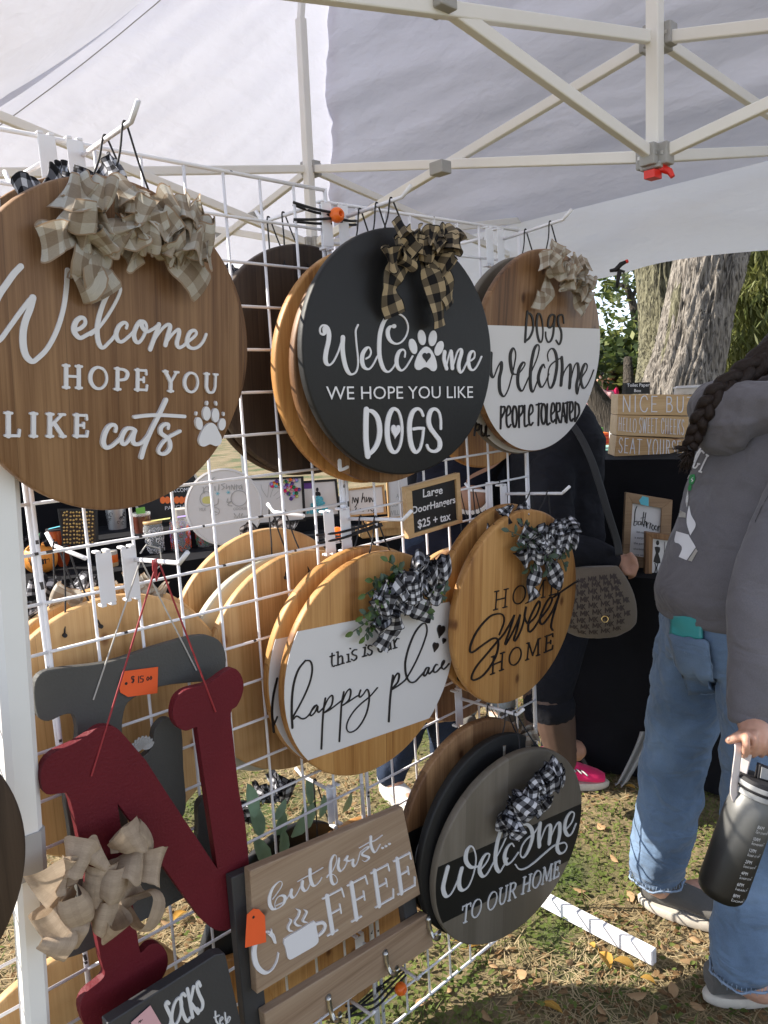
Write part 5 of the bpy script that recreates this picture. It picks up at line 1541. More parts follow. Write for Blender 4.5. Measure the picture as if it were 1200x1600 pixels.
M['shoe_grey'] = fabric('grey_canvas', (0.105,0.098,0.090), var=0.15, fold=0.15, fscale=20, weave=700)
M['rubber'] = plain('off_white_rubber', (0.55,0.50,0.43), 0.7, var=0.2, scale=60)
M['pink_shoe'] = fabric('hot_pink_mesh', (0.72,0.025,0.13), var=0.12, fold=0.1, weave=900)
M['teal'] = plain('teal_phone_case', (0.05,0.33,0.34), 0.4)

def loft(mb, rings, n=26):
    """closed loft of elliptical rings: (centre, half-axis a, half-axis b)"""
    b = len(mb.v)
    for c, a, d in rings:
        c, a, d = Vector(c), Vector(a), Vector(d)
        for k in range(n):
            t = 2*PI*k/n
            mb.v.append(tuple(c + a*math.cos(t) + d*math.sin(t)))
    for i in range(len(rings)-1):
        for k in range(n):
            k2 = (k+1) % n
            mb.face([b+i*n+k, b+i*n+k2, b+(i+1)*n+k2, b+(i+1)*n+k])
    mb.face([b+k for k in range(n)][::-1]); mb.face([b+(len(rings)-1)*n+k for k in range(n)])
def ball(mb, c, r, s=(1,1,1), n=16):
    prof = [(0, -r)] + [(r*math.cos(R(-75+15*k)), r*math.sin(R(-75+15*k))) for k in range(11)] + [(0, r)]
    b = len(mb.v)
    mb.lathe(prof, n=n)
    for i in range(b, len(mb.v)):
        v = mb.v[i]; mb.v[i] = (c[0]+v[0]*s[0], c[1]+v[1]*s[1], c[2]+v[2]*s[2])
def limb(mb, pts, rads, n=14):
    mb.tube(catmull(pts, 5), [r_ for r_ in interp(rads, 5)], n=n)
    ball(mb, pts[0], rads[0]*0.98); ball(mb, pts[-1], rads[-1]*0.98)
def interp(rs, k):
    out = []
    for i in range(len(rs)-1):
        for j in range(k): out.append(rs[i] + (rs[i+1]-rs[i])*j/k)
    return out + [rs[-1]]
def remesh(mb, name, mat, parent, vox=0.006, smooth=4, label=None):
    o = mb.build(name, mat, parent, label=label)
    r_ = o.modifiers.new('remesh', 'REMESH'); r_.mode = 'VOXEL'; r_.voxel_size = vox; r_.use_smooth_shade = True
    s_ = o.modifiers.new('smooth', 'SMOOTH'); s_.factor = 0.5; s_.iterations = smooth
    return o
def wrinkle(o, strength=0.012, size=0.12, seed=1):
    tx = bpy.data.textures.new('folds', 'CLOUDS'); tx.noise_scale = size; tx.noise_depth = 2
    d = o.modifiers.new('folds', 'DISPLACE'); d.texture = tx; d.strength = strength; d.mid_level = 0.5; d.texture_coords = 'GLOBAL'
    return o
def wrapto(o, target, off=0.003):
    s_ = o.modifiers.new('wrap', 'SHRINKWRAP'); s_.target = target; s_.wrap_method = 'NEAREST_SURFACEPOINT'; s_.wrap_mode = 'ABOVE_SURFACE'; s_.offset = off
    return o
def finger(mb, pts, r0, r1):
    n = len(pts)
    mb.tube(catmull(pts, 4), interp([r0 + (r1-r0)*i/(n-1) for i in range(n)], 4), n=10)
    ball(mb, pts[-1], r1*0.98, n=10); ball(mb, pts[0], r0*0.9, n=10)
def head(mb, c, f, r=0.1):
    """skull, jaw, nose, brow, ears, neck joins below; f faces forward"""
    f = Vector(f).normalized(); s_ = Vector((f.y, -f.x, 0))
    c = Vector(c)
    ball(mb, c + f*0.005 + ZZ*0.02, r*1.0, (0.92, 0.92, 1.08))
    ball(mb, c + f*0.030 - ZZ*0.055, r*0.66, (0.95, 0.95, 1.0))
    ball(mb, c + f*0.060 - ZZ*0.085, r*0.28)
    mb.tube([c + f*0.090 + ZZ*0.012, c + f*0.112 - ZZ*0.022, c + f*0.095 - ZZ*0.032], [0.008, 0.014, 0.012], n=8)
    for d in (-1, 1):
        ball(mb, c + s_*(0.091*d) - f*0.008 - ZZ*0.005, 0.030, (0.45, 0.45, 1.0), 10)
        ball(mb, c + s_*(0.034*d) + f*0.084 + ZZ*0.024, 0.016, (1, 1, .6), 8)
    ball(mb, c + f*0.092 - ZZ*0.052, 0.018, (1, 1, .5), 8)
def face_parts(root, c, f):
    f = Vector(f).normalized(); s_ = Vector((f.y, -f.x, 0)); c = Vector(c)
    for d in (-1, 1):
        mb = MB(); ball(mb, c + s_*(0.034*d) + f*0.090 + ZZ*0.010, 0.0115, n=10)
        mb.build('eye', M['white_paint'], root, smooth=True)
    mb = MB(); mb.tube([c + s_*0.024 + f*0.094 - ZZ*0.052, c + f*0.107 - ZZ*0.051, c - s_*0.024 + f*0.094 - ZZ*0.052], [0.003,0.006,0.003], n=8)
    mb.build('lips', M['red_lip'], root, smooth=True)
M['red_lip'] = plain('lip_skin', (0.42,0.16,0.13), 0.5)
def shoe(root, heel, toe, mat, L=None, name='shoe', w=0.042, h=0.062):
    heel, toe = Vector(heel), Vector(toe)
    d = (toe-heel); L = L or d.length; d.normalize(); s_ = Vector((d.y, -d.x, 0))
    prof = [(-0.01, .55), (0.02, .80), (0.08, .84), (0.14, .86), (0.20, 1.0), (0.25, .86), (0.275, .45)]
    k_ = L/0.27
    mb = MB()
    loft(mb, [(heel + d*(0.13*k_) + ZZ*z_, d*(0.142*k_*e), s_*(w*0.98*e)) for z_, e in ((0.002, .93), (0.010, 1.0), (0.024, 1.01), (0.029, .97))], 30)
    sole = mb.build('shoe', M['rubber'], root, angle=50)
    mb = MB()
    rings = []
    for x, ww, hh in ((0.0,.62,1.05),(0.03,.86,1.10),(0.07,.88,1.06),(0.11,.88,.92),(0.15,.94,.78),(0.19,1.0,.62),(0.23,.88,.48),(0.258,.5,.34)):
        rings.append((heel + d*(x*k_) + ZZ*(0.024 + h*hh/2), s_*(w*0.92*ww), ZZ*(h*hh/2)))
    loft(mb, rings, 20)
    up = remesh(mb, 'upper', mat, sole, 0.005, 5)
    return sole
def person_simple(name_label, base, f, top, legs, topmat, legmat, skin, hairmat, lean=(0,0), group=None, crouch=0, scale=1.0, shoemat=None, arms=True, vox=0.010, feet=None, hair_long=False):
    """a standing figure; f faces forward; lean shifts the hips-to-shoulder line"""
    base = Vector(base); f = Vector((f[0], f[1], 0)).normalized(); s_ = Vector((f.y, -f.x, 0))
    S = scale
    root = empty('person', Matrix.Translation(base), name_label, 'person', group)
    hip = Vector((lean[0]*0.5, lean[1]*0.5, 0.90*S)); sh = Vector((lean[0], lean[1], 1.38*S)); hd = sh + ZZ*0.23*S + f*0.03
    ft = feet or [(-s_*0.10), (s_*0.10)]
    mb = MB()
    head(mb, hd, f, 0.1*S)
    limb(mb, [hd - ZZ*0.06 - f*.01, sh + ZZ*0.0], [0.055*S, 0.062*S])
    loft(mb, [(hip, s_*0.14*S, f*0.095*S), (hip.lerp(sh, .5), s_*0.13*S, f*0.09*S), (sh - ZZ*0.06, s_*0.16*S, f*0.09*S), (sh + ZZ*.02, s_*.08, f*.06)])
    for d, q in zip((-1, 1), ft):
        q = Vector(q)
        limb(mb, [hip + s_*(0.085*d*S) - ZZ*.05, (hip + s_*(0.085*d*S)).lerp(q, .52) + f*0.02, q + ZZ*0.10], [0.075*S, 0.052*S, 0.036*S])
        limb(mb, [q + ZZ*.09, q + ZZ*.04 + f*0.05, q + ZZ*.035 + f*0.12], [0.036, 0.032, 0.026])
    hands = []
    for d in (-1, 1):
        a = sh + s_*(0.185*d*S) - ZZ*0.03
        e = a + s_*(0.04*d) - ZZ*0.29*S - f*0.02
        w_ = e - ZZ*0.20*S + f*0.12 + s_*(-0.02*d)
        limb(mb, [a, e, w_], [0.046*S, 0.040*S, 0.027*S])
        hp = w_ + (w_-e).normalized()*0.045
        ball(mb, hp, 0.030, (.9, .9, 1.1), 10)
        dd = (w_-e).normalized()
        for k in range(4):
            o_ = s_*((k-1.5)*0.015)
            if abs(d) : finger(mb, [hp + dd*.02 + f*((k-1.5)*.016), hp + dd*.055 + f*((k-1.5)*.017), hp + dd*.085 + f*((k-1.5)*.016) - s_*(.012*d)], 0.0085, 0.0065)
        finger(mb, [hp + f*.022, hp + f*.045 + dd*.02, hp + f*.05 + dd*.045], 0.010, 0.008)
        hands.append((a, e, w_))
    remesh(mb, 'body', skin, root, vox*0.75)
    mb = MB()
    loft(mb, [(hip - ZZ*.02, s_*0.165*S, f*0.118*S), (hip.lerp(sh, .5), s_*0.155*S, f*0.115*S), (sh - ZZ*0.08, s_*0.19*S, f*0.115*S), (sh + ZZ*.01, s_*.14*S, f*.09*S), (sh + ZZ*.05, s_*.075, f*.07)])
    if arms:
        for a, e, w_ in hands: limb(mb, [a, e, w_ - (w_-e)*.1], [0.062*S, 0.055*S, 0.042*S])
    wrinkle(remesh(mb, 'jacket', topmat, root, vox), 0.015, 0.1)
    mb = MB()
    loft(mb, [(hip - ZZ*.12, s_*0.165*S, f*0.12*S), (hip - ZZ*.02, s_*0.16*S, f*0.115*S), (hip + ZZ*.06, s_*0.145*S, f*0.11*S)])
    for d, q in zip((-1, 1), ft):
        q = Vector(q)
        limb(mb, [hip + s_*(0.085*d*S) - ZZ*.05, (hip + s_*(0.085*d*S)).lerp(q, .52) + f*0.02, q + ZZ*0.10], [0.092*S, 0.070*S, 0.058*S])
    wrinkle(remesh(mb, 'trousers', legmat, root, vox), 0.012, 0.07)
    for q in ft:
        q = Vector(q)
        shoe(root, q - f*0.07, q + f*0.17, shoemat or M['shoe_grey'])
    mb = MB()
    ball(mb, hd + ZZ*0.035 - f*0.015, 0.108*S, (1, 1, 1.0))
    ball(mb, hd - f*0.05 - ZZ*0.02, 0.085*S)
    if hair_long: limb(mb, [hd - f*.06, hd - f*.09 - ZZ*.14, hd - f*.08 - ZZ*.28], [.08, .075, .04])
    h_ = remesh(mb, 'hair', hairmat, root, 0.009)
    face_parts(root, hd, f)
    return root

# --- person in the grey hoodie, right
f = Vector((0.95, 0.31, 0)).normalized(); r_ = Vector((f.y, -f.x, 0))
A0 = Vector((0.80, 1.78, 0))
pA = empty('person', Matrix.Translation(A0), 'person in charcoal hoodie and blue jeans with a dark braid, holding a grey water bottle', 'person')
def a(*p): return Vector(p) - A0
PEL = a(0.795, 1.790, 0.92); CHEST = a(0.895, 1.815, 1.24); NECK = a(0.965, 1.845, 1.40); HEAD = a(1.115, 1.885, 1.585)
SHO = a(0.965, 1.665, 1.315); ELB = a(0.760, 1.525, 1.03); WRI = a(0.692, 1.435, 0.795)
SHL = a(0.90, 2.00, 1.315); ELL = a(0.99, 2.06, 1.04); WRL = a(1.10, 2.02, 0.95)
HPR = a(0.845, 1.690, 0.86); KNR = a(0.815, 1.640, 0.49); ANR = a(0.760, 1.605, 0.095)
HPL = a(0.785, 1.880, 0.86); KNL = a(0.735, 1.935, 0.50); ANL = a(0.690, 1.965, 0.095)
mb = MB()
head(mb, HEAD, f)
limb(mb, [HEAD - ZZ*.06 - f*.012, NECK], [0.055, 0.062])
loft(mb, [(PEL - ZZ*.05, r_*.15, f*.105), (PEL + ZZ*.05, r_*.14, f*.10), (CHEST, r_*.16, f*.10), (NECK - ZZ*.05, r_*.14, f*.08), (NECK, r_*.07, f*.06)])
for S_, E_, W_ in ((SHO, ELB, WRI), (SHL, ELL, WRL)): limb(mb, [S_, E_, W_], [0.046, 0.042, 0.029])
for H_, K_, N_ in ((HPR, KNR, ANR), (HPL, KNL, ANL)): limb(mb, [H_, K_, K_.lerp(N_, .35) - f*.012, N_], [0.080, 0.056, 0.052, 0.038])
for N_ in (ANR, ANL): limb(mb, [N_, N_ - ZZ*.05 + f*.06, N_ - ZZ*.058 + f*.14], [0.038, 0.032, 0.026])
# the hand: palm, four unequal fingers curled round the strap, thumb laid over it
def hpx(x, y, d): return W(x, y, d) - A0
pc_ = hpx(1176, 1156, 1.475)
limb(mb, [WRI, hpx(1180, 1146, 1.48), pc_], [0.029, 0.028, 0.030])
ball(mb, hpx(1184, 1156, 1.488), 0.027, (1.15, .7, .9), 12)
for k in range(4):
    x0, d0 = 1164 + 13.5*k, 1.452 + .009*k
    yk = (1149, 1146, 1148, 1153)[k]
    finger(mb, [hpx(x0+4, yk-3, d0+.020), hpx(x0+1, yk+1, d0-.012), hpx(x0+2, yk+17, d0-.020), hpx(x0-1, yk+(30, 33, 31, 26)[k], d0+.006), hpx(x0-5, yk+(27, 30, 28, 23)[k], d0+.024)], 0.0082 - .0004*k, 0.0068 - .0004*k)
finger(mb, [hpx(1168, 1152, 1.462), hpx(1157, 1150, 1.452), hpx(1147, 1154, 1.452), hpx(1139, 1157, 1.458)], 0.0115, 0.0078)
hl = WRL + (WRL-ELL).normalized()*0.05
ball(mb, hl, 0.03, (1, 1, 1), 10)
for k in range(4): finger(mb, [hl + r_*((k-1.5)*.016), hl + f*.04 + r_*((k-1.5)*.017), hl + f*.07 - ZZ*.02 + r_*((k-1.5)*.016)], 0.0088, 0.007)
finger(mb, [hl, hl + r_*.035 + f*.02, hl + r_*.03 + f*.05], 0.010, 0.008)
remesh(mb, 'body', M['skin'], pA, 0.0036, 2)
face_parts(pA, HEAD, f)
mb = MB(); ball(mb, hpx(1141, 1155, 1.4515), .0062, (1, .45, .8), 10); mb.build('thumbnail', M['nail'], pA, smooth=True)
# hoodie
mb = MB()
loft(mb, [(a(.775,1.785,.915), r_*.170, f*.120), (a(.785,1.787,.96), r_*.182, f*.137), (a(.81,1.793,1.02), r_*.182, f*.140), (a(.855,1.805,1.13), r_*.180, f*.135), (CHEST, r_*.195, f*.132), (a(.918,1.825,1.32), r_*.195, f*.118), (a(.93,1.832,1.38), r_*.150, f*.100), (NECK + ZZ*.01, r_*.085, f*.085)])
limb(mb, [a(.935,1.70,1.335), SHO + a(*A0)*0, SHO.lerp(ELB, .5) - f*.004, ELB, ELB.lerp(WRI, .55), WRI + (ELB-WRI)*.10], [0.080, 0.084, 0.078, 0.070, 0.060, 0.050], 18)
limb(mb, [SHL, SHL.lerp(ELL, .5), ELL, WRL], [0.082, 0.076, 0.066, 0.048], 16)
hd_ = wrinkle(remesh(mb, 'hoodie', M['hoodie'], pA, 0.0062, 8), 0.014, 0.11)
mb = MB()     # ribbed cuff and waist band
cd = (WRI-ELB).normalized(); cx_ = cd.orthogonal().normalized(); cy_ = cd.cross(cx_)
loft(mb, [(WRI + cd*t, cx_*r0, cy_*r0) for t, r0 in ((-.055,.042),(-.05,.048),(-.02,.047),(0.008,.044),(0.012,.038))], 26)
remesh(mb, 'cuff', M['hoodie'], pA, 0.005, 3)
mb = MB()
loft(mb, [(a(.775,1.785,.895), r_*.158, f*.108), (a(.775,1.785,.90), r_*.166, f*.117), (a(.775,1.785,.945), r_*.170, f*.121), (a(.777,1.785,.955), r_*.160, f*.110)])
remesh(mb, 'waist_band', M['hoodie'], pA, 0.0065, 3)
mb = MB()     # hood lying on the back
hc = a(.915, 1.835, 1.385)
for k in range(24):
    t0, t1 = 2*PI*k/24, 2*PI*(k+1)/24
    pt = lambda t: hc + r_*(0.125*math.sin(t)) + f*(0.105*math.cos(t)) + ZZ*(0.030*math.cos(t) + 0.022)
    q0 = 0.047 + 0.020*(1-math.cos(t0))/2; q1 = 0.047 + 0.020*(1-math.cos(t1))/2
    limb(mb, [pt(t0), pt(t1)], [q0, q1], 12)
loft(mb, [(hc - f*.10 + ZZ*.035, r_*.10, f*.035), (hc - f*.135 - ZZ*.03, r_*.105, f*.042), (hc - f*.135 - ZZ*.085, r_*.07, f*.030), (hc - f*.12 - ZZ*.11, r_*.03, f*.015)], 22)
wrinkle(remesh(mb, 'hood', M['hoodie'], pA, 0.0065, 5), 0.016, 0.06)
# seams on the hoodie: armhole
mb = MB(); mb.tube(catmull([hpx(x, y, 1.60) for x, y in ((1106,775),(1112,757),(1135,742),(1165,730),(1200,722),(1230,718))], 5), 0.0016, n=6)
wrapto(mb.build('armhole_seam', M['cord'], pA, smooth=True), hd_, 0.0012)
from mathutils.bvhtree import BVHTree
def surface(o, origin):
    """where a line of sight meets an object's finished surface, lifted off it a little"""
    dg = bpy.context.evaluated_depsgraph_get()
    tree = BVHTree.FromObject(o, dg)
    def f_(px, py, off=0.0015):
        d = ray(px, py).normalized()
        hit = tree.ray_cast(EYE - origin, d)
        if hit[0] is None: return None
        n_ = hit[1] if hit[1].dot(d) < 0 else -hit[1]
        return hit[0] + n_*off
    return f_
on_hoodie = surface(hd_, A0)
# print on the back: white lettering, ribbon shapes and a green mark
def backprint(strokes, mat, wpx, name):
    mb = MB()
    for st in strokes:
        pts = catmull([Vector((1030+x/7.06, 680+y/7.06, 0)) for x, y in st], 6)
        prev = None
        for i, q in enumerate(pts):
            t = (pts[min(i+1,len(pts)-1)]-pts[max(i-1,0)]).normalized(); s_ = Vector((-t.y, t.x, 0))*wpx/2
            p, r9 = on_hoodie(q.x-s_.x, q.y-s_.y, .0018), on_hoodie(q.x+s_.x, q.y+s_.y, .0018)
            if p is None or r9 is None: prev = None; continue
            b = len(mb.v); mb.v.extend([tuple(p), tuple(r9)])
            if prev is not None: mb.face([prev, prev+1, b+1, b])
            prev = b
    return mb.build(name, mat, pA)
def backfill(polys, mat, name):
    mb = MB()
    for (L_, R_) in polys:
        n = 18
        l = catmull(L_, 6); rr = catmull(R_, 6)
        samp = lambda c, t: c[min(len(c)-1, int(t*(len(c)-1)+.5))]
        g9 = {}
        for i in range(n+1):
            p, q = samp(l, i/n), samp(rr, i/n)
            for k in range(7):
                x, y = p[0]+(q[0]-p[0])*k/6, p[1]+(q[1]-p[1])*k/6
                h9 = on_hoodie(1030+x/7.06, 680+y/7.06, .0018)
                if h9 is not None: g9[i, k] = len(mb.v); mb.v.append(tuple(h9))
        for i in range(n):
            for k in range(6):
                c9 = [(i,k),(i,k+1),(i+1,k+1),(i+1,k)]
                if all(c in g9 for c in c9): mb.face([g9[c] for c in c9])
    return mb.build(name, mat, pA, smooth=True)
v2 = lambda L_: [Vector((x, y, 0)) for x, y in L_]
backprint([[(505,205),(470,175),(430,240),(395,320),(385,355),(410,360),(440,320)],[(425,315),(460,322)],[(555,235),(520,215)],[(540,225),(495,315),(455,405)],[(440,398),(480,412)],[(470,140),(420,215),(395,300)]], M['letter_white'], 2.6, 'back_print')
backfill([(v2([(300,445),(270,520),(258,600)]), v2([(345,440),(315,500),(285,545)])),
          (v2([(322,610),(300,720),(312,800)]), v2([(325,600),(330,700),(312,800)])),
          (v2([(335,780),(315,870),(312,980),(350,1110)]), v2([(338,780),(360,880),(410,990),(355,1100)])),
          (v2([(238,830),(222,905)]), v2([(300,860),(298,912)])),
          (v2([(195,1060),(175,1175),(225,1200),(258,1250),(222,1345)]), v2([(330,1100),(352,1140),(405,1230),(400,1250),(310,1382)])),
          (v2([(412,1250),(322,1384)]), v2([(430,1280),(365,1396)]))], M['letter_white'], 'back_print')
M['green_print'] = plain('green_print_ink', (0.03,0.30,0.09), 0.5)
backfill([(v2([(345,440),(335,520),(345,545)]), v2([(395,430),(405,480),(380,545)])), (v2([(335,550),(322,600),(335,615)]), v2([(365,550),(360,600),(345,615)]))], M['green_print'], 'back_print')
backprint([[(385,465),(360,490),(380,500),(362,520)]], M['letter_white'], 1.2, 'back_print')
# jeans with raw hems
mb = MB()
loft(mb, [(a(.80,1.785,.78), r_*.165, f*.118), (a(.80,1.785,.86), r_*.170, f*.128), (a(.785,1.785,.93), r_*.155, f*.110), (a(.785,1.785,.97), r_*.150, f*.105)])
limb(mb, [HPR + r_*.004, HPR.lerp(KNR, .5) + f*.004, KNR, KNR.lerp(ANR, .5), ANR + ZZ*.055], [0.108, 0.098, 0.086, 0.080, 0.074], 22)
limb(mb, [HPL, HPL.lerp(KNL, .5), KNL, KNL.lerp(ANL, .5), ANL + ZZ*.055], [0.108, 0.098, 0.086, 0.080, 0.074], 22)
jn = wrinkle(remesh(mb, 'jeans', M['denim'], pA, 0.0062, 4), 0.020, 0.060)
M['hem'] = plain('frayed_denim_hem', (0.24,0.31,0.42), 0.95, var=0.25, scale=200)
for N_, K_ in ((ANR, KNR), (ANL, KNL)):
    rnd = random.Random(int(N_.x*1000)); mb = MB()
    c = N_ + ZZ*0.016; n_ = 46
    for k in range(n_):
        t = 2*PI*k/n_
        q = c + Vector((math.cos(t), math.sin(t), 0))*0.070 + ZZ*rnd.uniform(-.002, .003)
        mb.tube([q + ZZ*.012, q + ZZ*.002 + Vector((rnd.uniform(-.002,.002), rnd.uniform(-.002,.002), 0)), q - ZZ*rnd.uniform(.001,.006) + Vector((rnd.uniform(-.005,.005), rnd.uniform(-.005,.005), 0))], 0.0008, n=4)
    ring_ = [c + Vector((math.cos(2*PI*k/40), math.sin(2*PI*k/40), 0))*(0.0705+0.0025*math.sin(k*1.7)) + ZZ*(0.004*math.sin(k*.9)) for k in range(40)]
    mb.tube(ring_, 0.0028, n=6, closed=True)
    mb.build('frayed_hem', M['hem'], pA, smooth=True)
on_jeans = surface(jn, A0)
def jpatch(px, mat, name, parent, origin, n=10, off=0.004, thick=0.003):
    """patch lying on the jeans, from four picture corners"""
    mb = MB(); g9 = {}
    A_, B_, C_, D_ = [Vector((x, y, 0)) for x, y in px]
    for j in range(n+1):
        for i in range(n+1):
            u, v = i/n, j/n
            q = (A_*(1-u)+B_*u)*(1-v) + (D_*(1-u)+C_*u)*v
            h9 = on_jeans(q.x, q.y, off)
            if h9 is not None: g9[i, j] = len(mb.v); mb.v.append(tuple(h9 + A0 - origin))
    for j in range(n):
        for i in range(n):
            c9 = [(i,j),(i+1,j),(i+1,j+1),(i,j+1)]
            if all(c in g9 for c in c9): mb.face([g9[c] for c in c9])
    o = mb.build(name, mat, parent, smooth=True)
    so = o.modifiers.new('thick', 'SOLIDIFY'); so.thickness = thick
    return o
jpatch([(1054,990),(1112,999),(1122,1074),(1100,1084),(1078,1078)][:2] + [(1120,1078),(1078,1080)], M['denim'], 'back_pocket', pA, A0, off=.016, thick=.004)
mb = MB()
for L9 in ([(1054,993),(1112,1002)],[(1055,996),(1112,1005)],[(1056,1000),(1066,1040),(1079,1076)],[(1112,1005),(1118,1040),(1119,1074)],[(1079,1077),(1100,1083),(1119,1075)]):
    pts = [on_jeans(q.x, q.y, .0175) for q in catmull([Vector((x, y, 0)) for x, y in L9], 8)]
    pts = [q for q in pts if q is not None]
    if len(pts) > 2: mb.tube(pts, .0009, n=5)
mb.build('pocket_stitching', M['hem'], pA)

mb = MB()
for k in range(40):
    rnd = random.Random(k+40)
    x, y = 1076 + rnd.gauss(0, 5), 1020 + rnd.gauss(0, 4)
    pts = [on_jeans(x, y, .0175), on_jeans(x+rnd.uniform(-8,8), y+rnd.uniform(-5,7), .019)]
    if all(q is not None for q in pts): mb.tube(pts, 0.0007, n=4)
mb.build('frayed_hole', M['hem'], pA)
PH0 = W(1080, 985, 1.70)
ph = empty('phone', Matrix.Translation(PH0), 'phone in a teal case poking out of the jeans back pocket', 'phone')
jpatch([(1058,960),(1104,966),(1103,997),(1057,991)], M['teal'], 'case', ph, PH0, off=.010, thick=.008)
jpatch([(1062,966),(1074,968),(1074,984),(1062,982)], M['cord'], 'camera_bump', ph, PH0, n=4, off=.0115, thick=.002)
shoe(pA, onz(1107,1566,0) - A0, onz(1107,1566,0) - A0 + f*0.27 + Vector((0,-.05,0)), M['shoe_grey'], 0.275, w=0.048, h=0.075)
q0 = onz(1004,1412,0); q1 = onz(1120,1446,0)
shoe(pA, q0 - A0, q0 - A0 + (q1-q0).normalized()*0.27, M['shoe_grey'], 0.275, w=0.048, h=0.075)
# hair: cap and a three-strand braid with a loose tail
mb = MB()
ball(mb, HEAD + ZZ*.03 - f*.02, 0.116, (1.0, 1.0, 1.02)); ball(mb, HEAD - f*.06 - ZZ*.03, 0.088)
limb(mb, [HEAD - f*.07 - ZZ*.02, hpx(1240,530,1.80), hpx(1190,566,1.80)], [0.08, 0.055, 0.034])
hr = remesh(mb, 'hair', M['hair_dark'], pA, 0.007, 3)
spine = catmull([hpx(x, y, d) for x, y, d in ((1225,528,1.80),(1185,566,1.79),(1145,596,1.78),(1116,620,1.77),(1098,648,1.775),(1086,678,1.79),(1078,700,1.80))], 12)
mb = MB()
for s3 in range(3):
    pts = []
    for i, q in enumerate(spine):
        t = (spine[min(i+1,len(spine)-1)]-spine[max(i-1,0)]).normalized()
        x_ = t.cross((q+A0-EYE).normalized()).normalized(); y_ = t.cross(x_)
        ph_ = 2*PI*(i/25.0 + s3/3)
        w_ = 0.017*(1-0.45*i/len(spine))
        pts.append(q + x_*(w_*math.sin(ph_)) + y_*(w_*0.55*math.sin(2*ph_)))
    mb.tube(pts, [0.0175*(1-0.45*i/len(spine))*(1+.12*math.sin(i*1.1+s3)) for i in range(len(spine))], n=10)
mb.build('braid', M['hair_dark'], hr, smooth=True)
mb = MB(); rnd = random.Random(3)
for k in range(70):
    q = hpx(1078 + rnd.gauss(0,4), 702, 1.80)
    e = (rnd.uniform(-20,3), rnd.uniform(12,40)) if k < 56 else (rnd.uniform(-34,-16), rnd.uniform(-8,14))
    mid = hpx(1078 + e[0]*.5 + rnd.gauss(0,2), 702 + e[1]*.55, 1.80 + rnd.uniform(-.02,.02))
    mb.tube(catmull([q, mid, hpx(1078 + e[0] + rnd.gauss(0,2), 702 + e[1], 1.80 + rnd.uniform(-.02,.02))], 5), [0.0022]*8 + [0.0012, 0.0009, 0.0005], n=4)
mb.build('loose_hair', M['hair_dark'], hr, smooth=True)
mb = MB(); mb.tube([hpx(1080,695,1.80), hpx(1077,704,1.80)], 0.0125, n=12); mb.build('hair_tie', M['cord'], hr)
# water bottle
bt, bb = W(1181, 1238, 1.455), W(1124, 1398, 1.475)
ax = (bt-bb).normalized(); ex = (CX - ax*CX.dot(ax)).normalized(); ey = ax.cross(ex)
bm4 = Matrix((ex, ey, ax)).transposed().to_4x4(); bm4.translation = bb
bo = empty('water_bottle', bm4, 'grey to black water bottle with time marks, hanging by its strap from the hand', 'bottle')
LB = (bt-bb).length
mt, N, L, B = newmat('frosted_grey_to_black_plastic')
tc = N.new('ShaderNodeTexCoord'); sp = N.new('ShaderNodeSeparateXYZ'); L.new(tc.outputs['Object'], sp.inputs[0])
mr = N.new('ShaderNodeMapRange'); mr.inputs['From Max'].default_value = LB; L.new(sp.outputs['Z'], mr.inputs['Value'])
rp = ramp(N, [(0.0, (0.012,0.010,0.008)), (0.45, (0.022,0.022,0.022)), (0.72, (0.085,0.085,0.082)), (1.0, (0.15,0.15,0.145))]); L.new(mr.outputs[0], rp.inputs[0])
L.new(rp.outputs[0], B.inputs['Base Color']); B.inputs['Roughness'].default_value = 0.42
M['bottle'] = mt
RB = 0.0440
mb = MB()
mb.lathe([(0,0.002),(RB*.80,0.0),(RB*.93,.006),(RB,.020),(RB,LB*.55),(RB*.99,LB*.80),(RB*.93,LB*.90),(RB*.80,LB*.955),(RB*.78,LB),(0,LB)], n=48)
mb.build('bottle_body', M['bottle'], bo, angle=40)
mb = MB(); mb.lathe([(RB*.80,LB-.006),(RB*.88,LB-.004),(RB*.88,LB+.004),(RB*.8,LB+.006),(0,LB+.006)], n=40); mb.build('neck_ring', M['tent_grey'], bo, angle=40)
mb = MB(); mb.lathe([(RB*.84,LB+.005),(RB*.93,LB+.008),(RB*.93,LB+.022),(RB*.86,LB+.027),(0,LB+.029)], n=40); lid = mb.build('lid', M['cord'], bo, angle=40)
mb = MB(); mb.lathe([(RB*.935,LB+.011),(RB*.955,LB+.012),(RB*.955,LB+.019),(RB*.935,LB+.020)], n=40); mb.build('lid_band', M['tent_grey'], lid, angle=40)
mb = MB(); mb.prism([(-.012,LB+.028),(.016,LB+.028),(.022,LB+.052),(-.016,LB+.056)], -.010, .004); bevel(mb.build('flip_tab', M['cord'], lid), .002, 2)
mb = MB(); mb.prism([(-.008,LB+.032),(.012,LB+.032),(.018,LB+.050),(-.012,LB+.053)], -.0115, -.0101); mb.build('flip_tab', M['tent_grey'], lid)
dummy = Plane((0,0,0)); dummy.h, dummy.n, dummy.v = Vector((1,0,0)), Vector((0,-1,0)), Vector((0,0,1))
ik = Ink(dummy, 0, 0.0)
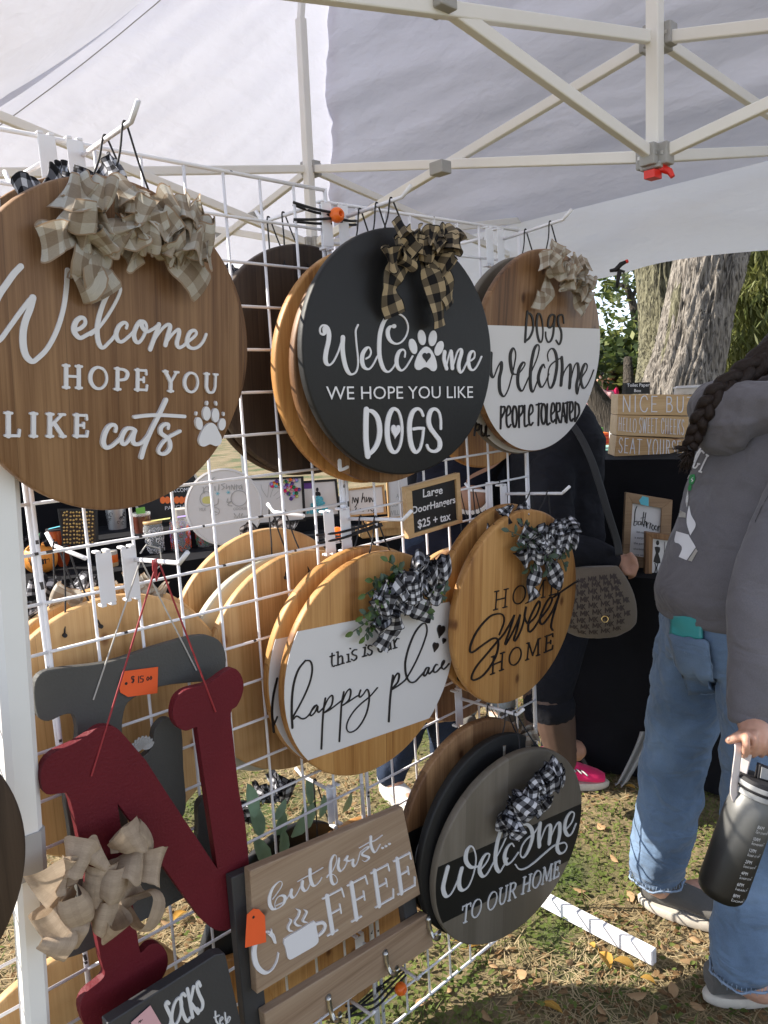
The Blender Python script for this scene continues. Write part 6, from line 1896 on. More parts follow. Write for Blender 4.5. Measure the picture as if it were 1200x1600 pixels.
for k, (t1, t2) in enumerate((('8AM','GET STARTED'),('10AM','REMEMBER'),('12PM','KEEP IT UP'),('2PM','DONT GIVE UP'),('4PM','ALMOST DONE'),('6PM','NEARLY'),('8PM','DONE'))):
    zz = LB*(0.76 - 0.108*k)
    ik.type(t1, Vector((-.012, zz)), Vector((.013, 0)), Vector((0, .0068)))
    ik.type(t2, Vector((-.012, zz-.0085)), Vector((.027, 0)), Vector((0, .0038)))
    ik.strip([Vector((-.012, zz-.003)), Vector((.016, zz-.003))], .0008, .0008, sub=2)
    ik.blob((0,0,1), (0,0), 0, 0) if False else None
mk = MB()
for fc in ik.mb.f: pass
mk.v = []
a0 = -PI/2 + 0.22
for x, y, z_ in ik.mb.v:
    t = a0 + x/RB
    mk.v.append(((RB+.0004)*math.cos(t), (RB+.0004)*math.sin(t), z_))
mk.f, mk.uv, mk.mi = ik.mb.f, ik.mb.uv, ik.mb.mi
mk.build('time_marks', M['letter_silver'], bo)
mb = MB()
iv = bm4.inverted()
s0 = iv @ W(1150, 1246, 1.455)
for x0, x1, d0, d1 in ((1152,1146,1.448,1.448),(1168,1154,1.462,1.452)):
    pth = catmull([iv @ W(x0, 1160, d0+.006), iv @ W(x0+1, 1172, d0), iv @ W((x0+x1)/2, 1205, d0), iv @ W(x1, 1236, d1), iv @ W(x1+4, 1252, d1)], 6)
    ribbon_strip(mb, pth, [(ex*0.9 + ey*0.25*(1 if x0 < 1160 else -1)) @ bm4.to_3x3() if False else Vector((0.94, 0.30 if x0 < 1160 else -0.5, 0.28)).normalized()]*len(pth), 0.016)
M['strap'] = plain('pale_silicone_strap', (0.58,0.52,0.50), 0.35)
st = mb.build('carry_strap', M['strap'], bo, smooth=True)
so = st.modifiers.new('thick', 'SOLIDIFY'); so.thickness = 0.0022

# --- woman in black behind the far end of the wall
fB = Vector((0.86, 0.51, 0)).normalized(); rB = Vector((fB.y, -fB.x, 0))
B0 = Vector((0.60, 2.68, 0))
pB = empty('person', Matrix.Translation(B0), 'person in black fleece and leggings with pink trainers, reaching to the black table', 'person')
def b_(*p): return Vector(p) - B0
def bpx(x, y, d): return W(x, y, d) - B0
hB = b_(.655, 2.72, 1.54)
SR, ER, WR = bpx(862, 742, 2.58), bpx(872, 856, 2.50), bpx(957, 874, 2.53)
SLb, EL_, WL_ = b_(.60, 2.86, 1.30), b_(.655, 2.90, 1.10), bpx(921, 704, 2.68)
KR, NR = bpx(862, 1090, 2.62), bpx(880, 1195, 2.66)
KL, NL = b_(.57, 2.86, .46), bpx(838, 1140, 2.95)
mb = MB()
head(mb, hB, fB)
limb(mb, [hB - ZZ*.06, b_(.625,2.70,1.37)], [.055,.06])
loft(mb, [(b_(.60,2.70,.88), rB*.15, fB*.10), (b_(.60,2.70,1.1), rB*.13, fB*.095), (b_(.61,2.70,1.30), rB*.16, fB*.095), (b_(.62,2.70,1.38), rB*.07, fB*.06)])
limb(mb, [SR, ER, WR], [.044,.040,.027]); limb(mb, [SLb, EL_, WL_], [.044,.038,.026])
for K_, N_, d in ((KR, NR, 1), (KL, NL, -1)): limb(mb, [b_(.60,2.70,.84) + rB*(.08*d), K_, N_ + ZZ*.06], [.085,.060,.040])
for N_ in (NR, NL): limb(mb, [N_ + ZZ*.06, N_ + ZZ*.03 + fB*.07], [.038, .03])
hp_ = bpx(980, 880, 2.53); limb(mb, [WR, hp_], [.027, .031]); ball(mb, hp_, .034, (1, .8, .9), 12)
for k, (x, y) in enumerate(((986,866),(991,872),(993,880),(990,889))):
    finger(mb, [bpx(978, 872+5*k, 2.515), bpx(x, y, 2.50), bpx(x+1, y+9, 2.50), bpx(x-6, y+13, 2.515)], .0095-.0004*k, .0075)
finger(mb, [bpx(973, 886, 2.51), bpx(978, 895, 2.50), bpx(986, 897, 2.50)], .0105, .008)
hq = bpx(928, 690, 2.64); ball(mb, hq, .032, (1, .8, 1.1), 12)
for k in range(4):
    finger(mb, [bpx(926+2*k, 668+10*k, 2.63), bpx(934+1.5*k, 668+11*k, 2.61), bpx(937+1*k, 677+11*k, 2.605), bpx(929+k, 681+11*k, 2.615)], .0095, .0078)
finger(mb, [bpx(921, 684, 2.63), bpx(919, 670, 2.62), bpx(924, 658, 2.62)], .0105, .008)
remesh(mb, 'body', M['skin_tan'], pB, 0.0055, 3)
face_parts(pB, hB, fB)
mb = MB()
loft(mb, [(b_(.60,2.70,.80), rB*.185, fB*.135), (b_(.60,2.70,.95), rB*.185, fB*.14), (b_(.60,2.70,1.1), rB*.175, fB*.135), (b_(.61,2.70,1.28), rB*.20, fB*.13), (b_(.615,2.70,1.35), rB*.15, fB*.10), (b_(.63,2.70,1.41), rB*.08, fB*.08)])
limb(mb, [SR, SR.lerp(ER, .5) - fB*.012, ER, ER.lerp(WR, .5), WR.lerp(ER, .08)], [.078,.074,.070,.058,.045], 18)
limb(mb, [SLb, EL_, WL_.lerp(EL_, .22)], [.074,.058,.038], 16)
limb(mb, [b_(.60,2.64,1.36), b_(.56,2.72,1.39), b_(.60,2.80,1.36)], [.05,.055,.05])
wrinkle(remesh(mb, 'fleece', M['black_cloth'], pB, 0.008, 4), 0.018, 0.085)
mb = MB()
loft(mb, [(b_(.60,2.70,.74), rB*.16, fB*.12), (b_(.60,2.70,.84), rB*.165, fB*.125), (b_(.60,2.70,.92), rB*.15, fB*.11)])
for K_, N_, d in ((KR, NR, 1), (KL, NL, -1)): limb(mb, [b_(.60,2.70,.80) + rB*(.08*d), (b_(.60,2.70,.80) + rB*(.08*d)).lerp(K_, .5), K_, N_ + ZZ*.06], [.10,.088,.068,.047])
wrinkle(remesh(mb, 'leggings', M['black_cloth'], pB, 0.008, 4), 0.008, 0.06)
for K_, N_ in ((KR, NR), (KL, NL)):
    d_ = (N_ - K_)
    mb = MB(); limb(mb, [K_ + d_*.10, K_ + d_*.16], [.076, .075]); remesh(mb, 'legging_strap', M['black_cloth'], pB, .007, 2)
    mb = MB(); limb(mb, [K_ + d_*.05, K_ + d_*.4, K_ + d_*.92], [.072,.066,.050]); remesh(mb, 'sheer_panel', M['sheer'], pB, .007, 2)
g0 = onz(887, 1232, 0); g1_ = onz(951, 1236, 0)
sB = shoe(pB, onz(842,1224,0) - B0, onz(842,1224,0) - B0 + (g1_-g0).normalized()*.25, M['pink_shoe'], 0.25, w=.046, h=.085)
mb = MB()
for k in range(4):
    q = onz(885+9*k, 1200+3*k, .075) - B0 
    mb.tube(catmull([q + rB*.02, q + ZZ*.006, q - rB*.025 + fB*.01], 4), .003, n=5)
mb.build('shoelace', M['tent_grey'], sB, smooth=True)
shoe(pB, NL - fB*.07 - ZZ*(NL.z), NL + fB*.18 - ZZ*(NL.z), M['pink_shoe'], 0.26, w=.045, h=.08)
mb = MB(); ball(mb, hB + ZZ*.035 - fB*.015, .110); ball(mb, hB - fB*.06 - ZZ*.02, .085); limb(mb, [hB - fB*.07, hB - fB*.09 - ZZ*.14], [.075,.05])
remesh(mb, 'hair', M['hair_dark'], pB, .009)
# handbag with repeated letters, and its cross-body strap
bagc = W(930, 938, 2.47)
pb_ = Plane(bagc, -0.12, 0.0)
bag = empty('handbag', pb_.matrix(), 'taupe handbag printed all over with dark brown letters, hanging from a long black strap', 'bag')
M['bag'] = fabric('taupe_jacquard', (0.115,0.092,0.070), var=0.1, fold=0.1)
M['bag_ink'] = plain('dark_brown_print', (0.030,0.018,0.014), 0.7)
mb = MB()
def bag_half(v):      # half width by height
    return 0.125*min(1.0, max(0.35, 1.0 - ((v+0.045)/0.23)**2)) * (1.0 if v > -0.075 else max(.5, 1 - ((-0.075-v)/0.045)**2*0.5))
bs = []
for j in range(13):
    v = -0.115 + 0.225*j/12
    w_ = bag_half(v); dp = 0.052*math.sqrt(max(.08, 1-((v+0.02)/0.13)**2))
    bs.append((Vector((0.004, 0, v)), Vector((w_, 0, 0)), Vector((0, dp, 0))))
loft(mb, bs, 36)
bb_ = remesh(mb, 'bag_body', M['bag'], bag, 0.005, 4)
ik = Ink(pb_, 0.06, 0.0)
for j in range(9):
    for i in range(8):
        x, y = -0.145 + i*0.039 + (0.012 if j % 2 else 0), -0.100 + j*0.0235
        if abs(x + .015) > bag_half(y) - 0.010: continue
        s9 = 0.0160
        P9 = lambda L9: [Vector((x + p*s9, y + q*s9 + 0.12*x)) for p, q in L9]
        [ik.strip(P9(q), .0032, .0032, sub=1) for q in ([(0,0),(.04,1)],[(.04,1),(.42,.25)],[(.42,.25),(.80,1)],[(.80,1),(.84,0)])]
        [ik.strip(P9(q), .0032, .0032, sub=1) for q in ([(1.12,0),(1.12,1)],[(1.62,1),(1.16,.5)],[(1.25,.55),(1.68,0)])]
o = ik.build(M['bag_ink'], bag); wrapto(o, bb_, 0.0006)
mb = MB(); inv = pb_.matrix().inverted()
pth = catmull([inv @ W(x, y, d) for x, y, d in ((968,868,2.47),(964,845,2.47),(950,800,2.46),(935,750,2.46),(920,708,2.47),(898,668,2.52),(870,640,2.62),(845,640,2.72))], 6)
ribbon_strip(mb, pth, [Vector((0.95, 0.25, 0.15)).normalized()]*len(pth), 0.024)
M['strap_black'] = plain('black_webbing', (0.012,0.012,0.014), 0.6)
so = mb.build('shoulder_strap', M['strap_black'], bag, smooth=True).modifiers.new('thick', 'SOLIDIFY'); so.thickness = 0.003
mb = MB(); mb.tube([(0.02 + .010*math.cos(t/10*2*PI), -.058, -.045 + .010*math.sin(t/10*2*PI)) for t in range(10)], .0012, n=5, closed=True)
M['gold'] = plain('gold_metal', (0.75,0.52,0.20), 0.3, metal=1.0)
mb.build('charm', M['gold'], bag)

# --- shoppers behind the wires
pC = person_simple('person in navy top and dark jeans standing behind the wire wall', (0.02, 2.78, 0), (0.5, -0.85), None, None, M['navy_cloth'], M['denim_dark'], M['skin'], M['hair_dark'], lean=(0.36, 0.14),
    feet=[Vector((-0.05,-0.10,0)), Vector((0.16,0.02,0))], shoemat=M['white_paint'], arms=True)
pD = person_simple('person in pale blue jeans seen through the wires under the Home sweet home sign', (0.36, 3.22, 0), (-0.3, 0.95), None, None, M['black_cloth'], M['denim_pale'], M['skin'], M['hair_dark'], feet=[Vector((-0.06,0,0)), Vector((0.12,.05,0))])
tb = empty('tan_bag', Matrix.Translation(W(735, 778, 2.62)), 'round tan leather bag with white lace edge, hanging behind the wires by the price sign', 'bag')
M['tan_leather'] = plain('tan_leather', (0.34,0.19,0.13), 0.5, var=0.15)
mb = MB(); ball(mb, (0,0,0), .058, (1.0,.5,.75), 20); remesh(mb, 'bag_body', M['tan_leather'], tb, .005)
mb = MB()
for k in range(26):
    t = PI + PI*k/25
    leaf_mesh(mb, Vector((.055*math.cos(t), -.012, .040*math.sin(t))), Vector((math.cos(t), -.3, math.sin(t))), Vector((0,-1,0)), .016, .012)
mb.build('lace_trim', M['white_paint'], tb)
mb = MB()
for x, y in ((760,722),(792,700)):
    pass
pth = catmull([Vector((-.02,-.02,.03)), Vector((-.005,-.03,.07)), W(770,728,2.60) - tb.location, W(800,705,2.62) - tb.location, W(830,690,2.70) - tb.location], 6)
ribbon_strip(mb, pth, [Vector((.3,.1,1)).normalized()]*len(pth), .016)
mb.build('strap', M['tan_leather'], tb, smooth=True)

# --- far crowd at the fair
crowd = [((938,668), 13.0, 'person in a pink and white shirt standing far off beyond the black table', M['pink_tag'], M['denim_dark'], .95),
         ((945,650), 17.0, 'person in a dark jacket far off in the fair crowd', M['navy_cloth'], M['black_cloth'], 1.0),
         ((951,655), 15.0, 'person in a grey top far off in the fair crowd beside the red coat', M['tent_grey'], M['denim'], 1.0),
         ((957.5,662), 14.0, 'person in a bright red coat far off in the fair crowd', M['pink_shoe'], M['denim_pale'], .98),
         ((925,660), 18.0, 'person in a white shirt far off at the edge of the fair crowd', M['white_paint'], M['denim'], 1.0)]
for (x, y), d, lab, tm, lm, s_ in crowd:
    g = W(x, y, d); 
    person_simple(lab, (g.x, g.y, 0), (random.uniform(-1,1), random.uniform(-1,1)), None, None, tm, lm, M['skin'], M['hair_dark'], group='people far off at the fair', scale=s_, vox=0.02)
# ---------------------------------------------------------------- tables
M['tablecloth'] = fabric('black_tablecloth', (0.0055,0.0055,0.0075), var=0.2, fold=0.15, fscale=6, wb=0.1)
def draped_table(root, u0, u1, n0, n1, z0, z1, seed=1, name='tablecloth', fold=0.014):
    """cloth over a table box in the root's frame: x along, y back, flat top, hanging folds"""
    mb = MB()
    per = []
    for k in range(120): per.append((u0+(u1-u0)*k/120, n0, 0, -1))
    for k in range(60): per.append((u1, n0+(n1-n0)*k/60, 1, 0))
    for k in range(120): per.append((u1-(u1-u0)*k/120, n1, 0, 1))
    for k in range(60): per.append((u0, n1-(n1-n0)*k/60, -1, 0))
    rows = 16
    n = len(per)
    for j in range(rows+1):
        t = j/rows
        for i, (x, y, nx_, ny_) in enumerate(per):
            w_ = fold*t*(math.sin(i*0.42 + seed) + 0.7*math.sin(i*0.17 + 2*seed)) + 0.03*t
            drop = 0.0 if j == 0 else t
            mb.v.append((x + nx_*w_, y + ny_*w_, z1 - (z1-z0)*drop))
    for j in range(rows):
        for i in range(n):
            i2 = (i+1) % n
            mb.face([j*n+i, (j+1)*n+i, (j+1)*n+i2, j*n+i2])
    mb.face(list(range(n)))
    return mb.build(name, M['tablecloth'], root, angle=60)
def table_legs(root, u0, u1, n0, n1, z1):
    for x in (u0+.05, u1-.05):
        for y in (n0+.05, n1-.05):
            mb = MB(); mb.tube([(x, y, 0), (x, y, z1-.03)], 0.014, n=8); mb.build('leg', M['tent_grey'], root)
    mb = MB(); mb.box((u0+.01, n0+.01, z1-.03), (u1-.01, n1-.01, z1-.004)); mb.build('table_top', M['rubber'], root)
PT = Plane((0.79, 2.78, 0), math.atan2(-.53, .84))
rt = empty('display_table', PT.matrix(), 'table under a floor length black cloth at the right, beside the wall end', 'table')
table_legs(rt, -.22, 1.5, .0, .85, .76)
draped_table(rt, -.22, 1.5, .0, .85, .012, .765, 1.3)
riser = empty('display_riser', PT.matrix(), 'black cloth covered riser on the right table, holding the stacked wooden boxes', 'riser')
mb = MB(); mb.box((-.38, .44, .77), (1.45, .80, 1.140)); mb.build('box', M['rubber'], riser)
draped_table(riser, -.40, 1.5, .40, .83, .772, 1.150, 2.1, fold=.006)
TL_ = Plane((-1.12, 3.86, 0), 0.50)
lt_ = empty('display_table', TL_.matrix(), 'black cloth table behind the wire wall, crowded with tumblers and signs', 'table')
table_legs(lt_, -1.0, 2.0, -.32, .5, .745)
draped_table(lt_, -1.0, 2.0, -.32, .5, .012, .75, 0.4)
riser2 = empty('display_riser', TL_.matrix(), 'low black cloth riser at the back of the table behind the wires', 'riser')
mb = MB(); mb.box((-.98, .04, .752), (1.95, .48, .842)); mb.build('box', M['rubber'], riser2)
draped_table(riser2, -1.0, 1.98, .02, .5, .752, .85, 0.8, fold=.004)

bdr = empty('cloth_backdrop', TL_.matrix(), 'black cloth backdrop standing behind the goods, back of the table behind the wires', 'backdrop')
mb = MB()
for j in range(9):
    for i in range(61):
        mb.v.append((-1.0+1.32*i/60, .53+.012*math.sin(i*.7)*(1-j/8*.5), .0 + 1.30*j/8))
for j in range(8):
    for i in range(60): mb.face([j*61+i, j*61+i+1, (j+1)*61+i+1, (j+1)*61+i])
mb.build('cloth', M['tablecloth'], bdr, smooth=True)
for x in (-1.0, .32):
    mb = MB(); mb.tube([(x,.545,0),(x,.545,1.31)], .012, n=8); mb.build('pole', M['tent_grey'], bdr)
# ---------------------------------------------------------------- goods on the table behind the wires
def glass(name, col=(1,1,1), rough=0.05, alpha=0.25):
    mt, N, L, B = newmat(name)
    B.inputs['Base Color'].default_value = col + (1,)
    B.inputs['Roughness'].default_value = rough
    B.inputs['Alpha'].default_value = alpha
    return mt
M['glass'] = glass('clear_glass', (0.80,0.84,0.84))
M['lid_wood'] = plain('bamboo_lid', (0.50,0.33,0.16), 0.5)
M['orange_gloss'] = plain('burnt_orange_enamel', (0.33,0.060,0.018), 0.25, coat=0.4)
M['brown_gloss'] = plain('chestnut_enamel', (0.10,0.026,0.015), 0.25, coat=0.4)
M['pumpkin'] = plain('orange_pumpkin_skin', (0.80,0.30,0.045), 0.5)
M['green_tag'] = plain('green_card', (0.16,0.42,0.07), 0.6)
M['yellow_tag'] = plain('yellow_card', (0.62,0.58,0.20), 0.6)
M['lilac_tag'] = plain('lilac_card', (0.36,0.27,0.60), 0.6)
M['pink_stripe'] = plain('red_print', (0.55,0.03,0.03), 0.5)
M['green_print2'] = plain('dark_green_print', (0.02,0.18,0.07), 0.5)
M['wax_red'] = plain('red_candle_wax', (0.22,0.008,0.014), 0.3)
M['wax_rose'] = plain('rose_candle_wax', (0.26,0.055,0.045), 0.3)
M['silver_glitter'] = plain('silver_glitter', (0.45,0.45,0.45), 0.35, metal=0.6, var=0.5, scale=500)
def item(px, z, name, label, cat, h_px, rot=0.0):
    c = onz(px[0], px[1], z)
    d = (c-EYE).dot(CF)
    s_ = d/FPX
    root = empty(name, Plane(c, 0.15+rot).matrix(), label, cat)
    return root, h_px*s_, s_
def rnd_marks(root, r0, z0, z1, mat, seed, n=60, kind='ring', name='print'):
    rnd = random.Random(seed); mb = MB()
    for k in range(n):
        t = rnd.uniform(0, 2*PI); z_ = rnd.uniform(z0, z1); s_ = rnd.uniform(.004, .009)
        pts = []
        for i in range(9):
            q = 2*PI*i/8*(0.8 if kind == 'ring' else 0.35)
            tt = t + s_*math.cos(q)/r0
            pts.append(((r0+.0008)*math.cos(tt), (r0+.0008)*math.sin(tt), z_ + s_*1.2*math.sin(q)))
        mb.tube(pts, 0.0013, n=4)
    return mb.build(name, mat, root)
def can(px, w_px, h_px, label, mats, lid=True, z=0.75, seed=1, tagmat=None, name='glass_can'):
    root, h, s_ = item(px, z, name, label, 'glass', h_px)
    r0 = w_px*s_/2
    mb = MB(); mb.lathe([(0,.002),(r0*.85,0),(r0*.97,.006),(r0,.02),(r0,h*.80),(r0*.94,h*.86),(r0*.93,h*.93)], n=32)
    mb.build('glass_wall', M['glass'], root, angle=40)
    for k, (mt_, a0, a1, nn) in enumerate(mats): rnd_marks(root, r0, h*a0, h*a1, mt_, seed*10+k, nn)
    if lid:
        mb = MB(); mb.lathe([(0,h*.92),(r0*.98,h*.92),(r0,h*.94),(r0,h*.985),(r0*.96,h),(0,h)], n=32); mb.build('lid', M['lid_wood'], root, angle=40)
    if tagmat:
        mb = MB(); mb.obox((r0*.9,-.01,h+.004), (r0*1.0,0,.003), (0,r0*.5,0), (0,0,.0006)); mb.build('tag', tagmat, root)
    return root
# pumpkin lettered Autumn
root, h, s_ = item((66, 896), .75, 'craft_pumpkin', 'small orange pumpkin lettered Autumn with a dark bow, on the table behind the wires', 'pumpkin', 52)
mb = MB(); r0 = h*.50
for j in range(13):
    a_ = -PI/2 + PI*j/12
    for i in range(48):
        t = 2*PI*i/48
        q = r0*(0.93 + 0.07*abs(math.cos(t*5)))*max(.04, math.cos(a_))**.8
        mb.v.append((q*math.cos(t), q*math.sin(t), r0*.95 + r0*.92*math.sin(a_)))
for j in range(12):
    for i in range(48): mb.face([j*48+i, j*48+(i+1) % 48, (j+1)*48+(i+1) % 48, (j+1)*48+i])
pk = mb.build('pumpkin_skin', M['pumpkin'], root, smooth=True)
mb = MB(); mb.tube([(0,0,r0*1.8),(.006,0,r0*2.2),(.016,0,r0*2.4)], [.014,.009,.008], n=8); mb.build('stem', M['green_print2'], root, smooth=True)
bow(root, M['black_cloth'], (0, -.01, r0*2.05), (.13, .10), 8, .035, seed=5)
pq = Plane(root.matrix_world.translation, 0.15)
ik = Ink(pq, r0*1.05, 0)
for L9 in ([(-.9,-.35),(-.62,.45),(-.42,-.35)],[(-.78,.0),(-.45,.05)],[(-.30,.1),(-.30,-.25),(-.15,-.3),(-.10,.1),(-.08,-.3)],[(.05,.5),(.05,-.25),(.14,-.3)],[(-.05,.2),(.16,.22)],[(.22,.1),(.22,-.25),(.36,-.3),(.40,.1),(.42,-.3)],[(.5,.1),(.5,-.3)],[(.5,-.05),(.62,.1),(.66,-.3)],[(.66,-.05),(.78,.1),(.84,-.3)],[(.92,.1),(.92,-.3)],[(.92,-.05),(1.04,.1),(1.1,-.28)]):
    ik.strip([Vector((p*r0*.8, r0*.95 + q*r0*.8)) for p, q in L9], .003, .005, sub=4)
wrapto(ik.build(M['cord'], root), pk, .001)
root, h, s_ = item((97, 883), .75, 'tumbler', 'burnt orange jack-o-lantern tumbler with a turquoise card on top, behind the wires', 'tumbler', 58)
r0 = 35*s_/2
mb = MB(); mb.lathe([(0,0),(r0*.82,0),(r0*.86,.004),(r0,h*.9),(r0,h),(r0*.93,h),(r0*.9,h*.9),(0,h*.88)], n=36); mb.build('cup', M['orange_gloss'], root, angle=40)
mb = MB(); mb.lathe([(r0*1.02,h*.97),(r0*1.02,h*1.01),(0,h*1.02)], n=36); mb.build('lid', M['cord'], root, angle=40)
mb = MB(); mb.obox((0.0,-.01,h*1.05), (r0*.7,0,.006), (0,.018,0), (0,0,.0008)); mb.build('tag', M['blue_tag'], root)
mb = MB()
for x in (-.3, .45): mb.prism([(r0*(x-.16), h*.50), (r0*(x+.16), h*.50), (r0*x, h*.68)], -r0*.985, -r0*.93)
mb.build('carved_face', M['cord'], root)
def panel_sign(quad_px, z, label, frame_mat, face_mat, name='framed_sign', fw=0.02, cat='sign', depth=.02, yaw=0.25, lean=-0.12):
    """upright board whose front corners are TL, TR, BR, BL in the photo; stands at height z"""
    base = onz((quad_px[2][0]+quad_px[3][0])/2, (quad_px[2][1]+quad_px[3][1])/2, z)
    pl = Plane(base, yaw, lean)
    root = empty(name, pl.matrix(), label, cat)
    q = [Vector(pl.uv(*p)) for p in quad_px]
    c = sum(q, Vector((0,0)))/4
    inn = [c + (p-c)*(1 - fw/max(.02, (p-c).length)*1.4) for p in q]
    if frame_mat:
        for k in range(4):
            mb = MB(); mb.prism([tuple(q[k]), tuple(q[(k+1) % 4]), tuple(inn[(k+1) % 4]), tuple(inn[k])], -.006, depth)
            bevel(mb.build('frame', frame_mat, root), .0008, 1)
        mb = MB(); mb.prism([tuple(p) for p in inn], 0.0, depth); mb.build('panel', face_mat, root)
    else:
        mb = MB(); mb.prism([tuple(p) for p in q], 0.0, depth); bevel(mb.build('panel', face_mat, root), .001, 1)
    return root, pl
root, pl = panel_sign([(90,795),(152,795),(154,852),(98,852)], .85, 'dark panel studded with gold beads in a black frame, behind the wires', M['black_board'], M['wood_dark'], fw=.012, yaw=.3)
mb = MB(); rnd = random.Random(2)
for x in range(100, 150, 5):
    for y in range(800, 850, 6):
        u, v = pl.uv(x+rnd.uniform(-1,1), y+rnd.uniform(-1,1)); ball(mb, (u, -.004, v), .0052, n=8)
mb.build('gold_bead', M['gold'], root, smooth=True)
root, h, s_ = item((186, 846), .78, 'tumbler', 'silver glitter tumbler with black lettering, behind the wires', 'tumbler', 52)
r0 = 30*s_/2
mb = MB(); mb.lathe([(0,0),(r0*.78,0),(r0,h*.9),(r0,h),(0,h)], n=32); mb.build('cup', M['silver_glitter'], root, angle=40)
rnd_marks(root, r0*.99, h*.55, h*.9, M['cord'], 4, 26)
root, h, s_ = item((174, 884), .75, 'candle_tin', 'small white candle tin with an orange stripe, on the table behind the wires', 'candle', 24)
r0 = 22*s_/2
mb = MB(); mb.lathe([(0,0),(r0,0),(r0,h*.25)], n=28); mb.build('base_band', M['lid_wood'], root, angle=40)
mb = MB(); mb.lathe([(r0*1.0,h*.25),(r0*1.02,h*.28),(r0*1.02,h*.72),(r0,h*.75)], n=28); mb.build('orange_band', M['bungee_ball'], root, angle=40)
mb = MB(); mb.lathe([(r0,h*.75),(r0,h),(0,h)], n=28); mb.build('lid', M['rubber'], root, angle=40)
root, h, s_ = item((227, 862), .75, 'tumbler', 'chestnut brown tumbler with a green card, behind the wires', 'tumbler', 62)
r0 = 27*s_/2
mb = MB(); mb.lathe([(0,0),(r0*.80,0),(r0,h*.88),(r0,h*.94),(0,h*.94)], n=32); mb.build('cup', M['brown_gloss'], root, angle=40)
mb = MB(); mb.lathe([(r0*1.02,h*.92),(r0*1.02,h),(r0*.95,h),(r0*.95,h*.94)], n=32); mb.build('rim', M['glass'], root, angle=40)
mb = MB(); mb.obox((0,-.012,h*1.05), (.022,0,.002), (0,.002,.0), (0,0,.016)); mb.build('tag', M['green_tag'], root)
can((243,863), 29, 50, 'clear glass can with white swirls, bamboo lid and a yellow card, behind the wires', [(M['letter_white'], .05, .78, 110)], seed=1, tagmat=M['yellow_tag'])
can((284,859), 30, 52, 'clear glass can with orange and purple print, behind the wires', [(M['orange_tag'], .05, .78, 60), (M['lilac_tag'], .3, .8, 40), (M['pink_stripe'], .05, .5, 30)], seed=2, lid=False, tagmat=M['lilac_tag'])
can((320,853), 25, 49, 'clear glass can with green and red print and a bamboo lid, behind the wires', [(M['green_print2'], .05, .6, 70), (M['pink_stripe'], .1, .45, 50)], seed=3)
can((353,842), 25, 46, 'clear glass can with green trees and a bamboo lid, below the Santa plate', [(M['green_print2'], .05, .8, 120)], seed=4)
root, h, s_ = item((306,848), .75, 'glass_bottle', 'slim clear glass bottle with dark print, between the cans behind the wires', 'bottle', 64)
r0 = 14*s_/2
mb = MB(); mb.lathe([(0,0),(r0,.002),(r0,h*.68),(r0*.5,h*.85),(r0*.48,h*.94),(r0*.6,h*.95),(r0*.6,h),(0,h)], n=28); mb.build('glass_wall', M['glass'], root, angle=40)
rnd_marks(root, r0, h*.15, h*.6, M['cord'], 8, 40)
root, h, s_ = item((286,838), .80, 'tumbler', 'white tumbler with a black handle, behind the cans by the Patch sign', 'tumbler', 44)
r0 = 26*s_/2
mb = MB(); mb.lathe([(0,0),(r0*.8,0),(r0,h*.95),(r0,h),(0,h)], n=30); mb.build('cup', M['rubber'], root, angle=40)
mb = MB(); mb.tube(catmull([(r0*.9,-.005,h*.85),(r0*1.5,-.01,h*.8),(r0*1.55,-.01,h*.5),(r0*.9,-.005,h*.4)], 5), .005, n=8); mb.build('handle', M['cord'], root, smooth=True)
# round Patch sign and Santa plate
def round_board(c_px, rad_px, z, label, rim, face, cat, name, yaw=.25):
    base = onz(c_px[0], c_px[1]+rad_px, z)
    d = (base-EYE).dot(CF); r0 = rad_px*d/FPX
    pl = Plane(base + ZZ*r0*.98, yaw, -.14)
    root = empty(name, pl.matrix(), label, cat)
    mb = MB(); mb.lathe([(0,.012),(r0,.012),(r0*1.0,.0),(r0*.95,-.004),(r0*.93,0)], n=64, ax='y'); mb.build('rim', rim, root, angle=40)
    mb = MB(); mb.lathe([(r0*.935,.002),(r0*.93,-.0005),(0,-.0005)], n=64, ax='y'); mb.build('face', face, root)
    return root, pl
root, pl = round_board((266,768), 52, .83, 'round black sign reading WELCOME PUMPKIN PATCH with a white rim, behind the wires', M['rubber'], M['black_board'], 'sign', 'round_plaque')
ik = Ink(pl, .0006); z = (200, 730, 5.4545)
ik.typeset('WELCOME', (330,215), (528,208), (328,180), z); ik.typeset('PATCH', (316,365), (475,350), (315,332), z); ik.build(M['letter_white'], root)
ik = Ink(pl, .0006)
for k in range(6):
    ik.ring(z, (296+40*k, 280), 18, 26, .006, .006); ik.blob(z, (296+40*k, 280), 16, 24)
ik.build(M['red_orange'] if 'red_orange' in M else M['bungee_ball'], root, 'pumpkin_row')
root, pl = round_board((356,790), 60, .83, 'round white plate reading Cookies for Santa with drawn holly and circles', M['white_paint'], M['white_paint'], 'plate', 'painted_plate')
ik = Ink(pl, .0006)
ik.draw(z, [[(690,100),(678,130)],[(735,88),(715,108),(740,120),(712,140)],[(640,170),(650,220),(640,200),(668,165)],[(680,165),(700,210)],[(740,165),(742,200)],[(775,150),(770,200),(778,175)],
  [(825,140),(795,150),(820,170),(800,192)],[(840,150),(838,185),(862,160),(866,188)],[(880,190),(882,150),(905,190),(908,148)],[(925,150),(925,190)],[(915,162),(940,158)],[(970,150),(945,165),(955,188),(970,160),(972,190)],
  [(770,270),(765,310),(735,330),(720,370),(760,385)],[(850,270),(845,300),(880,290),(850,320),(885,330)],[(905,395),(915,412)],[(950,395),(945,415)],[(975,395),(965,415)]], .003, .004)
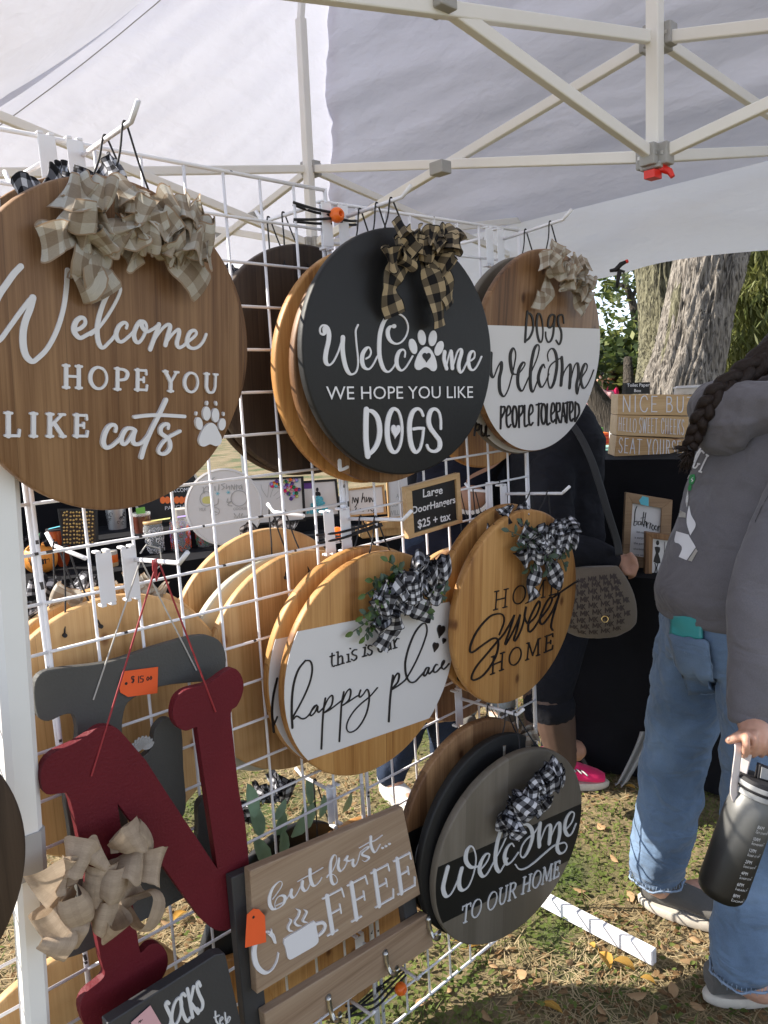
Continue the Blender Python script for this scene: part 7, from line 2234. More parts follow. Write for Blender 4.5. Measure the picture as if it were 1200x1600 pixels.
ik.typeset('COOKIES', (895,368), (1025,360), (895,345), z); ik.typeset('FOR RUDOLPH', (905,440), (1028,432), (905,418), z); ik.typeset('MILK', (610,375), (665,372), (610,345), z)
ik.ring(z, (945,265), 68, 66, .003, .003); ik.ring(z, (668,270), 55, 62, .003, .003); ik.ring(z, (740,375), 38, 32, .002, .002)
ik.build(M['tent_grey'], root)
ik = Ink(pl, .0006); ik.shape(z, [(640,260),(705,250),(710,305),(640,305)]); ik.build(M['yellow_tag'], root, 'painted_milk')
ik = Ink(pl, .0006)
for x, y in ((763,225),(855,215)):
    for k in range(3):
        a_ = PI*k/3; ik.strip(ik.uvs([(x-16*math.cos(a_), y-16*math.sin(a_)), (x+16*math.cos(a_), y+16*math.sin(a_))], *z), .002, .002)
ik.build(M['blue_tag'], root, 'snowflake')
def candle_jar(px, w_px, h_px, label, wax):
    root, h, s_ = item(px, .85, 'candle_jar', label, 'candle', h_px)
    r0 = w_px*s_/2
    mb = MB(); mb.lathe([(0,.002),(r0*.92,.002),(r0*.95,.008),(r0*.95,h*.74),(0,h*.74)], n=30); mb.build('wax', wax, root, angle=40)
    mb = MB(); mb.lathe([(r0*.9,0),(r0,.006),(r0,h*.80),(r0*.92,h*.86),(r0*.96,h*.88),(r0*.96,h*.98),(r0*.90,h)], n=30); mb.build('glass_wall', M['glass'], root, angle=40)
    mb = MB(); mb.lathe([(r0*.97,h*.9),(r0*.985,h*.92),(r0*.985,h*.985),(r0*.9,h*1.0)], n=30); mb.build('rim', M['rubber'], root, angle=40)
candle_jar((413,813), 28, 37, 'large red candle in a glass jar, behind the wires', M['wax_red'])
candle_jar((443,806), 26, 27, 'small rose candle in a glass jar beside the large red one', M['wax_rose'])
root, pl = panel_sign([(380,748),(474,744),(478,814),(384,822)], .85, 'white picture of bright button balloons on strings in a black frame', M['black_board'], M['white_paint'], fw=.012, cat='picture', name='framed_picture')
ik = Ink(pl, 0, .0008); z = (390, 730, 4.8)
ik.draw(z, [[(10,170),(60,170),(85,210)],[(85,130),(95,170),(130,225)],[(145,130),(140,180),(135,225)],[(180,150),(165,190),(155,225)],[(215,180),(180,215)],[(280,190),(200,240)]], .0022, .0022)
ik.build(M['tent_grey'], root, 'string')
cols = [M['bungee_ball'], M['pink_shoe'], M['lilac_tag'], M['purple_tag'], M['yellow_tag'], M['blue_tag'], M['pink_tag'], M['green_print2']]
rnd = random.Random(9); k = 0
for cx_, cy_, r9, n9 in ((185,125,22,5),(215,145,20,4),(285,120,25,7),(325,125,32,9),(290,175,28,8),(340,190,30,9),(315,215,22,5)):
    for _ in range(n9):
        u, v = pl.uv(390+(cx_+rnd.uniform(-r9,r9))/4.8, 730+(cy_+rnd.uniform(-r9,r9))/4.8)
        mb = MB(); mb.lathe([(0,-.007),(.008,-.006),(.010,-.003),(.010,0)], n=12, c=(u,-.0006*(k % 4),v), ax='y'); mb.build('button', cols[k % 8], root, smooth=True); k += 1
root, pl = panel_sign([(466,752),(526,748),(532,806),(472,812)], .85, 'picture of a blue ruffled dress in a black frame with a purple card', M['black_board'], M['white_paint'], fw=.012, cat='picture', name='framed_picture')
ik = Ink(pl, 0, .0010)
ik.blob(z, (507,168), 10, 16); ik.shape(z, [(497,185),(528,188),(530,215),(495,212)]); ik.build(M['cord'], root, 'figure_cutout')
mb = MB(); rnd = random.Random(6)
for k in range(90):
    t = rnd.random(); x = 512 + rnd.uniform(-1,1)*(14 + 65*t); y = 215 + 125*t
    u, v = pl.uv(390+x/4.8, 730+y/4.8)
    leaf_mesh(mb, Vector((u, -.002, v)), Vector((rnd.uniform(-1,1), -.6, -.8)), Vector((0,-1,0)), .018, .014)
mb.build('dress', M['blue_dress'] if 'blue_dress' in M else M['blue_tag'], root)
ik = Ink(pl, 0, .0014); ik.shape(z, [(390,135),(400,118),(465,115),(466,160),(402,163)], 1); ik.build(M['purple_tag'], root, 'tag')
root, pl = panel_sign([(540,764),(600,757),(604,803),(544,808)], .85, 'white sign lettered my humans in script with a pine edge, behind the wires', M['wood_raw'], M['white_paint'], fw=.012, yaw=.15)
ik = Ink(pl, 0, .0008)
ik.draw(z, [[(770,270),(775,225),(790,265),(795,230),(812,270),(815,225),(805,275),(790,300)],[(850,195),(840,262)],[(842,250),(858,222),(866,262)],[(875,225),(878,260),(895,225),(898,262)],[(905,262),(908,228),(925,260),(930,228),(945,262)],[(800,305),(790,335)],[(830,310),(850,330),(870,312)],[(890,330),(900,310),(920,330),(938,312),(930,345)]], .0035, .005)
ik.build(M['letter_black'], root)
root, pl = panel_sign([(603,742),(660,732),(664,806),(607,812)], .85, 'white letter board reading A WILL in a pale frame, behind the wires', M['wood_raw'], M['white_paint'], fw=.010, yaw=.1)
ik = Ink(pl, 0, .0008)
ik.typeset('A', (1100,232), (1118,230), (1100,198), z); ik.typeset('YOUR', (1050,300), (1115,293), (1050,270), z); ik.typeset('WILL B', (1045,365), (1150,355), (1045,325), z)
ik.build(M['tent_grey'], root)
for k, (px, z0, lab) in enumerate((((596,834), .75, 'shallow pine tray lying on the table behind the wires'), ((606,822), .79, 'upper pine tray on the stack behind the price sign'))):
    c = onz(px[0], px[1], z0); q = Plane(c, .25)
    root = empty('wooden_tray', q.matrix(), lab, 'tray')
    mb = MB(); mb.box((-.12,-.08,0), (.12,.08,.006)); mb.build('base', M['wood_raw'], root)
    for a_, b9 in (((-.12,-.08,.006),(.12,-.07,.038)),((-.12,.07,.006),(.12,.08,.038)),((-.12,-.07,.006),(-.11,.07,.038)),((.11,-.07,.006),(.12,.07,.038))):
        mb = MB(); mb.box(a_, b9); mb.build('side', M['wood_raw'], root)

# ---------------------------------------------------------------- wooden boxes and frames on the right table
PX_ = Plane(onz(960, 713, 1.15), math.atan2(-.10, .99))
CAPS_SERIF = CAPS
def wood_box(quad_px, label, text, lay):
    q = [Vector(PX_.uv(*p)) for p in quad_px]
    c = sum(q, Vector((0,0)))/4
    pl = Plane(PX_.pt(c.x, c.y), math.atan2(-.10, .99))
    root = empty('wooden_box', pl.matrix(), label, 'box', 'lettered wooden boxes stacked on the riser')
    mb = MB(); mb.prism([tuple(p-c) for p in q], 0, .15)
    bevel(mb.build('box_shell', M['wood_box'], root), .0015, 1)
    global CAPS
    CAPS = PLAINCAPS
    ik = Ink(pl)
    for t, a_, b9, c9, wd in lay: ik.word(t, a_, b9, c9, wd, wd, serif=False, gap=.30, space=.6, zoom=(950,590,6.6667))
    CAPS = CAPS_SERIF
    ik.build(M['letter_white'], root)
wood_box([(966,616),(1118,617),(1113,650),(965,648)], 'top wooden box of the stack, lettered NICE BUTT', None, [('NICE', (150,355), (512,358), (152,190), .0042), ('BUTT', (600,358), (1010,365), (603,198), .0042)])
wood_box([(965,648.5),(1076,651),(1074,684),(963,680)], 'middle wooden box of the stack, lettered HELLO SWEET CHEEKS', None, [('HELLO', (108,550), (292,570), (112,412), .0024), ('SWEET', (322,575), (512,580), (325,418), .0024), ('CHEEKS', (550,580), (788,597), (553,422), .0024)])
wood_box([(963.5,681),(1078,687),(1066,720),(960,713)], 'bottom wooden box of the stack, lettered SEAT YOURSELF', None, [('SEAT', (108,780), (345,798), (115,625), .0032), ('YOURSELF', (400,805), (860,830), (405,640), .0032)])
q = Plane(PX_.hit(996, 606, -.03), math.atan2(-.10, .99))
root = empty('label_card', q.matrix(), 'small black card reading Toilet Paper Box standing on the wooden boxes', 'sign')
mb = MB(); mb.prism([q.uv(977,598), q.uv(1015.5,597), q.uv(1015.5,615.5), q.uv(977,615.5)], 0, .003); mb.build('card', M['black_board'], root)
ik = Ink(q); z = (950, 590, 6.6667)
ik.typeset('Toilet Paper', (197,95), (432,92), (197,60), z, bold=.015); ik.typeset('Box', (272,150), (345,150), (272,118), z, bold=.015); ik.build(M['letter_white'], root)
c = PX_.hit(1083, 615, -.06)
root = empty('plastic_tub', Plane(c, 0).matrix(), 'white plastic tub standing upside down on the top wooden box', 'tub')
s_ = (c-EYE).dot(CF)/FPX
mb = MB(); mb.lathe([(0,13*s_),(25*s_,13*s_),(27*s_,11*s_),(28.5*s_,0),(0,0)], n=40); mb.build('tub_wall', M['rubber'], root, angle=40)
mb = MB(); mb.lathe([(27.5*s_,9*s_),(29*s_,9.5*s_),(29*s_,11.5*s_),(27*s_,12*s_)], n=40); mb.build('rim', M['white_paint'], root, angle=40)
PB = Plane(onz(985, 884, .772), math.atan2(-.18, .98), -.10)
def picture(quad, inner, label, fm, z_off=0.0, depth=.03):
    pl = PB if not z_off else Plane(PB.o + PB.n*z_off, math.atan2(-.18, .98), -.06)
    root = empty('framed_sign', pl.matrix(), label, 'framed sign')
    q = [pl.uv(*p) for p in quad]; i_ = [pl.uv(*p) for p in inner]
    for k in range(4):
        mb = MB(); mb.prism([q[k], q[(k+1) % 4], i_[(k+1) % 4], i_[k]], -.012, depth); bevel(mb.build('frame', fm, root), .0012, 1)
    mb = MB(); mb.prism(i_, 0, depth*.5); mb.build('panel', M['white_paint'], root)
    return root, pl
root, pl = picture([(977.3,769),(1050,781),(1044,893),(971.5,883)], [(988,786),(1033,794),(1029,874),(983,867)], 'pine framed white sign lettered bathroom in black script on the right table', M['wood_frame'])
ik = Ink(pl, 0, .0008); z = (960, 760, 10.67)
ik.draw(z, [[(375,330),(345,420),(335,560),(325,650),(365,640),(380,580),(345,590)],[(440,590),(405,585),(395,640),(430,630),(445,585),(445,640)],[(490,430),(470,600),(485,650)],[(440,530),(510,510)],[(525,440),(490,670)],[(495,620),(525,580),(530,660)],[(545,600),(540,690)],[(545,640),(580,600)],[(600,610),(590,700)],[(600,640),(625,620)],[(640,640),(620,690),(650,730),(665,670),(640,640)],[(690,650),(670,700),(700,730),(715,680),(690,650)],[(735,660),(725,740)],[(735,690),(760,660)]], .0020, .0036)
for k, (t, x0, x1) in enumerate((('bath room', 370, 510), ('a surprisingly', 335, 640), ('the perfect', 320, 560), ('thinking or', 315, 600), ('use wisely', 340, 560))):
    y = 770 + 95*k; ik.typeset(t, (x0,y), (x1,y+22), (x0+3,y-38), z)
ik.build(M['letter_black'], root)
ik = Ink(pl, .012, .001); ik.shape(z, [(410,235),(470,160),(570,185),(570,330),(440,300)], 1); ik.build(M['blue_tag'], root, 'tag')
root, pl = picture([(1008,831),(1066,838),(1058,915),(1007,903)], [(1019.5,841),(1058,846),(1052,903),(1018,896)], 'dark framed restroom sign with black figures crossing their legs, on the right table', M['wood_dark2'] if 'wood_dark2' in M else M['wood_brown'], .09)
ik = Ink(pl, 0, .0008)
for dx in (0, 245):
    ik.blob(z, (720+dx, 940+dx*.16), 27, 42)
ik.shape(z, [(670,1010),(760,1015),(750,1100),(735,1120),(770,1280),(650,1255),(690,1110)], 2)
ik.draw(z, [[(675,1280),(690,1350),(672,1440)],[(725,1290),(705,1360),(715,1450)]], .0032, .0032)
ik.shape(z, [(890,1050),(985,1060),(980,1230),(905,1225)], 2); ik.draw(z, [[(900,1060),(893,1240)],[(930,1230),(922,1400)],[(965,1230),(960,1400)]], .003, .003)
ik.strip(ik.uvs([(838,925),(818,1468)], *z), .0016, .0016, sub=2)
ik.build(M['letter_black'], root)
root = empty('grey_cloth', Matrix.Translation(onz(995, 1205, 0.0)), 'pale grey cloth hanging out under the black table', 'cloth')
mb = MB()
for j in range(13):
    for i in range(9):
        x, y = 1000 - 40*(j/12)**1.2 + 22*(i/8)*(1-.3*j/12), 1143 + 88*j/12
        q_ = PT.o + PT.n*(.05 + .02*math.sin(i*1.3) + .05*j/12)
        r9 = ray(x, y); p9 = EYE + r9*((q_-EYE).dot(PT.n)/r9.dot(PT.n)); p9.z = max(p9.z, .012)
        mb.v.append(tuple(p9 - root.location))
for j in range(12):
    for i in range(8): mb.face([j*9+i, j*9+i+1, (j+1)*9+i+1, (j+1)*9+i])
mb.build('cloth', M['tent_grey'], root, smooth=True)

# ---------------------------------------------------------------- trees
def bark_mat(name, c0, c1, c2):
    mt, N, L, B = newmat(name)
    tc = N.new('ShaderNodeTexCoord'); mp = N.new('ShaderNodeMapping'); mp.inputs['Scale'].default_value = (26, 26, 3.2)
    L.new(tc.outputs['Object'], mp.inputs[0])
    nz = N.new('ShaderNodeTexNoise'); nz.inputs['Scale'].default_value = 1.0; nz.inputs['Detail'].default_value = 5; nz.inputs['Distortion'].default_value = 1.3
    L.new(mp.outputs[0], nz.inputs['Vector'])
    rp = ramp(N, [(0.36, c0), (0.50, c1), (0.64, c2)]); L.new(nz.outputs['Fac'], rp.inputs[0]); L.new(rp.outputs[0], B.inputs['Base Color'])
    B.inputs['Roughness'].default_value = 0.95
    bp = N.new('ShaderNodeBump'); bp.inputs['Strength'].default_value = 1.0; bp.inputs['Distance'].default_value = 0.06
    L.new(nz.outputs['Fac'], bp.inputs['Height']); L.new(bp.outputs[0], B.inputs['Normal'])
    return mt
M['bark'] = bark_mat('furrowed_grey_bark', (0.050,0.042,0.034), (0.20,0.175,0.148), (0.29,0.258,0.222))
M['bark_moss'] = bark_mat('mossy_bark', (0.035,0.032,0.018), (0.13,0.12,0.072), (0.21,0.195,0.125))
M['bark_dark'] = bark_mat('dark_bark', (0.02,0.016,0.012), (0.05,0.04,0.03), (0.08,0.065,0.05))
def trunk(root, pts, rads, mat, name='trunk', rough=0.05, n=44, seg=10):
    mb = MB()
    big = max(rads) > .2 and n > 40
    if big: n, seg = 170, 40
    P_ = catmull(pts, seg); R_ = interp(rads, seg)
    for i, q in enumerate(P_):
        t = (P_[min(i+1,len(P_)-1)]-P_[max(i-1,0)]).normalized()
        x = t.cross(Vector((0,1,0))).normalized(); y = t.cross(x)
        for k in range(n):
            a_ = 2*PI*k/n
            dirv = x*math.cos(a_) + y*math.sin(a_)
            ca, sa = math.cos(a_), math.sin(a_)
            nn_ = mnoise.noise(Vector((ca*1.6, sa*1.6, q.z*0.7 + seg))) + .5*mnoise.noise(Vector((ca*4, sa*4, q.z*1.2)))
            off = R_[i]*rough*1.6*nn_
            if big:
                wx = .35*mnoise.noise(Vector((ca*3, sa*3, q.z*2.2)))
                rg = 1 - 2.2*abs(mnoise.noise(Vector((ca*7 + wx*2, sa*7 + wx*2, q.z*1.5))))
                rg2 = 1 - 2.2*abs(mnoise.noise(Vector((ca*13 + wx*3, sa*13 - wx*3, q.z*3.2 + 8))))
                off += 0.030*rg + 0.014*rg2
            mb.v.append(tuple(q + dirv*(R_[i]*.96 + off)))
    for i in range(len(P_)-1):
        for k in range(n): mb.face([i*n+k, i*n+(k+1) % n, (i+1)*n+(k+1) % n, (i+1)*n+k])
    mb.face(list(range(n))[::-1]); mb.face([(len(P_)-1)*n+k for k in range(n)])
    return mb.build(name, mat, root, smooth=True)
M['foliage'] = leafcol2 = None
def leafm(name, a_, b9, trans=0.35):
    mt, N, L, B = newmat(name)
    tc = N.new('ShaderNodeTexCoord'); nz = N.new('ShaderNodeTexNoise'); nz.inputs['Scale'].default_value = 2.2; nz.inputs['Detail'].default_value = 4
    L.new(tc.outputs['Object'], nz.inputs['Vector'])
    rp = ramp(N, [(0.38, a_), (0.62, b9)]); L.new(nz.outputs['Fac'], rp.inputs[0]); L.new(rp.outputs[0], B.inputs['Base Color'])
    B.inputs['Roughness'].default_value = 0.6
    tr = N.new('ShaderNodeBsdfTranslucent'); L.new(rp.outputs[0], tr.inputs['Color'])
    ms = N.new('ShaderNodeMixShader'); ms.inputs[0].default_value = trans
    L.new(B.outputs[0], ms.inputs[1]); L.new(tr.outputs[0], ms.inputs[2]); L.new(ms.outputs[0], N['Material Output'].inputs['Surface'])
    return mt
M['fol_dark'] = leafm('dark_green_foliage', (0.032,0.052,0.014), (0.080,0.115,0.030))
M['fol_yellow'] = leafm('yellow_green_foliage', (0.11,0.14,0.030), (0.20,0.215,0.06))
M['fol_conifer'] = leafm('hemlock_foliage', (0.10,0.115,0.028), (0.24,0.245,0.07))
M['fol_back'] = leafm('far_green_foliage', (0.028,0.042,0.016), (0.075,0.095,0.035))
def crown(root, clumps, mats, leaf, per, seed=1, droop=0.0, name='crown', aspect=.5):
    rnd = random.Random(seed); mb = MB()
    for c, rad in clumps:
        c = Vector(c)
        for _ in range(per):
            d = Vector((rnd.gauss(0,1), rnd.gauss(0,1), rnd.gauss(0,1)))
            q = c + d*(rad*0.48)
            dd = Vector((rnd.gauss(0,1), rnd.gauss(0,1), rnd.gauss(0,.6) - droop)).normalized()
            mb.cur = 0 if rnd.random() < .7 else (len(mats)-1)
            l = leaf*rnd.uniform(.6, 1.3)
            x = dd.cross(Vector((rnd.gauss(0,1), rnd.gauss(0,1), rnd.gauss(0,1)))).normalized()*(l*aspect/2)
            b = len(mb.v)
            mb.v.extend([tuple(q), tuple(q + dd*l*.5 + x), tuple(q + dd*l), tuple(q + dd*l*.5 - x)])
            mb.face([b, b+1, b+2, b+3])
    return mb.build(name, mats, root, smooth=False)
DT = 8.0
g = W(1040, 640, DT)
tr = empty('old_tree', Matrix.Translation((g.x, g.y, 0)), 'massive old tree with two furrowed trunks behind the wooden boxes', 'tree')
def tp(x, y, d): return W(x, y, d) - tr.location
trunk(tr, [Vector((.05,0,-.1)), tp(1058,640,DT), tp(1075,560,DT), tp(1092,480,DT), tp(1112,395,DT), tp(1140,250,DT+.3), tp(1165,60,DT+.6)], [.50,.385,.345,.325,.335,.30,.26], M['bark'])
trunk(tr, [Vector((-.05,.3,-.1)), tp(1040,640,DT+.55), tp(1042,560,DT+.85), tp(1040,480,DT+1.0), tp(1034,395,DT+1.1), tp(1020,250,DT+1.2), tp(990,60,DT+1.4)], [.46,.36,.30,.28,.29,.26,.22], M['bark_moss'])
trunk(tr, [tp(1050,600,DT-.15), tp(1060,520,DT-.1), tp(1070,455,DT-.1), tp(1092,400,DT), tp(1110,360,DT)], [.17,.13,.12,.13,.12], M['bark_moss'], 'limb', rough=.12)
rnd = random.Random(31)
crown(tr, [(tp(1090+rnd.gauss(0,170), -60+rnd.gauss(0,90), DT+1+rnd.gauss(0,1)), .9) for _ in range(40)], [M['fol_dark'], M['fol_yellow']], .13, 120, 3)
DH = 9.5
g = W(1180, 640, DH)
hm = empty('hemlock_tree', Matrix.Translation((g.x, g.y, 0)), 'feathery evergreen with drooping sprays right of the old trunk', 'tree')
hq = lambda x, y, d: W(x, y, d) - hm.location
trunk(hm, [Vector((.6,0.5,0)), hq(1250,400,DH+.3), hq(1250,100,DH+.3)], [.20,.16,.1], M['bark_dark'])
cl_ = []
for k in range(150):
    x = 1118 + 150*rnd.random()**.8; y = 340 + 290*rnd.random()
    cl_.append((hq(x, y, DH + rnd.gauss(.2,.5)), .32))
crown(hm, cl_, [M['fol_conifer'], M['fol_yellow']], .17, 110, 5, droop=2.2, aspect=.16)
crown(hm, [(hq(1120+120*rnd.random(), 340+300*rnd.random(), DH+1.6), .5) for _ in range(60)], [M['fol_dark'], M['fol_back']], .22, 80, 6, droop=.6)
DL = 15.0
g = W(985, 640, DL)
lf = empty('leafy_tree', Matrix.Translation((g.x, g.y, 0)), 'slim broadleaf tree against the blue sky, left of the old trunk', 'tree')
lq = lambda x, y, d: W(x, y, d) - lf.location
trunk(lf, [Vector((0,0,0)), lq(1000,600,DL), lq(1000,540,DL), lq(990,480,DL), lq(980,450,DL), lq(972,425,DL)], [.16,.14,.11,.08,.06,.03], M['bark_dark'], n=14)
for b0, b1, b2 in (((986,468),(995,450),(1002,440)),((981,452),(970,445),(962,438)),((999,530),(985,515),(975,505))):
    trunk(lf, [lq(*b0,DL), lq(*b1,DL), lq(*b2,DL)], [.05,.035,.02], M['bark_dark'], 'limb', n=8)
cl_ = [(lq(x + rnd.gauss(0,5), y + rnd.gauss(0,5), DL + rnd.gauss(0,.5)), .26) for x, y in ((945,440),(955,452),(948,470),(952,488),(962,478),(990,440),(1002,455),(975,432),(1000,470),(940,455),(968,500),(985,425),(958,505),(1005,500),(962,428),(995,420))]
crown(lf, cl_, [M['fol_dark'], M['fol_yellow']], .17, 26, 8)
cl_ = []
for k in range(70):
    x = 905 + 100*rnd.random(); y = 535 + 75*rnd.random()**.8
    cl_.append((lq(x, y, DL + rnd.gauss(0,.6)), .34))
crown(lf, cl_, [M['fol_dark'], M['fol_yellow']], .22, 75, 9)
# dark leaning trunk and farther wood
g = W(975, 690, 11.0)
dk = empty('leaning_tree', Matrix.Translation((g.x, g.y, 0)), 'dark leaning trunk left of the wooden boxes', 'tree')
dq = lambda x, y, d: W(x, y, d) - dk.location
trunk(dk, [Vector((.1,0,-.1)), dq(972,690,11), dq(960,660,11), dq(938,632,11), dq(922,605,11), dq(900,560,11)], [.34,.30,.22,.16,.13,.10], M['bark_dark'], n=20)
trunk(dk, [dq(972,690,11), dq(979,650,11), dq(982,610,11), dq(981,560,11.2)], [.24,.11,.09,.06], M['bark_dark'], 'limb', n=16)
crown(dk, [(dq(880+60*rnd.random(), 545+60*rnd.random(), 11.5+rnd.random()), .3) for _ in range(8)], [M['fol_dark'], M['fol_dark']], .16, 60, 12)
fw = MB()
for k in range(420):
    x = rnd.uniform(-34, 40); y = 42 + rnd.uniform(-3, 6); h_ = 2.6 + 1.2*mnoise.noise(Vector((x*.12, 0, 0))) 
    for _ in range(26):
        q = Vector((x + rnd.gauss(0,1.0), y + rnd.gauss(0,1.0), rnd.random()**.8*h_))
        dd = Vector((rnd.gauss(0,1), rnd.gauss(0,1), rnd.gauss(0,1))).normalized(); l = rnd.uniform(.5,1.0)
        xx = dd.cross(Vector((0,0,1))).normalized()*l*.3
        b = len(fw.v); fw.v.extend([tuple(q), tuple(q+dd*l*.5+xx), tuple(q+dd*l), tuple(q+dd*l*.5-xx)]); fw.face([b,b+1,b+2,b+3])
tag(fw.build('far_wood', M['fol_back'], None), 'line of far green wood closing the field behind the fair', 'wood', kind='stuff')

# ---------------------------------------------------------------- other stalls at the fair
M['tent_cloth'] = cloth_mat('white_tent_cloth', (0.82,0.82,0.82), (0.5,0.5,0.5), None, .3)
M['tent_blue'] = cloth_mat('blue_tent_cloth', (0.30,0.36,0.58), (0.25,0.3,0.5), None, .3)
def fair_tent(c, s_, h_, hp, yaw, mat, label):
    root = empty('fair_tent', Plane(c, yaw).matrix(), label, 'tent', 'other tents at the fair')
    mb = MB(); n = 12
    ap = Vector((0,0,hp)); cs = [Vector((x*s_, y*s_, h_)) for x, y in ((-1,-1),(1,-1),(1,1),(-1,1))]
    for k in range(4):
        p, q = cs[k], cs[(k+1) % 4]
        b = len(mb.v)
        for j in range(n+1):
            for i in range(n+1):
                e = p.lerp(q, i/n); w_ = e.lerp(ap, j/n) - ZZ*(.18*math.sin(PI*j/n)*(s_/1.5))
                mb.v.append(tuple(w_))
        for j in range(n):
            for i in range(n): mb.face([b+j*(n+1)+i, b+j*(n+1)+i+1, b+(j+1)*(n+1)+i+1, b+(j+1)*(n+1)+i])
    mb.build('canopy', mat, root, smooth=True)
    mb = MB()
    for k in range(4):
        p, q = cs[k], cs[(k+1) % 4]; b = len(mb.v)
        for i in range(25):
            e = p.lerp(q, i/24); mb.v.append(tuple(e)); mb.v.append(tuple(e - ZZ*(.26 + .03*math.sin(i*1.6))))
        for i in range(24): mb.face([b+2*i, b+2*i+1, b+2*i+3, b+2*i+2])
    mb.build('valance', mat, root)
    for p in cs:
        mb = MB(); mb.tube([(p.x*.985, p.y*.985, 0), (p.x*.985, p.y*.985, h_)], .022, n=8); mb.build('leg', M['tent_bar'], root)
    return root
tA = UA - NN*5.6; fair_tent((tA.x+.6, tA.y+.5, 0), 1.5, 2.2, 3.1, YAW, M['tent_cloth'], 'white fair tent standing beyond the far side of the stall')
tA = UA - NN*5.8 - HH*4.2; fair_tent((tA.x, tA.y, 0), 1.5, 2.2, 3.0, YAW, M['tent_cloth'], 'white fair tent farther left beyond the stall')
g = W(925, 640, 24); fair_tent((g.x, g.y, 0), 1.6, 2.1, 3.0, .3, M['tent_blue'], 'pale blue tent far off behind the fair crowd')
g = W(905, 640, 30); fair_tent((g.x, g.y, 0), 1.8, 2.2, 3.2, .1, M['tent_cloth'], 'white tent farthest off behind the fair crowd')
# bright goods on a far stall
c = W(944, 702, 4.6)
root = empty('stall_table', Plane((c.x, c.y, 0), .1).matrix(), 'small mint green topped stall table beyond the black table', 'table')
zt = c.z
M['mint'] = plain('mint_table_top', (0.30,0.60,0.45), 0.5)
mb = MB(); mb.box((-.16,-.02,zt-.03), (.20,.4,zt)); bevel(mb.build('table_top', M['mint'], root), .004, 1)
for x in (-.14, .18):
    for y in (0, .36): mb = MB(); mb.tube([(x,y,0),(x,y,zt-.03)], .015, n=8); mb.build('leg', M['tent_grey'], root)
def crate(px0, px1, d, mat, label, inner=None):
    a_, b9 = W(px0[0], px1[1], d), W(px1[0], px0[1], d)
    w_ = (b9.x-a_.x); h_ = (b9.z-a_.z)
    zb = max(zt+.002, a_.z)
    root = empty('crate', Matrix.Translation((a_.x, a_.y, zb)), label, 'crate')
    mb = MB(); t = .006; dp = .16
    mb.box((0,0,0),(w_,dp,t))
    for q in (((0,0,t),(w_,t,h_)),((0,dp-t,t),(w_,dp,h_)),((0,t,t),(t,dp-t,h_)),((w_-t,t,t),(w_,dp-t,h_))): mb.box(*q)
    mb.build('tray', mat, root)
    mb = MB()
    for k in range(3): mb.box((w_*.1, -.004, h_*(.18+.27*k)), (w_*.9, -.0005, h_*(.30+.27*k)))
    mb.build('slot', inner or M['white_paint'], root)
crate((937,676), (951,696), 4.6, M['bungee_ball'], 'bright orange slotted crate on the mint stall table', M['red'])
crate((931,684), (938,697), 4.6, M['yellow_tag'], 'yellow crate beside the orange one on the mint stall table', M['pumpkin'])
crate((917,668), (942,684), 4.3, M['green_tag'], 'lime green tray with white inside, beyond the raised hand', M['white_paint'])
g = W(962, 690, 5.0)
root = empty('garden_parasol', Matrix.Translation((g.x+.05, g.y, 0)), 'white folded parasol beyond the black table, left of the wooden boxes', 'parasol')
mb = MB(); zc = g.z
mb.lathe([(0,zc+.16),(.03,zc+.14),(.08,zc+.08),(.11,zc),(.12,zc-.08),(.06,zc-.1),(0,zc-.1)], n=20); mb.build('canopy', M['tent_cloth'], root, smooth=True)
mb = MB(); mb.tube([(0,0,0),(0,0,zc+.15)], .012, n=8); mb.build('pole', M['tent_bar'], root)
# ---------------------------------------------------------------- ground
M['grass_ground'] = None
mt, N, L, B = newmat('trodden_autumn_grass')
tc = N.new('ShaderNodeTexCoord')
n1 = N.new('ShaderNodeTexNoise'); n1.inputs['Scale'].default_value = 1.7; n1.inputs['Detail'].default_value = 6
n2 = N.new('ShaderNodeTexNoise'); n2.inputs['Scale'].default_value = 45; n2.inputs['Detail'].default_value = 8; n2.inputs['Roughness'].default_value = 0.7
for q in (n1, n2): L.new(tc.outputs['Object'], q.inputs['Vector'])
r1 = ramp(N, [(0.37, (0.075,0.100,0.030)), (0.50, (0.20,0.155,0.078)), (0.68, (0.27,0.21,0.12))])
L.new(n1.outputs['Fac'], r1.inputs[0])
r2 = ramp(N, [(0.30, (0.45,0.45,0.45)), (0.52, (1,1,1)), (0.72, (1.5,1.45,1.3))])
L.new(n2.outputs['Fac'], r2.inputs[0])
mx = N.new('ShaderNodeMix'); mx.data_type = 'RGBA'; mx.blend_type = 'MULTIPLY'; mx.inputs[0].default_value = 1
L.new(r1.outputs[0], mx.inputs[6]); L.new(r2.outputs[0], mx.inputs[7]); L.new(mx.outputs[2], B.inputs['Base Color'])
B.inputs['Roughness'].default_value = 0.95
bp = N.new('ShaderNodeBump'); bp.inputs['Strength'].default_value = 0.8; bp.inputs['Distance'].default_value = 0.012
L.new(n2.outputs['Fac'], bp.inputs['Height']); L.new(bp.outputs[0], B.inputs['Normal'])
M['grass_ground'] = mt
mb = MB()
def gz(x, y):
    return 0.010*mnoise.noise(Vector((x*1.3, y*1.3, 0))) - 0.008
xs = [-300,-120,-50,-20,-8] + [-4+0.12*i for i in range(68)] + [6,12,25,60,150,300]
ys = [-300,-100,-30,-8,-3] + [-1+0.12*i for i in range(60)] + [8,12,20,40,80,160,300,900]
for y in ys:
    for x in xs:
        near = abs(x) < 5 and -2 < y < 7
        mb.v.append((x, y, gz(x, y) if near else -0.01))
nx = len(xs)
for j in range(len(ys)-1):
    for i in range(nx-1):
        q = j*nx+i
        mb.face([q, q+1, q+nx+1, q+nx])
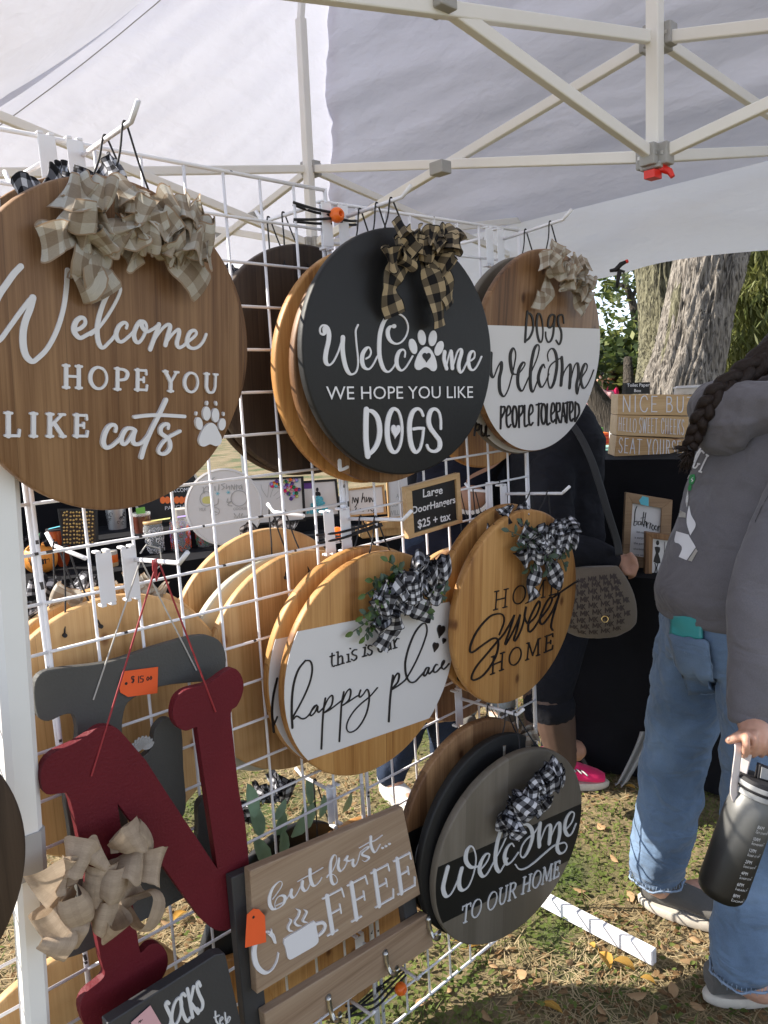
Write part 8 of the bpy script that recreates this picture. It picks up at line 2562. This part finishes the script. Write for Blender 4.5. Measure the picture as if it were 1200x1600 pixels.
o = mb.build('ground', M['grass_ground'], None, smooth=True); tag(o, kind='structure')
# short grass and dry thatch: nobody could count it
def leafcol(name, a, b, rough=0.7, trans=0.3):
    mt, N, L, B = newmat(name)
    oi = N.new('ShaderNodeTexCoord')
    nz = N.new('ShaderNodeTexNoise'); nz.inputs['Scale'].default_value = 7; nz.inputs['Detail'].default_value = 3
    L.new(oi.outputs['Object'], nz.inputs['Vector'])
    r_ = ramp(N, [(0.35, a), (0.65, b)]); L.new(nz.outputs['Fac'], r_.inputs[0])
    L.new(r_.outputs[0], B.inputs['Base Color']); B.inputs['Roughness'].default_value = rough
    B.inputs['Specular IOR Level'].default_value = 0.25
    if trans:
        tr = N.new('ShaderNodeBsdfTranslucent'); L.new(r_.outputs[0], tr.inputs['Color'])
        ms = N.new('ShaderNodeMixShader'); ms.inputs[0].default_value = trans
        L.new(B.outputs[0], ms.inputs[1]); L.new(tr.outputs[0], ms.inputs[2]); L.new(ms.outputs[0], N['Material Output'].inputs['Surface'])
    return mt
M['blade_green'] = leafcol('green_grass_blades', (0.085,0.125,0.025), (0.19,0.22,0.06))
M['blade_dry'] = leafcol('dry_grass_thatch', (0.38,0.29,0.16), (0.58,0.47,0.29))
M['litter'] = leafcol('brown_leaf_litter', (0.16,0.09,0.04), (0.34,0.22,0.11))
rnd = random.Random(12)
gb = MB(); db = MB(); lt = MB()
def blade(mb, x, y, z, h_, w, az, bend, flat=0.0):
    d = Vector((math.cos(az), math.sin(az), 0)); s = Vector((-d.y, d.x, 0))
    p0 = Vector((x, y, z)); p1 = p0 + Vector((0,0,h_*0.6*(1-flat))) + d*(h_*(0.25+0.5*flat)*bend); p2 = p0 + Vector((0,0,h_*(1-flat)*0.95)) + d*(h_*(0.6+0.4*flat)*bend)
    b = len(mb.v)
    mb.v.extend([tuple(p0-s*w/2), tuple(p0+s*w/2), tuple(p1+s*w*0.4), tuple(p1-s*w*0.4), tuple(p2)])
    mb.face([b, b+1, b+2, b+3]); mb.face([b+3, b+2, b+4])
def scatter_pt():
    # denser near the aisle in view
    while True:
        y = 0.75 + rnd.random()**1.5*4.6
        x = rnd.uniform(-0.62, 0.62)*y*1.06 + rnd.uniform(-.2,.2)
        return x, y
for _ in range(78000):
    x, y = scatter_pt()
    nw = (x-EYE.x)*NN.x + (y-EYE.y)*NN.y + 1.207
    g = 0.38*math.exp(-((nw-.12)/.26)**2) - .14 + mnoise.noise(Vector((x*1.9, y*1.9, 7))) + 0.4*mnoise.noise(Vector((x*6, y*6, 2)))
    z_ = gz(x, y)
    if g > 0.0 or rnd.random() < 0.20:
        if rnd.random() < 0.75:
            blade(gb, x, y, z_, rnd.uniform(.016, .046), rnd.uniform(.002, .004), rnd.uniform(0, 6.28), rnd.uniform(.5, 1.3), rnd.uniform(.25,.8))
        else:   # clover-like broad leaf
            a = rnd.uniform(0, 6.28); c = Vector((x, y, z_ + rnd.uniform(.010,.028)))
            leaf_mesh(gb, c, Vector((math.cos(a), math.sin(a), rnd.uniform(-.2,.4))), ZZ, rnd.uniform(.010,.020), rnd.uniform(.008,.014), .1)
    else:
        if rnd.random() < 0.8:
            blade(db, x, y, z_ + rnd.uniform(0, .008), rnd.uniform(.025, .075), rnd.uniform(.0015, .0034), rnd.uniform(0, 6.28), 1.0, rnd.uniform(.75, 1.0))
        else:
            a = rnd.uniform(0, 6.28)
            leaf_mesh(lt, Vector((x, y, z_ + .006)), Vector((math.cos(a), math.sin(a), rnd.uniform(-.1,.3))), ZZ, rnd.uniform(.012,.03), rnd.uniform(.008,.016), rnd.uniform(-.2,.3))
tag(gb.build('grass', M['blade_green'], None, smooth=True), 'short green grass and clover growing in patches around the wall foot', 'grass', kind='stuff')
tag(db.build('dry_grass', M['blade_dry'], None), 'straw coloured dry grass thatch lying flat on the trodden lawn', 'dry grass', kind='stuff')
tag(lt.build('leaf_litter', M['litter'], None), 'small brown crumbled leaf litter strewn over the lawn', 'leaf litter', kind='stuff')
# fallen leaves large enough to pick up
M['leaf_yellow'] = leafcol('yellow_autumn_leaf', (0.50,0.27,0.05), (0.66,0.42,0.12), trans=0.2)
M['leaf_tan'] = leafcol('tan_autumn_leaf', (0.36,0.22,0.11), (0.50,0.34,0.19), trans=0.2)
protos = []
for k, mk in enumerate((M['leaf_yellow'], M['leaf_tan'])):
    mb = MB()
    leaf_mesh(mb, Vector((-0.035,0,0.004)), Vector((1,0.1*k,0.25)), Vector((0,0.3,1)), 0.072, 0.040, (0.45, -0.35)[k])
    mb.tube([(-0.035,0,0.004),(-0.055,0.006,0.002)], 0.0009, n=4)
    o = mb.build('fallen_leaf', mk, None, smooth=True)
    protos.append(o)
spots = [(945,1500,0),(975,1510,0),(1012,1532,0),(1052,1545,1),(925,1478,0),(880,1330,1),(870,1410,1),(995,1552,1),(1040,1480,1),(890,1500,1),(770,1505,1),(745,1478,0),(725,1470,0),(800,1560,1),(860,1575,0),(940,1575,1),(1075,1500,1),(905,1390,1),(960,1340,1),(1000,1290,1),(985,1230,0),(970,1225,0),(835,1480,1),(700,1540,1),(815,1520,1),(660,1560,1),(1090,1570,1),(1020,1590,1),(760,1585,1),(900,1265,1),(940,1290,1),(1010,1350,1),(985,1400,1),(1085,1465,1),(230,1560,1),(150,1560,1),(260,1440,1),(280,1430,0),(30,1560,1),(20,1590,1)]
rnd = random.Random(5)
used = [False, False]
for i, (x, y, k) in enumerate(spots):
    pz = onz(x, y, 0.008)
    o = protos[k] if not used[k] else protos[k].copy()
    if used[k]: COL.objects.link(o)
    used[k] = True
    o.location = (pz.x, pz.y, gz(pz.x, pz.y)+0.010)
    o.rotation_euler = (rnd.uniform(-.35,.35), rnd.uniform(-.35,.35), rnd.uniform(0, 6.28))
    s_ = rnd.uniform(.40, .78); o.scale = (s_, s_*rnd.uniform(.8,1.3), s_)
    tag(o, ('curled yellow autumn leaf lying on the grass', 'curled tan brown autumn leaf lying on the grass')[k], 'leaf', ('yellow leaves fallen on the lawn', 'brown leaves fallen on the lawn')[k])
